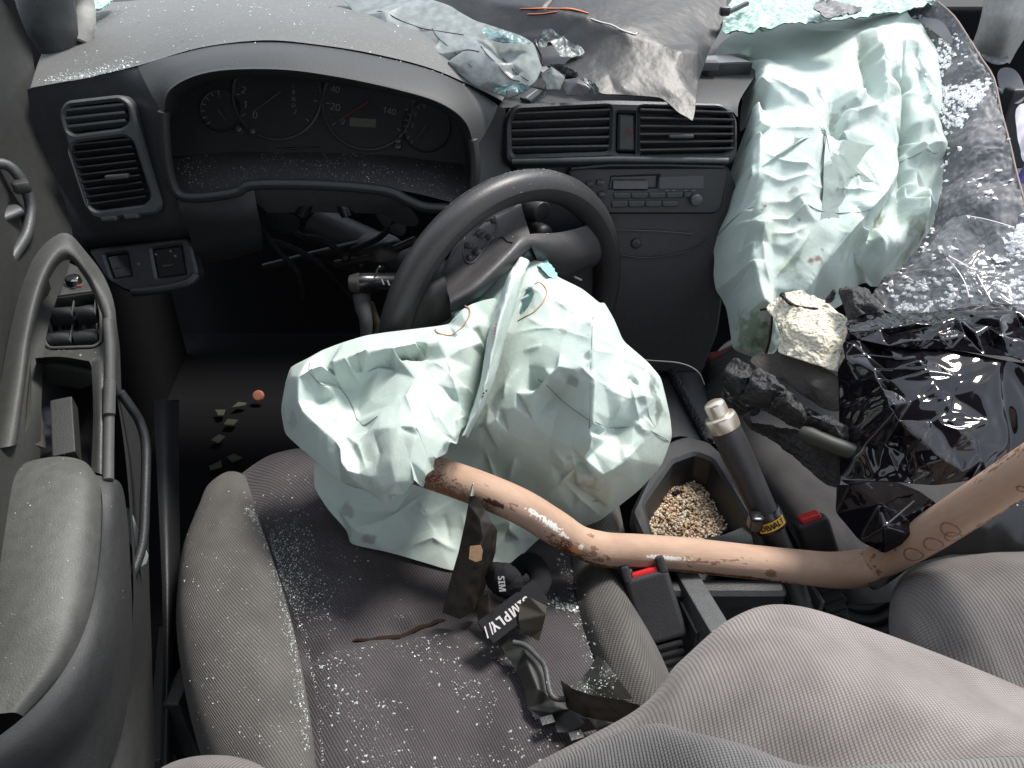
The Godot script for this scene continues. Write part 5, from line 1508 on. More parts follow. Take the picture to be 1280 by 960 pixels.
	stain(main, [[Vector3(0.0182, 0.6204, -0.7652), 0.013, Color(0.42, 0.55, 0.53), 0.5], [Vector3(0.1539, 0.5784, -0.6648), 0.016, Color(0.30, 0.30, 0.29), 0.7], [Vector3(0.1562, 0.5602, -0.6464), 0.02, Color(0.30, 0.30, 0.29), 0.75], [Vector3(0.1307, 0.5901, -0.6698), 0.014, Color(0.45, 0.46, 0.44), 0.6], [Vector3(0.1206, 0.5817, -0.6518), 0.006, Color(0.2, 0.2, 0.2), 0.8], [Vector3(0.0872, 0.4663, -0.6022), 0.008, Color(0.12, 0.14, 0.14), 0.7], [Vector3(0.0778, 0.5089, -0.5907), 0.02, Color(0.5, 0.5, 0.47), 0.6], [Vector3(0.0605, 0.5992, -0.6230), 0.008, Color(0.4, 0.4, 0.38), 0.6],
		[Vector3(-0.1629, 0.4573, -0.6097), 0.012, Color(0.42, 0.22, 0.14), 0.55], [Vector3(-0.1804, 0.4468, -0.6035), 0.010, Color(0.35, 0.3, 0.26), 0.5], [Vector3(-0.1540, 0.4220, -0.5850), 0.007, Color(0.35, 0.33, 0.30), 0.6], [Vector3(-0.0026, 0.4737, -0.6358), 0.016, Color(0.5, 0.5, 0.46), 0.5], [Vector3(0.0519, 0.6280, -0.6727), 0.008, Color(0.4, 0.4, 0.38), 0.6], [Vector3(0.0751, 0.6223, -0.6325), 0.005, Color(0.25, 0.25, 0.24), 0.7], [Vector3(0.0043, 0.4301, -0.5865), 0.006, Color(0.4, 0.4, 0.38), 0.6]])
	part("bag_body", main, M.bag, o)
	var lobe := cloth(tb, [101, P([-16,640,-726,-28,644,-713,-42,645,-701,-54,640,-695,-61,628,-713,-63,620,-713,-67,625,-693,-84,619,-699,-112,612,-705,-137,607,-708,-160,602,-710,-185,595,-707,-208,587,-704,-224,579,-700,-243,571,-695,-246,561,-679,-248,542,-655,-240,528,-631,-218,534,-602,-191,536,-572,-162,537,-542,-135,539,-528,-120,534,-518,-114,531,-519,-99,541,-520,-83,545,-525,-73,555,-540,-62,561,-556,-53,558,-572,-42,561,-605,-32,571,-628,-28,574,-641,-22,593,-672,-12,613,-697,-217,595,-638,-205,603,-637,-192,610,-636,-180,613,-638,-168,617,-639,-156,620,-642,-144,622,-644,-132,623,-645,-120,624,-646,-109,625,-649,-97,625,-652,-86,626,-652,-75,627,-653,-65,628,-654,-54,630,-661,-43,633,-668,-33,635,-676,-216,594,-672,-205,594,-648,-197,588,-638,-187,588,-629,-180,591,-641,-166,592,-645,-152,593,-648,-139,596,-652,-126,599,-656,-113,599,-659,-100,600,-662,-145,625,-639,-144,614,-645,-109,621,-683,-102,616,-672,-94,611,-660,-87,606,-649,-30,626,-653,-41,625,-646,-52,625,-639,-65,621,-631,-78,618,-623,-86,614,-615,-94,611,-608,-102,607,-600,-110,602,-592,-118,596,-584,-126,591,-576,-134,583,-564,-233,579,-664,-225,577,-637,-216,577,-621,-208,577,-605,-198,575,-594,-187,573,-583,-179,570,-576,-170,566,-569,-164,560,-558,-163,568,-579,-162,567,-555,-158,565,-537,-151,564,-527,-134,577,-568,-122,591,-554,-112,595,-551,-102,598,-549,-87,601,-544,-87,601,-544,-76,589,-545,-65,574,-549,-137,607,-642,-161,603,-637,-113,614,-642,-181,559,-669,-154,565,-669,-127,575,-667,-173,543,-664,-154,551,-660,-157,536,-644,-36,615,-680,-58,609,-673,-88,593,-671,-116,572,-661,-145,550,-642,-152,543,-625,-101,585,-667,-199,559,-649,-191,564,-670,-178,548,-665,-165,540,-643,-150,551,-608,-178,562,-615,-166,556,-596,-158,551,-587,-195,542,-650,-179,559,-640,-201,547,-636,-181,540,-615,-232,560,-639,-220,549,-619,-200,549,-595,-177,548,-568,-159,558,-577,-150,553,-567,-141,550,-553,-129,566,-520,-141,564,-525,-149,558,-546,-130,576,-551,-128,573,-531,-111,602,-511,-93,605,-507,-78,592,-521,-106,595,-492,-89,593,-495,-79,578,-513,-116,573,-501,-100,572,-498,-110,556,-508,-89,567,-510,-128,555,-517,-148,549,-531,-70,571,-537,-104,607,-571,-90,612,-584,-115,597,-563,-73,614,-601,-89,603,-563,-58,623,-608,-61,608,-619,-56,615,-593,-50,615,-600,-53,594,-596,-43,597,-614,-40,615,-629,-34,616,-651,-65,608,-569,-67,600,-548,-57,588,-578,-52,601,-570,-50,577,-574,-59,587,-548,-46,590,-588,-55,573,-567,-78,599,-563])], 34, 4,
		{"thick": 0.035, "calm": 0.55, "weight": 0.4, "smooth": [0, 1, 1, 0], "seed": 23, "folds": [[P([-149,620,-650,-143,616,-642,-136,614,-638]), 0.003, 0.003], [P([-112,621,-646,-102,614,-635]), 0.003, 0.003], [P([-106,633,-666,-95,624,-650,-84,615,-634]), 0.003, 0.003], [P([-190,612,-639,-177,614,-643]), 0.003, 0.003], [P([-79,613,-630,-66,610,-624]), 0.003, 0.003], [P([-61,617,-635,-40,627,-648]), 0.003, 0.003], [P([-206,612,-642,-199,605,-629,-183,597,-615]), 0.003, 0.003], [P([-63,609,-622,-56,603,-611,-50,592,-592,-53,575,-564]), 0.004, 0.0035], [P([-47,604,-611,-31,601,-605]), 0.004, 0.0035], [P([-69,598,-604,-77,588,-589,-70,579,-572]), 0.004, 0.0035], [P([-91,603,-614,-99,591,-595,-90,580,-576]), 0.004, 0.0035], [P([-50,592,-592,-38,590,-587]), 0.004, 0.0035], [P([-73,585,-583,-57,575,-564,-63,568,-553]), 0.004, 0.0035], [P([-161,573,-573,-144,566,-558,-134,554,-537]), 0.004, 0.0035], [P([-129,572,-568,-120,560,-546,-126,550,-530]), -0.003, 0.004], [P([-102,572,-564,-83,568,-555]), -0.003, 0.004], [P([-204,589,-604,-186,581,-588]), -0.003, 0.004]]})
	stain(lobe, [[Vector3(-0.2255, 0.5495, -0.6212), 0.014, Color(0.55, 0.60, 0.50), 0.5], [Vector3(-0.0575, 0.6352, -0.7014), 0.006, Color(0.3, 0.45, 0.38), 0.6], [Vector3(-0.0779, 0.5847, -0.5160), 0.01, Color(0.5, 0.5, 0.48), 0.5], [Vector3(-0.0283, 0.5799, -0.6246), 0.008, Color(0.5, 0.5, 0.48), 0.5]])
	part("front_lobe", lobe, M.bag, o)
	var band := surf([P([9,634,-847,9,649,-813,11,653,-801,14,651,-802,17,651,-801,21,647,-808,22,632,-842]), P([-4,650,-758,-3,666,-725,-1,673,-711,2,675,-709,7,672,-715,12,665,-729,13,650,-762]), P([-13,640,-720,-11,656,-687,-8,666,-670,-4,670,-664,0,664,-677,5,654,-697,6,638,-729]), P([-22,625,-695,-20,641,-663,-16,652,-644,-12,656,-636,-7,650,-651,-2,639,-673,-2,622,-704]), P([-28,605,-670,-26,622,-640,-22,634,-621,-18,638,-613,-15,633,-626,-10,623,-646,-10,605,-676]), P([-32,586,-646,-30,604,-617,-27,614,-601,-24,618,-594,-21,612,-604,-18,603,-621,-18,584,-649]), P([-40,567,-622,-37,586,-595,-34,594,-582,-32,595,-579,-31,592,-585,-29,584,-598,-29,565,-625]), P([-51,545,-602,-48,565,-576,-47,571,-568,-45,570,-569,-44,569,-571,-44,563,-579,-45,543,-605])], 8, 4)
	band.normals()
	var slack := FastNoiseLite.new()
	slack.seed = 5
	slack.frequency = 26.0
	slack.fractal_type = FastNoiseLite.FRACTAL_RIDGED
	slack.fractal_octaves = 2
	for k in band.v.size(): band.v[k] += tb.basis.z * slack.get_noise_3dv(band.v[k]) * 0.0045 + tb.basis.x * slack.get_noise_3dv(band.v[k] * 0.6) * 0.004
	band.normals()
	stain(band, [])
	part("seam_band", band, M.bag, o)
	var inner := cloth(tb, P([-64,603,-759,-48,601,-805,-28,605,-840,-8,615,-862,8,617,-886,18,622,-856,0,623,-785,-5,621,-724,-16,611,-730,-45,604,-745,-36,622,-758,-23,608,-786,-19,622,-801,-11,611,-805,-28,620,-739]), 10, 4, {"smooth": [0, 1, 1, 1], "crease": 0.002, "scale": 20.0})
	part("inner_cloth", inner, M.bag_inner, o, "dark teal inner cloth gathered under the horn cover")
	var hem := cloth(t, P([24,632,-862,35,633,-850,45,633,-839,49,631,-816,56,629,-798,46,632,-784,36,637,-802,25,633,-834,40,635,-818]), 8, 3, {"crease": 0.003, "scale": 40.0})
	part("inner_cloth", hem, M.bag_inner, o)
	for q in [[tb, lobe, [-81,625,-687,-78,621,-680,-72,618,-675,-64,618,-673,-56,620,-676,-49,624,-682,-44,630,-691,-44,635,-699,-49,637,-703]], [t, main, [21,652,-757,29,651,-754,35,646,-747,38,639,-740,36,631,-733,31,625,-728,23,619,-724,14,616,-723,7,613,-722]]]:
		part("stitched_ring", tube(stick(q[0], q[1], spline(P(q[2]), 4), 0.0006), 0.0007, 6), M.thread, o)
	for q in [[tb, lobe, [-212,601,-661,-209,595,-651,-203,590,-642,-195,587,-635,-188,585,-633]], [tb, lobe, [-179,588,-637,-172,585,-630,-164,578,-618,-157,571,-605,-149,566,-596,-142,563,-590,-126,565,-591]], [t, main, [31,565,-669,43,559,-660,56,551,-649,69,544,-640,84,537,-629]], [t, main, [87,536,-627,108,538,-624,133,541,-621,163,539,-612]], [t, main, [89,621,-710,89,602,-691,88,577,-667,86,546,-637,84,531,-623]]]:
		part("seam", tube(stick(q[0], q[1], spline(P(q[2]), 5), 0.0001), 0.00045, 5), M.seam, o)
	for q in [[t, main, [14,648,-754,19,646,-751,22,642,-746,24,637,-742,21,632,-737,18,627,-733,14,623,-730,10,617,-725,8,622,-731,10,630,-738,11,639,-747]], [tb, lobe, [-63,635,-701,-59,635,-701,-56,632,-696,-60,630,-692,-63,628,-691,-64,631,-696]]]:
		var hole := G.new()
		hole.fan(stick(q[0], q[1], P(q[2]), 0.0012))
		part("vent_hole", hole, M.bag_hole, o)
	# the two short red lines printed on the band
	for q in [[Vector3(-0.0173, 0.6699, -0.6217), 6], [Vector3(-0.0180, 0.6667, -0.6165), 8]]:
		for k in q[1]:
			var p: Vector3 = q[0] + tb.basis.x * (k - q[1] / 2.0) * 0.0014
			var at := stick(tb, band, PackedVector3Array([p]), 0.0004)[0]
			part("print_mark", rbox(Transform3D(tb.basis.rotated(tb.basis.z, 0.5 if k % 2 else -0.5), at), Vector3(0.0004, 0.0026, 0.0003), 0.0001, 1), M.print_red, o)
	for q in [Vector3(-0.0247, 0.6187, -0.5817), Vector3(-0.0270, 0.6142, -0.5817), Vector3(-0.0278, 0.6097, -0.5817)]:
		part("print_mark", rbox(Transform3D(tb.basis, stick(tb, band, PackedVector3Array([q]), 0.0004)[0]), Vector3(0.002, 0.0016, 0.0004), 0.0002, 1), M.stain_dark, o)

func passenger_airbag() -> void:
	var t := Transform3D(Vector3(-0.3251, -0.6139, 0.7193), Vector3(0.9454, -0.1909, 0.2643), Vector3(-0.0249, 0.7660, 0.6424), Vector3(0.4668, 0.8237, -1.1494))
	var o := thing("passenger_airbag", "big pale mint passenger airbag hanging from the dashboard in daylight", "airbag", Vector3(0.4168, 0.5067, -0.8362))
	var main := cloth(t, [198, P([298,805,-1187,315,818,-1228,345,828,-1265,383,836,-1299,426,838,-1327,469,840,-1341,518,839,-1351,558,837,-1347,579,829,-1350,570,848,-1333,585,860,-1347,607,865,-1351,618,861,-1320,592,862,-1244,609,848,-1253,655,843,-1297,670,836,-1276,674,821,-1244,659,800,-1193,651,774,-1162,642,743,-1120,646,717,-1089,645,692,-1065,634,664,-1037,618,635,-1009,596,617,-988,574,602,-971,553,589,-956,531,575,-940,508,562,-921,483,565,-910,463,568,-909,462,548,-911,429,539,-891,394,539,-882,368,541,-869,350,536,-848,345,528,-833,341,511,-829,325,504,-822,306,504,-833,290,506,-846,289,525,-863,290,549,-903,280,554,-925,277,572,-936,280,595,-953,280,616,-983,290,634,-1009,300,654,-1032,313,673,-1061,329,707,-1105,336,738,-1142,340,762,-1176,353,789,-1213,355,803,-1209,340,809,-1201,322,809,-1190,362,813,-1136,350,805,-1105,339,794,-1082,323,772,-1036,319,761,-1017,315,750,-999,312,739,-983,309,728,-967,306,717,-952,304,707,-937,338,796,-1079,349,790,-1066,360,783,-1052,370,776,-1038,381,769,-1024,389,763,-1003,396,757,-982,401,792,-1056,414,776,-1057,411,764,-1027,396,757,-982,386,741,-964,376,724,-945,372,715,-934,369,706,-923,361,690,-899,314,745,-990,330,738,-980,345,731,-970,359,728,-956,372,725,-943,306,707,-937,322,700,-937,337,694,-936,348,692,-920,358,689,-903,435,774,-1054,431,764,-1040,427,754,-1026,424,743,-1009,422,731,-993,421,722,-980,419,713,-966,420,704,-945,452,797,-1023,446,787,-1011,439,776,-999,433,766,-989,427,755,-979,486,766,-1027,463,756,-1010,436,751,-989,541,851,-1232,519,842,-1169,509,827,-1130,507,810,-1105,506,797,-1092,505,784,-1079,506,772,-1071,506,761,-1063,534,825,-1143,532,814,-1128,531,804,-1112,537,792,-1106,544,780,-1099,532,732,-1032,525,723,-1014,518,715,-996,507,707,-979,496,699,-962,484,691,-945,472,683,-929,462,676,-918,451,670,-908,432,657,-894,422,649,-887,411,641,-881,396,627,-869,388,616,-863,381,606,-856,375,597,-850,369,587,-845,364,688,-901,381,684,-912,397,680,-923,411,680,-920,425,680,-916,441,680,-918,457,679,-919,559,845,-1145,553,835,-1125,548,824,-1106,543,813,-1086,538,797,-1065,533,781,-1043,531,770,-1032,530,759,-1020,528,748,-1009,527,731,-994,525,714,-980,523,698,-965,522,681,-951,521,666,-941,521,651,-930,533,729,-1002,550,734,-997,580,730,-1012,544,687,-952,541,676,-941,538,665,-930,538,651,-927,539,637,-924,444,655,-912,455,652,-897,472,645,-893,493,636,-898,304,667,-900,311,666,-888,309,667,-879,301,647,-871,297,631,-858,296,619,-856,295,606,-854,294,594,-851,292,582,-847,297,634,-851,300,623,-840,302,612,-830,305,599,-808,317,588,-805,309,675,-909,320,670,-903,331,666,-898,350,670,-897,359,687,-896,310,638,-882,321,640,-875,332,641,-868,344,644,-871,356,648,-875,365,827,-1215,347,821,-1167,407,827,-1235,454,830,-1253,499,830,-1256,517,822,-1235,384,811,-1132,420,815,-1140,457,813,-1148,486,808,-1146,377,790,-1075,404,792,-1062,440,791,-1069,467,793,-1086,335,765,-1121,329,730,-1080,320,698,-1037,307,665,-998,364,767,-1038,344,770,-1045,344,747,-1010,368,745,-1001,332,726,-975,356,724,-965,346,708,-958,363,705,-943,429,753,-1051,430,735,-1040,429,713,-1019,417,696,-988,409,720,-996,396,693,-964,394,685,-939,449,783,-1059,439,765,-1022,436,735,-981,444,720,-958,454,709,-945,437,699,-944,474,783,-1042,485,770,-1047,453,767,-1014,531,823,-1226,516,799,-1171,513,782,-1141,506,768,-1103,529,807,-1190,544,849,-1193,514,825,-1117,524,787,-1115,533,800,-1134,518,774,-1077,528,769,-1076,511,751,-1040,493,739,-1021,519,742,-1034,481,726,-995,500,724,-1002,521,726,-1014,569,857,-1212,554,832,-1166,558,802,-1152,575,784,-1161,577,750,-1137,571,719,-1100,568,687,-1073,565,659,-1050,560,634,-1021,551,617,-989,569,840,-1186,552,689,-1048,542,667,-1034,523,647,-1011,491,640,-967,455,605,-947,439,588,-933,421,571,-913,452,572,-929,526,625,-1000,546,633,-1019,430,553,-902,411,686,-951,427,690,-923,448,693,-931,438,705,-935,470,688,-945,410,665,-920,440,665,-919,384,653,-896,414,649,-906,361,643,-880,388,624,-888,582,838,-1162,577,816,-1131,578,794,-1109,569,774,-1076,557,820,-1105,553,795,-1075,547,771,-1041,590,831,-1137,581,811,-1098,574,788,-1060,570,763,-1031,554,759,-1027,608,807,-1124,605,781,-1093,539,741,-1005,540,722,-972,540,711,-954,547,690,-939,544,710,-995,546,674,-973,544,651,-945,583,709,-998,595,678,-992,569,669,-955,538,621,-936,526,608,-938,483,632,-883,470,631,-945,454,626,-924,453,599,-908,465,611,-906,466,609,-883,488,600,-892,509,598,-921,469,589,-891,483,623,-909,442,643,-908,463,599,-934,299,684,-910,298,650,-954,290,627,-948,293,607,-914,293,578,-879,293,547,-848,306,649,-921,302,625,-898,327,651,-901,347,652,-891,355,665,-891,332,615,-884,349,623,-878,325,600,-867,337,600,-856,354,606,-867,363,616,-869,349,585,-853,324,594,-844,356,569,-850,301,578,-821,296,558,-828,306,572,-819,295,532,-824,309,534,-820,323,548,-821,326,565,-820,320,523,-817])], 58, 4,
		{"thick": 0.012, "calm": 0.25, "smooth": [0, 1, 1, 1], "seed": 41, "folds": [[P([561,872,-1177,545,802,-1094,529,736,-1016,516,689,-960,501,636,-898]), -0.03, 0.011], [P([523,732,-1011,507,700,-974,479,673,-943,442,647,-913,401,617,-879,365,585,-842]), 0.018, 0.008], [P([502,863,-1168,498,819,-1116,491,768,-1056]), -0.022, 0.01], [P([345,827,-1131,332,775,-1070,320,718,-1003,311,668,-943]), 0.016, 0.01], [P([523,872,-1178,516,827,-1125,508,776,-1065,494,744,-1026]), 0.016, 0.01], [P([574,854,-1155,574,810,-1103,572,769,-1053,566,728,-1005]), 0.014, 0.012], [P([510,696,-969,485,664,-932,455,636,-899]), -0.022, 0.01], [P([316,800,-1101,305,742,-1032,286,679,-957,270,612,-878]), -0.016, 0.01], [P([311,664,-938,290,612,-878,276,549,-803]), -0.012, 0.008], [P([321,704,-986,353,693,-972,386,686,-962]), 0.005, 0.004], [P([318,684,-962,346,677,-953,377,680,-955]), 0.005, 0.004], [P([318,659,-933,347,657,-928,378,666,-938]), 0.005, 0.004], [P([320,643,-913,345,642,-911,373,656,-926]), 0.005, 0.004], [P([323,631,-898,348,630,-897,370,638,-905]), 0.005, 0.004], [P([353,611,-874,372,635,-901]), 0.005, 0.004], [P([328,597,-858,350,613,-876,368,629,-894]), 0.005, 0.004], [P([420,689,-965,422,670,-941]), 0.005, 0.004], [P([443,691,-966,441,670,-940]), 0.005, 0.004], [P([461,708,-986,471,676,-947]), 0.005, 0.004], [P([480,677,-947,470,701,-976]), 0.005, 0.004], [P([509,752,-1035,516,728,-1007,498,702,-977]), 0.005, 0.004], [P([344,733,-1019,393,724,-1006]), 0.005, 0.004], [P([536,726,-1004,554,730,-1007,582,733,-1010]), 0.005, 0.004], [P([533,720,-997,557,723,-1000,573,722,-997]), 0.005, 0.004], [P([380,672,-946,417,672,-944,479,673,-943]), 0.005, 0.004], [P([412,787,-1082,423,759,-1048]), 0.005, 0.004], [P([342,794,-1092,382,769,-1061,416,745,-1031]), 0.009, 0.006], [P([416,745,-1031,395,711,-991,381,674,-947]), 0.009, 0.006], [P([477,788,-1080,463,764,-1053,449,743,-1028]), 0.009, 0.006], [P([496,761,-1048,472,750,-1035,449,742,-1026]), 0.009, 0.006], [P([517,845,-1146,509,802,-1095,503,764,-1050]), 0.009, 0.006], [P([324,651,-922,312,634,-903,313,598,-860,327,574,-831]), 0.009, 0.006], [P([546,686,-956,531,644,-906]), 0.009, 0.006], [P([428,768,-1058,425,735,-1019,418,702,-979]), -0.01, 0.007], [P([498,845,-1147,494,802,-1095,496,770,-1057]), -0.01, 0.007], [P([550,828,-1124,533,752,-1035,510,658,-924]), -0.01, 0.007], [P([572,836,-1134,570,806,-1098,562,775,-1061]), -0.01, 0.007], [P([420,634,-898,401,617,-879,380,595,-854]), -0.01, 0.007]]})
	stain(main, [[Vector3(0.4524, 0.7996, -1.0947), 0.006, Color(0.25, 0.22, 0.2), 0.8], [Vector3(0.4461, 0.7785, -1.0698), 0.010, Color(0.55, 0.55, 0.52), 0.5], [Vector3(0.4352, 0.7525, -1.0234), 0.016, Color(0.45, 0.43, 0.38), 0.7], [Vector3(0.3167, 0.6774, -0.9066), 0.007, Color(0.25, 0.2, 0.17), 0.7], [Vector3(0.3542, 0.6915, -0.9167), 0.007, Color(0.4, 0.34, 0.28), 0.6], [Vector3(0.3803, 0.6198, -0.8699), 0.009, Color(0.28, 0.12, 0.09), 0.85], [Vector3(0.3933, 0.6257, -0.8764), 0.008, Color(0.2, 0.13, 0.1), 0.8], [Vector3(0.4734, 0.6474, -0.9389), 0.016, Color(0.2, 0.18, 0.12), 0.75], [Vector3(0.5173, 0.7742, -1.0752), 0.009, Color(0.4, 0.4, 0.38), 0.5],
		[Vector3(0.6106, 0.7029, -1.0262), 0.010, Color(0.4, 0.38, 0.3), 0.6], [Vector3(0.5347, 0.6442, -0.9328), 0.018, Color(0.5, 0.48, 0.36), 0.6], [Vector3(0.5423, 0.6724, -0.9449), 0.013, Color(0.5, 0.48, 0.36), 0.5], [Vector3(0.3448, 0.6091, -0.8718), 0.022, Color(0.55, 0.58, 0.42), 0.6], [Vector3(0.4300, 0.6354, -0.8998), 0.03, Color(0.68, 0.72, 0.55), 0.5], [Vector3(0.3141, 0.5372, -0.8243), 0.035, Color(0.42, 0.52, 0.36), 0.75], [Vector3(0.3152, 0.5555, -0.8223), 0.007, Color(0.2, 0.2, 0.16), 0.7], [Vector3(0.3193, 0.5285, -0.8191), 0.014, Color(0.22, 0.22, 0.14), 0.7], [Vector3(0.5309, 0.5956, -0.9279), 0.02, Color(0.55, 0.58, 0.45), 0.5]])
	part("bag_body", main, M.bag, o)
	for q in [[523,732,-985,538,733,-986,556,736,-988,571,737,-990], [280,645,-943,301,646,-944,322,643,-939], [359,692,-891,388,691,-888,416,691,-887,448,692,-887]]:
		part("seam", tube(stick(t, main, spline(P(q), 5), 0.0002), 0.0006, 5), M.seam, o)
	for k in 7: part("stitch", rbox(Transform3D(t.basis.rotated(t.basis.z, 0.4), stick(t, main, PackedVector3Array([Vector3(0.5804, 0.8172, -1.1373).lerp(Vector3(0.5735, 0.7673, -1.0780), k / 6.0)]), 0.001)[0]), Vector3(0.004, 0.005, 0.001), 0.0005, 1), M.white_ink, o)
	part("torn_hem", tube(stick(t, main, spline(P([305,581,-814,316,579,-810,325,571,-800,326,560,-788,321,549,-775]), 4), 0.001), 0.0013, 6), M.stain_dark, o)

# ---------------------------------------------------------------- bent pipe
func pipe() -> void:
	var path := spline(P([-117,510,-606,-77,515,-581,-32,513,-560,8,502,-547,40,480,-543,66,463,-539,93,450,-540,130,445,-542,180,438,-544,239,430,-543,296,426,-539,329,429,-532,355,443,-523,365,459,-519,385,508,-503,401,552,-490,413,594,-476,427,638,-462,452,696,-447]), 6)
	var radii := PackedFloat32Array()
	for i in path.size():
		var r := 0.0176
		var f := float(i) / path.size()
		r *= 1.0 - 0.10 * exp(-pow((f - 0.275) / 0.03, 2)) - 0.06 * exp(-pow((f - 0.69) / 0.03, 2)) + 0.06 * exp(-pow((f - 0.64) / 0.05, 2))
		radii.append(r)
	var g := tube(path, radii, 28)
	var m := path.size()
	for i in m:
		for s in 29: g.uv[i * 29 + s] = Vector2(float(i) / (m - 1), 1.0 - s / 28.0)
	var o := thing("bent_pipe", "tan painted steel pipe, scuffed and bent, lying across seat and console", "pipe", Vector3(0.2150, 0.4142, -0.5377))
	part("tube", g, M.pipe_paint, o)

# ---------------------------------------------------------------- broken trim on the driver's seat
func seat_debris() -> void:
	var bz := Transform3D(basis_to(Vector3(0.0, 0.75, 0.66)), Vector3(-0.0301, 0.4926, -0.5052))
	var b := thing("metal_bracket", "olive black sheet metal bracket standing against the pipe on the driver's seat", "bracket", Vector3(-0.0514, 0.4100, -0.4947))
	part("web", cloth(bz, P([-39,532,-531,-32,531,-527,-25,522,-521,-18,510,-514,-20,490,-507,-26,469,-502,-34,444,-495,-37,420,-487,-51,411,-485,-69,410,-494,-61,443,-501,-51,478,-510,-44,509,-520,-41,524,-526,-30,516,-513,-33,487,-500,-43,449,-491,-27,500,-506]), 14, 3, {"thick": 0.003, "smooth": [0, 0, 0]}), M.bracket_paint, b)
	part("flange", cloth(bz, P([-18,510,-514,-14,495,-521,-16,470,-517,-22,447,-511,-29,424,-502,-34,408,-495,-37,420,-487,-34,444,-495,-26,469,-502,-20,490,-507]), 10, 2, {"thick": 0.002, "smooth": [0, 0]}), M.bracket_paint, b)
	part("foot", cloth(bz, P([-38,425,-495,-22,440,-492,-6,435,-482,-3,425,-470,-15,415,-465,-31,410,-476,-21,430,-477]), 6, 3, {"thick": 0.003, "smooth": [0, 0, 0]}), M.bracket_paint, b)
	part("tip", tube(P([-38,532,-529,-37,539,-532,-36,543,-533]), [0.0022, 0.0016, 0.0008], 8), M.nickel, b)
	var st := plate(Transform3D(Basis(bz.basis.x, bz.basis.y, bz.basis.z), Vector3(-0.0344, 0.4884, -0.4970)), Q([-5, 7, 5, 8, 7, 3, 6, -6, 1, -8, -6, -5]), 0.0012, 0.0004)
	part("sticker", st, M.sticker, b, "peeling brown square sticker")
	var br := thing("broken_trim", "dark broken plastic trim with notched edge lying on the driver's seat", "broken trim", Vector3(0.0429, 0.4100, -0.4100))
	var flat := Transform3D(Basis(Vector3.RIGHT, -1.0), Vector3(0.0358, 0.4200, -0.4192))
	part("strip", cloth(flat, P([-21,424,-463,-7,424,-458,1,424,-447,11,424,-443,23,425,-431,29,425,-421,32,424,-399,36,424,-389,50,425,-380,71,428,-376,94,432,-375,107,436,-365,109,434,-359,86,426,-358,71,420,-360,70,420,-364,58,420,-361,60,416,-357,48,414,-358,47,416,-364,38,416,-364,35,416,-377,27,416,-377,22,414,-377,14,414,-387,11,415,-405,4,415,-425,-7,416,-443,14,430,-420,22,428,-397,34,424,-377,60,426,-365]), 28, 3, {"thick": 0.004, "smooth": [0, 0, 0]}), M.broken_trim, br)
	part("strip_edge", tube(spline(P([1,434,-440,12,435,-436,23,436,-423,29,437,-412,32,436,-390,36,435,-383,45,435,-382]), 4), 0.0026, 8), M.plastic_grey, br)
	part("raised_wall", cloth(bz, P([41,448,-391,48,455,-380,65,458,-371,87,458,-366,103,455,-363,108,450,-362,107,436,-361,102,432,-359,79,430,-365,60,428,-370,46,428,-379,48,440,-380]), 11, 2, {"thick": 0.003, "smooth": [0, 0]}), M.bracket_paint, br)
	part("fin", cloth(bz, P([71,470,-399,77,474,-391,85,470,-379,92,464,-372,98,458,-367,87,458,-366,65,458,-370,48,455,-379,59,458,-387,65,463,-391,73,468,-377]), 10, 2, {"thick": 0.003, "smooth": [0, 0]}), M.broken_trim, br)
	for q in [Vector3(0.0529, 0.4200, -0.3576), Vector3(0.0296, 0.4200, -0.3712)]: part("clip", rbox(Transform3D(Basis(Vector3.UP, 0.3), q), Vector3(0.012, 0.006, 0.008), 0.001, 1), M.plastic_dark, br)
	part("tab", cloth(bz, P([7,450,-470,16,460,-470,32,455,-464,31,450,-458,28,435,-454,25,425,-448,18,425,-453,9,428,-455,6,440,-460]), 9, 3, {"thick": 0.003, "smooth": [0, 0, 0]}), M.bracket_light, br)
	# webbing with woven letters
	var ln := thing("webbing_strap", "folded black webbing strap with white woven letters between bracket and trim", "strap", Vector3(0.0000, 0.4100, -0.4898))
	part("loop", cloth(bz, P([-27,455,-512,-17,465,-511,0,465,-505,8,460,-500,11,455,-490,6,445,-487,-5,437,-486,-15,435,-492,-25,440,-498,-21,455,-498,-6,468,-486,-2,455,-485]), 9, 3, {"thick": 0.006, "crease": 0.003, "scale": 25.0}), M.webbing, ln)
	part("loop", tube(spline(P([5,430,-532,16,440,-533,26,440,-522,28,435,-510,19,432,-499,3,430,-496]), 4), 0.011, 10, false, 0.6), M.webbing, ln)
	var pa := Vector3(0.0276, 0.4450, -0.4912)
	var pb := Vector3(-0.0249, 0.4360, -0.4482)
	var wx := (pb - pa).normalized()
	var wn := (Vector3(0.05, 0.85, 0.5) - wx * wx.dot(Vector3(0.05, 0.85, 0.5))).normalized()
	var wy := wn.cross(wx)
	var strap := part("strap_end", rbox(Transform3D(Basis(wx, wy, wn), (pa + pb) * 0.5), Vector3(pa.distance_to(pb), 0.025, 0.003), 0.0012, 2), M.webbing, ln)
	letters("SIMPLY", Transform3D(Basis(wx, wy, wn), pa.lerp(pb, 0.56) + wn * 0.0018), 0.0098, M.strap_ink, strap, "woven_letters", true)
	letters("//", Transform3D(Basis(wx, wy, wn), pa.lerp(pb, 0.94) + wn * 0.0018), 0.011, M.strap_ink, strap, "woven_letters")
	letters("SIM", Transform3D(Basis(Vector3(0.1, -0.75, 0.5).normalized(), Vector3(0.9, 0.1, 0.1).normalized(), Vector3(-0.1, 0.5, 0.85).normalized()).orthonormalized(), Vector3(-0.0095, 0.4740, -0.4731)), 0.0062, M.strap_ink, strap, "woven_letters", true)

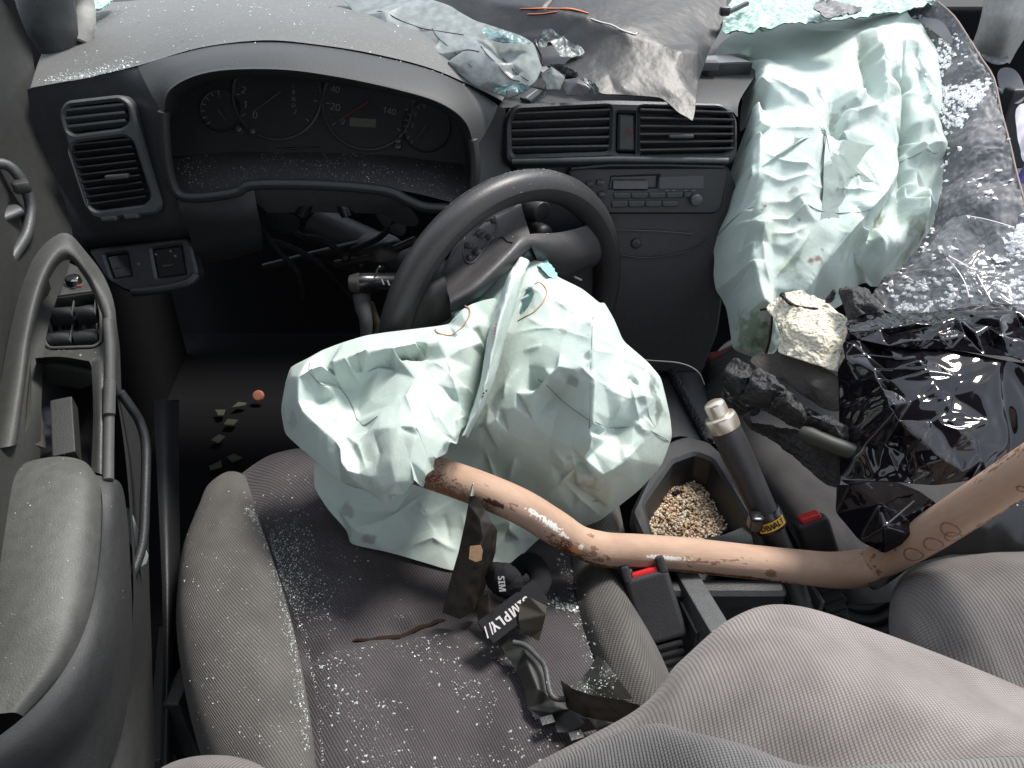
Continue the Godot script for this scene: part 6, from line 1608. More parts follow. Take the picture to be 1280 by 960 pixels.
# ---------------------------------------------------------------- rubble on the passenger side
func passenger_debris() -> void:
	var t := Transform3D(Vector3(0.9334, 0.1757, 0.3129), Vector3(0.2069, 0.4490, -0.8693), Vector3(-0.2932, 0.8761, 0.3827), Vector3(0.3523, 0.6075, -0.6990))
	var f := thing("black_film", "torn sheet of glossy black plastic film crumpled over the passenger seat", "plastic film", Vector3(0.4108, 0.5104, -0.5764))
	part("film_sheet", cloth(t, [67, P([348,611,-684,363,618,-678,382,622,-657,406,627,-641,433,635,-622,464,636,-601,513,636,-588,539,593,-523,500,578,-530,463,576,-542,429,563,-523,414,560,-518,385,555,-517,366,553,-522,356,553,-524,339,547,-533,320,536,-539,318,529,-555,327,542,-589,337,568,-635,341,588,-662,349,619,-661,341,608,-655,339,591,-657,359,614,-651,356,614,-623,353,613,-607,351,612,-590,349,611,-576,347,610,-563,382,609,-659,377,603,-633,371,603,-616,364,602,-599,380,619,-636,373,617,-618,365,614,-601,358,614,-581,350,613,-562,347,611,-553,351,605,-548,356,600,-543,368,592,-536,377,586,-529,386,580,-522,395,575,-520,404,571,-517,413,566,-515,353,596,-567,356,589,-561,359,581,-556,361,575,-548,364,570,-541,364,563,-533,365,556,-525,390,631,-610,393,626,-599,396,621,-589,399,616,-578,401,611,-569,404,606,-560,406,601,-551,409,597,-542,414,590,-536,419,583,-531,424,576,-526,428,569,-521,390,626,-624,348,591,-575,349,590,-603,347,591,-629,341,576,-595,336,561,-563,348,571,-551,338,565,-611,354,558,-532,367,574,-523,380,565,-522,365,585,-533,371,581,-520,401,628,-615,413,607,-578,424,583,-541,371,611,-572,387,595,-556,400,579,-535,421,625,-592,432,629,-572,438,596,-555,454,617,-564,482,606,-554,454,576,-544])], 21, 4,
		{"thick": 0.002, "calm": 0.5, "smooth": [0, 1, 1, 1], "sim": [[2, 0.003, 0.3, 0.06, 40]], "seed": 61}), M.black_film, f)
	part("film_band", cloth(t, P([355,622,-704,381,629,-710,410,630,-707,445,634,-704,474,639,-705,499,645,-700,515,650,-692,559,655,-675,581,651,-622,509,637,-583,476,641,-592,467,642,-600,448,639,-609,425,637,-622,402,630,-634,378,624,-650,360,619,-672,347,612,-677,361,627,-689,373,629,-691,386,632,-693,401,634,-690,416,635,-687,350,625,-677,364,627,-675,378,630,-673,390,633,-672,401,635,-672,412,638,-671,389,622,-673,398,625,-672,408,629,-670,417,632,-669,427,638,-667,436,643,-665,449,646,-668,462,649,-672,395,635,-641,404,638,-638,412,640,-635,420,642,-631,429,645,-630,437,649,-628,445,652,-626,458,656,-632,472,660,-638,497,659,-655,442,640,-658,443,652,-652,457,647,-653,466,655,-653,471,648,-643,426,636,-655,469,651,-621,466,639,-627,499,648,-643,485,651,-607,508,654,-624,446,637,-633,415,627,-644]), 18, 4,
		{"thick": 0.002, "smooth": [0, 1, 1, 1], "sim": [[2, 0.025, 0.12, 0.04, 60]], "seed": 62}), M.black_film, f)
	part("film_hem", cloth(t, P([319,519,-559,322,532,-544,339,542,-539,357,547,-531,375,544,-521,387,538,-513,404,522,-506,377,507,-501,350,486,-501,333,487,-515,317,498,-543,346,523,-527,367,517,-517,343,518,-502,346,503,-500]), 11, 4, {"thick": 0.002, "smooth": [0, 0, 1, 0], "crease": 0.001, "scale": 12.0, "seed": 63}), M.black_film, f)
	part("film_hem", cloth(t, P([387,514,-526,425,551,-529,479,570,-552,554,582,-537,544,505,-473,476,492,-496,444,481,-506,400,474,-513,364,445,-500,351,425,-502,345,458,-518,443,512,-517,410,487,-510]), 11, 3, {"thick": 0.002, "crease": 0.003, "scale": 12.0, "seed": 64}), M.gloss_black, f)
	part("film_rip", bar(Vector3(0.3420, 0.5200, -0.5012), Vector3(0.3674, 0.5402, -0.5123), 0.0016, 0.001), M.shard_dark, f)
	# crusted windscreen lying on the passenger side of the dash
	var c := Transform3D(Vector3(0.0145, -0.3904, 0.9205), Vector3(0.8211, 0.5300, 0.2119), Vector3(-0.5706, 0.7528, 0.3282), Vector3(0.5929, 0.8502, -1.2739))
	var w := thing("shattered_windscreen", "grey sheet of shattered windscreen crusted with glass crumbs beside the passenger airbag", "windscreen", Vector3(0.5714, 0.6366, -0.8968))
	part("glass_sheet", cloth(c, P([619,856,-1303,635,864,-1293,644,871,-1264,640,870,-1236,644,858,-1204,646,838,-1153,647,818,-1107,647,799,-1063,638,769,-1008,631,741,-958,624,715,-910,617,689,-862,626,654,-782,615,614,-724,576,601,-757,533,584,-787,492,560,-828,469,554,-881,487,574,-899,514,600,-905,547,638,-921,569,678,-961,590,721,-1031,612,775,-1123,630,824,-1218,634,811,-1101,613,766,-1021,605,721,-957,592,735,-980,574,689,-926,587,685,-881,572,654,-879,578,647,-822,546,630,-862,521,601,-853,559,615,-801]), 25, 4,
		{"thick": 0.006, "smooth": [0, 1, 0, 1], "crease": 0.004, "fine": 0.0016, "scale": 16.0, "fine_scale": 90.0, "seed": 71}), M.crusted, w)
	part("broken_edge", tube(spline(P([636,873,-1245,643,859,-1201,644,838,-1149,644,819,-1103,645,800,-1059,636,769,-1004,629,742,-954,621,716,-907,615,690,-859]), 3), 0.0012, 6), M.edge_brown, w)
	part("dark_flap", cloth(c, P([611,850,-1255,621,853,-1231,632,854,-1208,631,838,-1168,630,824,-1149,625,832,-1181,620,842,-1220]), 7, 3, {"thick": 0.002}), M.plastic_grey2, w)
	var k := thing("clear_film", "creased clear plastic sheet sticking to the crusted glass above the black film", "plastic film", Vector3(0.5081, 0.6091, -0.7716))
	part("sheet", cloth(c, P([472,562,-855,501,602,-876,523,631,-880,549,662,-900,560,674,-886,579,672,-859,599,674,-840,606,650,-792,582,613,-743,545,600,-765,513,585,-786,483,566,-813,521,631,-878,521,628,-858,521,624,-838,523,618,-823,525,612,-808,526,605,-796,527,598,-784,523,641,-842,533,637,-821,544,633,-817,538,629,-844,534,628,-807,534,618,-791,534,607,-776,545,630,-803,547,624,-791,548,618,-778,550,612,-766,555,675,-878,564,676,-868,573,677,-857,583,676,-846,594,675,-835,528,615,-835,504,594,-834,567,648,-843,576,635,-803]), 12, 4,
		{"smooth": [0, 1, 1, 1], "sim": [[3, 0.03, 0.08, 0.03, 50]], "seed": 72}), M.clear_film, k)
	for q in [[[555,677,-876,570,679,-856,590,678,-834], 0.0009], [[544,633,-800,546,624,-782,549,615,-766], 0.0008], [[522,640,-833,529,632,-818,532,624,-800,533,612,-783], 0.0009], [[524,642,-833,532,640,-820,540,636,-814], 0.0008]]:
		part("crease", tube(spline(P(q[0]), 4), q[1], 6, false, 0.5), M.white_film, k)
	# pale crumbling board, felt, charred foam strips
	var fb := thing("crumbling_board", "cream coloured board crumbling under the passenger airbag, peppered with grit", "board", Vector3(0.3577, 0.5423, -0.7759))
	part("slab", cloth(t, P([305,589,-798,320,604,-803,341,614,-800,349,613,-781,362,612,-765,368,609,-748,375,607,-732,362,592,-692,351,580,-663,329,579,-687,308,574,-714,302,570,-729,308,583,-744,310,587,-774,328,610,-760,348,611,-738,313,600,-734,331,602,-708,350,601,-702,319,588,-716,337,587,-691]), 14, 4, {"thick": 0.014, "smooth": [0, 1, 0, 1], "crease": 0.003, "fine": 0.0012, "scale": 25.0, "seed": 81}), M.foam, fb)
	part("curled_edge", tube(spline(P([318,611,-792,321,609,-775,330,611,-760,345,614,-750]), 4), [0.004, 0.003, 0.002, 0.002, 0.002, 0.002, 0.0015, 0.0015, 0.0015, 0.0015, 0.0015, 0.0015, 0.001], 6), M.charred, fb)
	part("curled_edge", tube(spline(P([357,617,-760,361,625,-759,362,633,-760]), 4), [0.002, 0.003, 0.004, 0.004, 0.004, 0.003, 0.003, 0.002, 0.0015], 6), M.charred, fb)
	solo("felt_sheet", cloth(t, P([267,547,-746,293,559,-748,311,570,-722,333,574,-695,354,576,-668,343,558,-620,333,546,-652,318,544,-685,304,547,-714,319,563,-674,336,564,-648]), 9, 4, {"thick": 0.004, "crease": 0.003, "scale": 15.0, "seed": 83}), M.felt, "dark felt sheet littered with brown crumbs below the cream board", "felt")
	solo("foam_block", cloth(t, P([363,637,-752,375,641,-752,391,642,-742,394,635,-724,399,628,-705,383,622,-709,366,616,-713,365,625,-730,370,644,-737,384,645,-729,386,639,-713,374,631,-705,368,636,-718]), 8, 4, {"thick": 0.02, "smooth": [0, 0, 1, 0], "crease": 0.002, "scale": 40.0, "seed": 84}), M.charred_grey, "short black foam block leaning on the black film below the airbag", "foam block")
	solo("charred_strip", cloth(t, P([238,548,-713,242,557,-715,252,567,-720,264,571,-699,276,572,-681,289,570,-650,297,566,-630,314,565,-611,333,565,-597,333,544,-585,317,544,-606,299,541,-624,276,538,-657,253,535,-683,241,539,-706,240,563,-695,248,565,-682,257,567,-669,266,567,-655,274,568,-641,283,567,-629,291,567,-616,299,567,-609,308,566,-602,316,566,-595,256,566,-698,265,566,-682,273,567,-667,281,567,-652,290,566,-637,262,575,-678,274,575,-658,284,571,-637,256,546,-684,281,548,-653,303,551,-619]), 15, 4, {"thick": 0.02, "smooth": [0, 0, 1, 1], "crease": 0.003, "fine": 0.0015, "scale": 30.0, "seed": 85}), M.charred_grey, "long charred black foam strip with grey crust beside the handbrake button", "foam strip")
	solo("charred_lump", cloth(t, P([238,523,-714,248,535,-717,265,539,-697,276,537,-673,274,523,-670,260,516,-680,245,515,-694,253,535,-683]), 7, 3, {"thick": 0.012, "crease": 0.003, "scale": 30.0, "seed": 86}), M.charred, "small black charred lump behind the handbrake's metal button", "debris")
	solo("torn_liner", cloth(t, P([256,522,-671,262,530,-669,259,527,-653,280,534,-639,305,540,-617,333,543,-592,329,508,-567,317,503,-580,302,507,-612,283,513,-641,264,514,-656,286,524,-638,307,521,-609,320,518,-586]), 11, 4, {"thick": 0.003, "smooth": [0, 1, 0, 1], "crease": 0.004, "scale": 20.0, "seed": 87}), M.charred_grey, "torn grey edged liner sheet under the charred foam strip", "liner")
	solo("broken_rod", tube(P([294,549,-605,298,550,-598,316,549,-584,334,550,-570]), [0.007, 0.009, 0.0085, 0.0085], 12), M.rod_green, "stubby greenish black rod poking out from under the black film", "rod")
	# things beside the passenger window
	var sv := thing("passenger_vent", "black slatted side vent at the passenger end of the dashboard", "vent", Vector3(0.7483, 0.7431, -1.1686))
	part("shroud", cloth(c, P([759,778,-1251,768,786,-1232,772,780,-1204,768,755,-1165,750,746,-1146,750,743,-1180,758,755,-1224]), 7, 3, {"thick": 0.02}), M.crusted_dark, sv)
	for n in 3: part("slat", tube(spline(P([755,753,-1223,758,749,-1208,762,739,-1190]), 3), 0.004, 8).moved(Transform3D(Basis(), Vector3(0.005 * n, -0.012 * n, 0.012 * n))), M.plastic_grey, sv)
	part("duct", box_at(Vector3(0.7757, 0.7052, -1.1798), Vector3(0.06, 0.12, 0.03), 0.006), M.plastic_dark, sv)
	solo("white_wrapper", cloth(c, P([713,753,-1104,726,763,-1098,756,750,-1089,730,690,-1027,704,691,-1028,713,721,-1071,714,731,-1054]), 6, 3, {"thick": 0.004, "crease": 0.006, "scale": 18.0}), M.white_film, "crumpled white wrapper at the edge beside the passenger vent", "wrapper")
	solo("violet_scrap", rbox(Transform3D(Basis(Vector3.FORWARD, 0.2), Vector3(0.7045, 0.6880, -1.0136)), Vector3(0.012, 0.03, 0.01), 0.002), M.violet, "small violet scrap below the white wrapper", "scrap")

# ---------------------------------------------------------------- torn sheets over the dashboard
func dash_debris() -> void:
	var t := Transform3D(Vector3(0.6821, -0.2558, 0.6850), Vector3(0.7115, 0.4485, -0.5410), Vector3(-0.1689, 0.8564, 0.4879), Vector3(-0.2191, 0.8763, -1.1359))
	var s := thing("crushed_glass_sheet", "silvery crushed laminated glass sheet draped over the top of the dashboard", "windscreen", Vector3(-0.0876, 0.8120, -1.0941))
	var sil := cloth(t, [41, P([-251,894,-1199,-191,894,-1178,-131,891,-1144,-85,884,-1103,-52,871,-1061,-20,865,-1036,10,860,-1011,27,853,-993,33,838,-962,36,833,-951,27,819,-933,14,811,-933,8,806,-934,-4,801,-938,-21,805,-946,-41,810,-958,-64,819,-981,-80,823,-998,-102,827,-1017,-121,832,-1033,-139,839,-1051,-156,846,-1069,-183,855,-1099,-214,867,-1134,-169,877,-1092,-160,862,-1065,-144,850,-1042,-100,845,-1008,-89,840,-998,-79,834,-988,-66,829,-981,-54,824,-974,-42,853,-1008,-33,847,-984,-19,837,-957,-10,829,-952,0,821,-947,-28,851,-1018,-18,840,-995,-6,831,-974,5,822,-954,-151,871,-1099,-124,849,-1050,-133,858,-1046,-114,866,-1061,-91,858,-1026,-65,861,-1027,-49,841,-978,-34,830,-962,-83,874,-1076,-5,849,-985,15,848,-980,14,833,-946,0,840,-959,-14,816,-942,-29,821,-948,-106,877,-1094,-145,884,-1120,-59,849,-996])], 24, 4,
		{"thick": 0.003, "smooth": [0, 1, 0, 1], "calm": 0.9, "crease": 0.0008, "seed": 91})
	part("sheet", sil, M.silver, s)
	part("torn_edge", cloth(t, P([-42,865,-1026,-18,865,-1010,0,862,-997,21,856,-985,27,852,-979,0,855,-981,-28,854,-998,-35,861,-1004,-10,862,-984]), 7, 3, {"crease": 0.004, "scale": 40.0, "seed": 92}), M.aqua_edge, s)
	part("torn_edge", cloth(t, P([-27,809,-938,-14,816,-935,5,819,-929,23,818,-926,19,811,-923,6,806,-926,-11,803,-931,0,814,-918]), 7, 3, {"crease": 0.005, "scale": 40.0, "seed": 93}), M.aqua_edge, s)
	for q in [[-154,869,-1067,-143,851,-1036,-120,840,-1009,-91,831,-992,-61,822,-973], [-39,853,-992,-27,842,-969,-9,832,-945,8,825,-938], [-14,850,-978,0,836,-953,19,823,-936], [-103,863,-1052,-89,850,-1025,-49,829,-974], [-182,879,-1108,-147,869,-1078,-113,863,-1055,-61,857,-1027], [-79,833,-992,-60,841,-999,-39,839,-988]]:
		part("crack", tube(stick(t, sil, spline(P(q), 6), 0.0002), 0.0006, 5), M.plastic_dark, s)
	var c := Transform3D(Vector3(0.9995, -0.0036, -0.0305), Vector3(-0.0264, 0.4035, -0.9146), Vector3(0.0156, 0.9150, 0.4032), Vector3(-0.0902, 0.8632, -1.1632))
	var v := thing("dented_cover", "dented dark grey panel with an orange scrape hanging over the middle vents", "panel", Vector3(0.1396, 0.7977, -1.0610))
	var cov := cloth(c, [49, P([-207,913,-1297,-96,915,-1280,72,914,-1285,218,914,-1290,321,912,-1315,322,884,-1262,314,862,-1210,296,843,-1162,277,829,-1126,260,814,-1081,244,798,-1038,235,787,-997,232,777,-981,227,767,-965,220,771,-970,210,775,-975,201,782,-988,190,788,-1001,164,790,-1001,133,792,-1000,114,793,-996,100,800,-1008,91,807,-1023,75,812,-1038,70,818,-1061,79,823,-1074,97,828,-1081,82,835,-1090,65,844,-1107,55,849,-1113,46,853,-1119,37,844,-1109,34,835,-1103,0,842,-1134,-45,853,-1166,-93,868,-1209,-166,886,-1246,22,876,-1153,37,875,-1144,51,874,-1136,65,873,-1128,84,870,-1119,102,867,-1111,121,862,-1101,139,856,-1092,152,852,-1088,165,848,-1085,249,829,-1078,222,833,-1066,68,890,-1196,133,884,-1159,203,886,-1177,263,881,-1191,45,861,-1148,87,853,-1113,124,843,-1090,159,836,-1071,201,845,-1074,241,858,-1124,256,836,-1104,213,826,-1041,164,819,-1024,124,818,-1030,143,804,-1003,195,807,-1012,222,802,-1015,216,787,-995,98,818,-1033,106,826,-1068,172,865,-1104,235,874,-1160,-34,880,-1194,0,864,-1158])], 36, 4,
		{"thick": 0.002, "calm": 0.5, "smooth": [0, 1, 1, 0], "crease": 0.0006, "scale": 12.0, "seed": 95})
	part("panel_skin", cov, M.cover, v)
	part("orange_scrape", tube(stick(c, cov, spline(P([11,879,-1154,35,875,-1146,61,872,-1139,82,870,-1136,104,865,-1125]), 4), 0.0008), [0.0008, 0.001, 0.0012, 0.0015, 0.002, 0.0022, 0.002, 0.0016, 0.0014, 0.0016, 0.0022, 0.0026, 0.0026, 0.0024, 0.002, 0.0016, 0.001], 6, false, 0.5), M.orange, v)
	part("orange_scrape", tube(stick(c, cov, spline(P([22,874,-1142,44,870,-1135,61,869,-1132]), 4), 0.0006), 0.0012, 6, false, 0.5), M.orange, v)
	part("white_scratch", tube(stick(c, cov, spline(P([106,860,-1114,121,856,-1106,134,854,-1101,146,850,-1093,163,848,-1088,167,849,-1092]), 4), 0.0006), 0.0009, 6), M.white_ink, v)
	var tears := thing("torn_film_scrap", "curled clear and silver film torn up in the middle of the panel", "film scrap", Vector3(0.0644, 0.8157, -1.0727))
	part("curl", cloth(c, P([34,834,-1093,39,847,-1102,47,857,-1104,58,853,-1101,67,844,-1092,88,838,-1083,101,828,-1071,87,825,-1067,70,822,-1057,58,826,-1070,45,831,-1090,50,848,-1069,65,832,-1098,81,830,-1084]), 11, 4, {"crease": 0.004, "fine": 0.001, "scale": 25.0, "seed": 96}), M.silver, tears)
	part("curl", cloth(c, P([54,839,-1103,71,840,-1096,90,832,-1080,83,826,-1070,64,826,-1074,72,830,-1098]), 5, 3, {"crease": 0.002, "scale": 40.0}), M.aqua_edge, tears)
	part("curl", cloth(c, P([38,818,-1057,63,820,-1047,84,810,-1019,102,808,-1009,118,798,-999,128,791,-998,108,790,-1005,91,792,-1009,80,802,-1040,60,807,-1056,101,804,-990,78,814,-1028]), 10, 4, {"crease": 0.006, "fine": 0.001, "scale": 25.0, "seed": 97}), M.silver, tears)
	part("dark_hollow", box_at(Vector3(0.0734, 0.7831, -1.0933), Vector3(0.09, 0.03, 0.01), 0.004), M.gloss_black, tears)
	var shards := [[[-36,838,-1072,-17,829,-1050,6,813,-1023,12,805,-1014,-4,812,-1026,-23,824,-1047], 0], [[0,834,-1081,17,838,-1070,31,828,-1044,29,815,-1023,13,818,-1039], 1], [[38,811,-1034,51,821,-1022,67,813,-1001,61,799,-994,45,798,-1000], 1], [[61,807,-1012,83,812,-998,99,802,-987,91,793,-986,69,794,-988], 0],
		[[-90,855,-1149,-55,853,-1131,-35,844,-1107,-48,839,-1104,-75,846,-1124], 1], [[-135,865,-1165,-98,863,-1151,-72,853,-1131,-88,848,-1124,-116,855,-1144], 0], [[-164,849,-1133,-144,844,-1108,-124,829,-1075,-113,822,-1069,-135,827,-1079,-153,837,-1105], 0]]
	for q in shards:
		var sp := P(q[0])
		var sm := Vector3.ZERO
		for x in sp: sm += x / sp.size()
		sp.append(sm + c.basis.z * 0.006)
		solo("sheet_shard", cloth(c, sp, sp.size() - 1, 3, {"thick": 0.001, "smooth": [0, 0, 0], "crease": 0.001, "scale": 30.0, "seed": shards.find(q)}), M.shard_dark if q[1] == 0 else M.silver, ["narrow dark shard standing in the silvery glass left of the clip", "silvery shard beside the black hook", "silvery curl under the torn film beside the hollow", "dark torn tongue at the panel's lower left corner", "pale splinter at the upper edge of the silvery glass", "dark splinter high on the silvery glass", "dark strip along the left border of the silvery glass"][shards.find(q)], "shard", "shards of the torn sheets on the dashboard")
	var ch := thing("hinge_scrap", "broken dark grey clip chain dangling above the left middle vent", "clip", Vector3(0.0313, 0.7950, -1.0235))
	part("link", bar(Vector3(0.0335, 0.7922, -1.0276), Vector3(0.0474, 0.8088, -1.0443), 0.020, 0.006, Vector3.UP, 0.002), M.plastic_grey, ch)
	part("link", bar(Vector3(0.0166, 0.7822, -1.0092), Vector3(0.0345, 0.7920, -1.0239), 0.022, 0.006, Vector3.UP, 0.002), M.plastic_grey, ch)
	part("link", bar(Vector3(0.0474, 0.8088, -1.0443), Vector3(0.0413, 0.8149, -1.0543), 0.02, 0.005, Vector3.UP, 0.002), M.plastic, ch)
	part("link_rib", bar(Vector3(0.0176, 0.7846, -1.0071), Vector3(0.0333, 0.7926, -1.0207), 0.004, 0.004), M.silver, ch)
	part("hook", tube(spline(P([40,817,-1055,39,827,-1062,33,838,-1069,31,844,-1079]), 4), 0.0018, 6), M.gloss_black, ch)
	# green glass behind the passenger airbag
	solo("green_glass_sheet", cloth(Transform3D(Basis(Vector3.RIGHT, -1.3), Vector3(0.4834, 0.8484, -1.3920)), P([282,838,-1120,312,859,-1200,338,881,-1300,462,883,-1350,591,883,-1350,670,881,-1300,639,864,-1250,525,855,-1200,400,858,-1140,326,850,-1110,430,867,-1240,505,867,-1280]), 10, 4, {"thick": 0.004, "crease": 0.006, "fine": 0.0015, "scale": 20.0, "seed": 99}), M.green_glass, "sparkling pale green sheet of crazed glass behind the passenger airbag", "glass sheet")
	solo("glass_scrap", cloth(Transform3D(Basis(Vector3.RIGHT, -1.0), Vector3(0.5020, 0.8577, -1.2669)), P([418,876,-1160,435,882,-1180,449,880,-1180,462,877,-1170,487,876,-1160,485,870,-1140,460,867,-1130,429,865,-1120,420,868,-1140]), 9, 3, {"thick": 0.003, "crease": 0.005, "scale": 30.0}), M.crusted, "grey crusted scrap lying at the top edge of the passenger airbag", "glass scrap")
	solo("green_glass_sheet", cloth(Transform3D(Basis(Vector3.RIGHT, -1.3), Vector3(-0.6702, 0.8567, -1.3378)), P([-601,860,-1140,-666,879,-1300,-627,877,-1340,-606,867,-1260,-598,867,-1200,-592,861,-1150,-618,871,-1240]), 6, 4, {"thick": 0.003, "crease": 0.005, "fine": 0.001, "scale": 25.0}), M.green_glass, "small pale green glass remnant at the foot of the driver's windscreen pillar", "glass sheet")
	var wp := thing("wiper_arm", "black wiper arm stub showing beyond the panel's right edge", "wiper", Vector3(0.3609, 0.8567, -1.3378))
	part("arm", bar(Vector3(0.2977, 0.8656, -1.1600), Vector3(0.3392, 0.8756, -1.2000), 0.008, 0.006), M.gloss_black, wp)
	part("pivot", box_at(Vector3(0.2982, 0.8697, -1.1600), Vector3(0.014, 0.012, 0.014), 0.003), M.gloss_black, wp)

# ---------------------------------------------------------------- broken glass
func chip_mesh() -> ArrayMesh:
	var g := G.new()
	var p := P([0, 0, 0, 1000, 50, 150, 780, -40, 820, 120, 60, 700, 420, 520, 380, 60, 420, 200])
	for i in p.size(): g.vert(p[i] - Vector3(0.45, 0.2, 0.4))
	for f in [[0, 2, 1], [0, 3, 2], [0, 1, 4], [1, 2, 4], [2, 3, 4], [3, 5, 4], [0, 4, 5], [0, 5, 3]]:
		var a := g.vert(g.v[f[0]])
		var b := g.vert(g.v[f[1]])
		var cc := g.vert(g.v[f[2]])
		g.tri(a, b, cc)
	return g.mesh(Vector3.ZERO)

# crumbs dropped from above inside the ground outline `area` (world x, z) onto the named meshes; clusters follow noise and the lines given
func crumb_field(label: String, targets: Array, area: PackedVector3Array, count: int, least: float, most: float, lines := [], line_share := 0.0, spread := 0.01, bias := 0.5, glass := "glass_bit") -> void:
	var tris := PackedVector3Array()
	for o in targets:
		var mi := o as MeshInstance3D
		var at := where(mi)
		var a := mi.mesh.surface_get_arrays(0)
		var v: PackedVector3Array = a[Mesh.ARRAY_VERTEX]
		for i in a[Mesh.ARRAY_INDEX]: tris.append(v[i] + at)
	var cell := 0.012
	var grid := {}
	for k in range(0, tris.size(), 3):
		var lo := Vector2(minf(tris[k].x, minf(tris[k + 1].x, tris[k + 2].x)), minf(tris[k].z, minf(tris[k + 1].z, tris[k + 2].z)))
		var hi := Vector2(maxf(tris[k].x, maxf(tris[k + 1].x, tris[k + 2].x)), maxf(tris[k].z, maxf(tris[k + 1].z, tris[k + 2].z)))
		for i in range(int(floor(lo.x / cell)), int(floor(hi.x / cell)) + 1):
			for j in range(int(floor(lo.y / cell)), int(floor(hi.y / cell)) + 1):
				var key := Vector2i(i, j)
				if not grid.has(key): grid[key] = PackedInt32Array()
				grid[key].append(k)
	var poly := PackedVector2Array()
	var box := Rect2(area[0].x, area[0].z, 0, 0)
	for p in area:
		poly.append(Vector2(p.x, p.z))
		box = box.expand(Vector2(p.x, p.z))
	var n := FastNoiseLite.new()
	n.frequency = 14.0
	n.fractal_octaves = 3
	n.seed = count
	var spots: Array[Transform3D] = []
	var tries := 0
	while spots.size() < count and tries < count * 40:
		tries += 1
		var q := Vector2.ZERO
		if lines.size() and rnd.randf() < line_share:
			var l: PackedVector3Array = lines[rnd.randi() % lines.size()]
			var f := rnd.randf() * (l.size() - 1)
			var a := l[int(f)].lerp(l[mini(int(f) + 1, l.size() - 1)], f - int(f))
			q = Vector2(a.x, a.z) + Vector2(rnd.randfn(0, spread), rnd.randfn(0, spread))
		else:
			q = box.position + Vector2(rnd.randf(), rnd.randf()) * box.size
			if n.get_noise_2d(q.x, q.y) * 1.4 + bias < rnd.randf(): continue
		if not Geometry2D.is_point_in_polygon(q, poly): continue
		var key := Vector2i(int(floor(q.x / cell)), int(floor(q.y / cell)))
		if not grid.has(key): continue
		var high := -1e9
		var up := Vector3.UP
		for k in grid[key]:
			var hit = Geometry3D.ray_intersects_triangle(Vector3(q.x, 3.0, q.y), Vector3.DOWN, tris[k], tris[k + 1], tris[k + 2])
			if hit != null and hit.y > high:
				high = hit.y
				up = (tris[k + 1] - tris[k]).cross(tris[k + 2] - tris[k]).normalized()
		if high < -1e8: continue
		var s := lerpf(least, most, pow(rnd.randf(), 5.0))
		var b := basis_to(up if up.y > 0 else -up, Vector3.RIGHT) * Basis(Vector3(1, 0, 0), PI / 2)
		b = b * Basis(Vector3.UP, rnd.randf() * TAU) * Basis.from_euler(Vector3(rnd.randfn(0, 0.35), 0, rnd.randfn(0, 0.35)))
		spots.append(Transform3D(b.scaled_local(Vector3(s * rnd.randf_range(0.6, 1.5), s * rnd.randf_range(0.5, 1.0), s)), Vector3(q.x, high + s * 0.15, q.y)))
	var mm := MultiMesh.new()
	mm.transform_format = MultiMesh.TRANSFORM_3D
	mm.mesh = chip
	mm.instance_count = spots.size()
	for i in spots.size(): mm.set_instance_transform(i, spots[i])
	var mi := MultiMeshInstance3D.new()
	mi.name = numbered("glass_crumbs", self)
	mi.multimesh = mm
	mi.material_override = M[glass]
	add_child(mi, true)
	mi.set_meta("label", label)
	mi.set_meta("category", "broken glass")
	mi.set_meta("kind", "stuff")

var chip: ArrayMesh

func meshes_of(called: String) -> Array:
	return get_node(called).find_children("*", "MeshInstance3D", true, false)

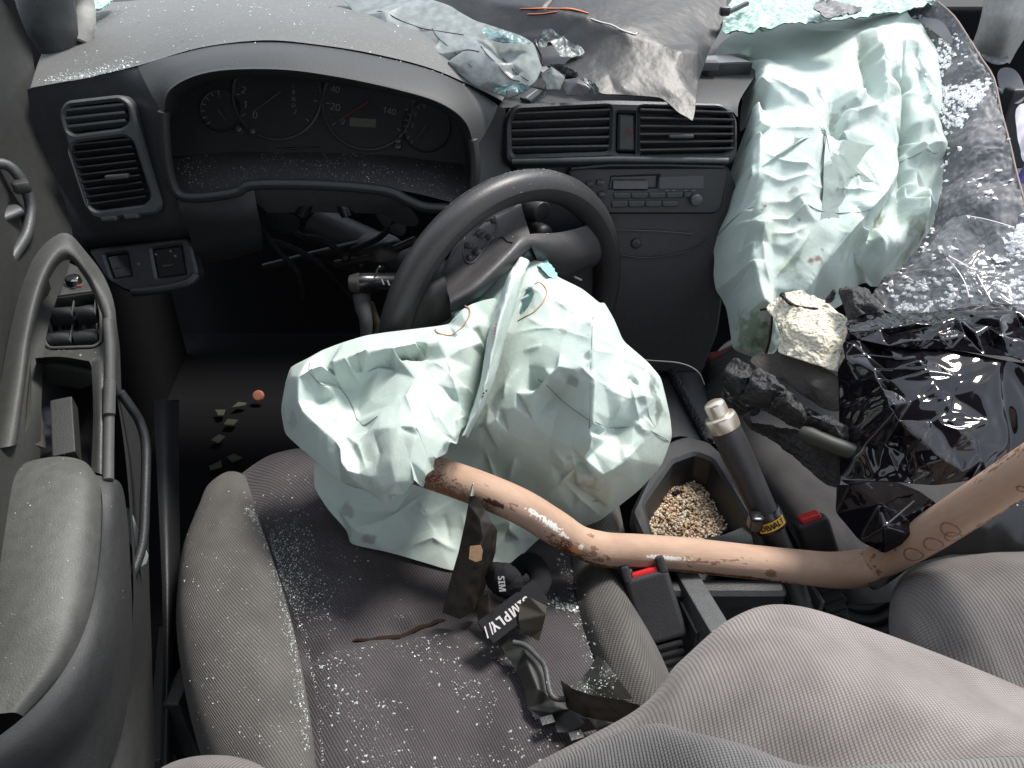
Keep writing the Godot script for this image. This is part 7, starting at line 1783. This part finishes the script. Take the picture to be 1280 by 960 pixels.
func crumbs() -> void:
	chip = chip_mesh()
	var seat := meshes_of("driver_car_seat").filter(func(o): return o.name.begins_with("seat_"))
	var left_seam := P([-302,410,-638,-276,410,-607,-252,410,-564,-223,410,-502,-204,410,-461,-187,410,-418,-173,410,-379,-161,410,-344])
	var right_seam := P([52,410,-576,60,410,-541,66,410,-495,75,410,-461,76,410,-448])
	crumb_field("broken glass along the left seam of the driver's seat", seat, P([-384,410,-710,-223,410,-741,-135,410,-500,-107,410,-317,-246,410,-317]), 1800, 0.0005, 0.0022, [left_seam], 0.85, 0.0035, 0.2)
	crumb_field("broken glass scattered thickly beside the bag on the dark seat middle", seat, P([-311,410,-695,-236,410,-710,-164,410,-576,-65,410,-520,-183,410,-461,-208,410,-471]), 1700, 0.0005, 0.0022, [P([-260,410,-612,-229,410,-541,-201,410,-490])], 0.55, 0.016, 0.45)
	crumb_field("larger bits of broken glass scattered over the front of the near seat middle", seat, P([-192,410,-452,-62,410,-480,8,410,-452,40,410,-357,37,410,-305,-155,410,-305]), 1500, 0.0005, 0.0030, [], 0.0, 0.01, 0.5)
	crumb_field("thin line of broken glass along the right seam of the driver's seat", seat, P([9,410,-612,143,410,-612,130,410,-379,0,410,-461]), 420, 0.0008, 0.0042, [right_seam, P([32,410,-516,52,410,-510,66,410,-508])], 0.8, 0.0035, 0.2)
	crumb_field("sparse glass dust on the left bolster of the driver's seat", seat, P([-392,410,-666,-301,410,-695,-188,410,-418,-158,410,-317,-240,410,-317,-316,410,-461]), 260, 0.0007, 0.0022, [], 0.0, 0.01, 0.6)
	var dash := meshes_of("dashboard").filter(func(o): return o.name.begins_with("dash_pad") or o.name.begins_with("instrument_hood"))
	crumb_field("fine broken glass powdering the dashboard pad over the instruments", dash, P([-580,810,-950,-438,835,-950,-290,861,-950,-97,828,-960,-20,789,-980,0,816,-1200,-322,866,-1400,-725,860,-1400]), 2600, 0.0006, 0.0034, [P([-560,812,-950,-509,821,-950,-461,829,-955]), P([-195,849,-930,-131,831,-930,-67,810,-940])], 0.45, 0.012, 0.35)
	var ledge := meshes_of("dashboard").filter(func(o): return o.name.begins_with("cluster_ledge"))
	crumb_field("glass dust on the ledge under the gauges", ledge, P([-451,722,-990,-59,711,-990,-49,679,-890,-408,693,-890]), 1500, 0.0005, 0.0016, [], 0.0, 0.01, 0.5)
	var glass := meshes_of("shattered_windscreen").filter(func(o): return o.name.begins_with("glass_sheet"))
	crumb_field("thick crust of glass crumbs on the shattered windscreen sheet", glass, P([350, 0, -1400, 1000, 0, -1400, 1000, 0, -650, 350, 0, -650]), 8000, 0.0022, 0.0085, [P([628,839,-1187,619,777,-1061,602,733,-988,598,701,-922,595,666,-849])], 0.0, 0.03, 0.85, "glass_white")
	crumb_field("fine glass grains between the larger crumbs on the shattered windscreen sheet", glass, P([350, 0, -1400, 1000, 0, -1400, 1000, 0, -650, 350, 0, -650]), 6000, 0.0012, 0.0034, [], 0.0, 0.03, 1.3, "glass_white")
	var wheel_g := meshes_of("steering_wheel")
	crumb_field("glass dust on the upper rim and horn cover of the steering wheel", wheel_g, P([-164,567,-792,-77,696,-876,19,733,-900,135,688,-871,143,551,-841,-77,575,-797]), 900, 0.0005, 0.0017, [], 0.0, 0.01, 0.6)
	var junk := [get_node("felt_sheet"), get_node("charred_strip"), get_node("torn_liner")] + meshes_of("black_film")
	crumb_field("glass crumbs sprinkled over rubble and black film on the passenger seat", junk, P([236,552,-759,379,573,-724,545,631,-691,503,465,-511,352,407,-545,280,497,-675]), 1500, 0.0006, 0.0032, [], 0.0, 0.01, 0.35)
	var door_g := meshes_of("driver_door").filter(func(o): return o.name.begins_with("arm") or o.name.begins_with("switch_block"))
	crumb_field("a few glass crumbs on the door armrest and switches", door_g, P([-496,562,-550,-486,681,-723,-414,657,-695,-356,525,-514,-325,503,-345,-369,520,-308]), 110, 0.0006, 0.0024, [], 0.0, 0.01, 0.6)
	var trims := meshes_of("broken_trim")
	crumb_field("glass crumbs on the broken trim lying on the seat", trims, P([-23,420,-472,45,420,-454,123,420,-380,105,420,-351,0,420,-365]), 160, 0.0006, 0.0024, [], 0.0, 0.01, 0.6)
	# on the dark floor by the pedals
	solo("orange_cap", lathe(Transform3D(Basis(Vector3.RIGHT, -0.8), Vector3(-0.5307, 0.1300, -1.2936)), [[0.0, 0.004], [0.009, 0.005], [0.012, 0.003], [0.0125, 0.0]], 16), M.orange_dim, "small round orange cap on the dark driver's floor", "cap")
	var places := [Vector3(-0.5636, 0.1250, -1.2092), Vector3(-0.5708, 0.1250, -1.1537), Vector3(-0.5212, 0.1250, -1.0944), Vector3(-0.5463, 0.1250, -1.0709), Vector3(-0.5938, 0.1250, -1.2426), Vector3(-0.5634, 0.1250, -1.2713)]
	var tells := ["pale floor scrap third from the orange cap", "pale floor scrap in the middle of the row, farther from the seat", "pale floor scrap closest to the corner of the driver's seat", "pale floor scrap at the end of the row by the seat rail", "pale floor scrap farthest towards the door, near the orange cap", "pale floor scrap right beside the orange cap"]
	for k in places.size():
		var o := solo("paper_scrap", plate(Transform3D(Basis(Vector3.UP, k * 1.3) * Basis(Vector3.RIGHT, -PI / 2), places[k]), Q([-11 - k, -9, 10, -11 + k, 13, 7 - k, -9 + k, 10]), 0.002, 0.0005), M.pale_scrap, tells[k], "scrap", "pale scraps on the driver's floor")
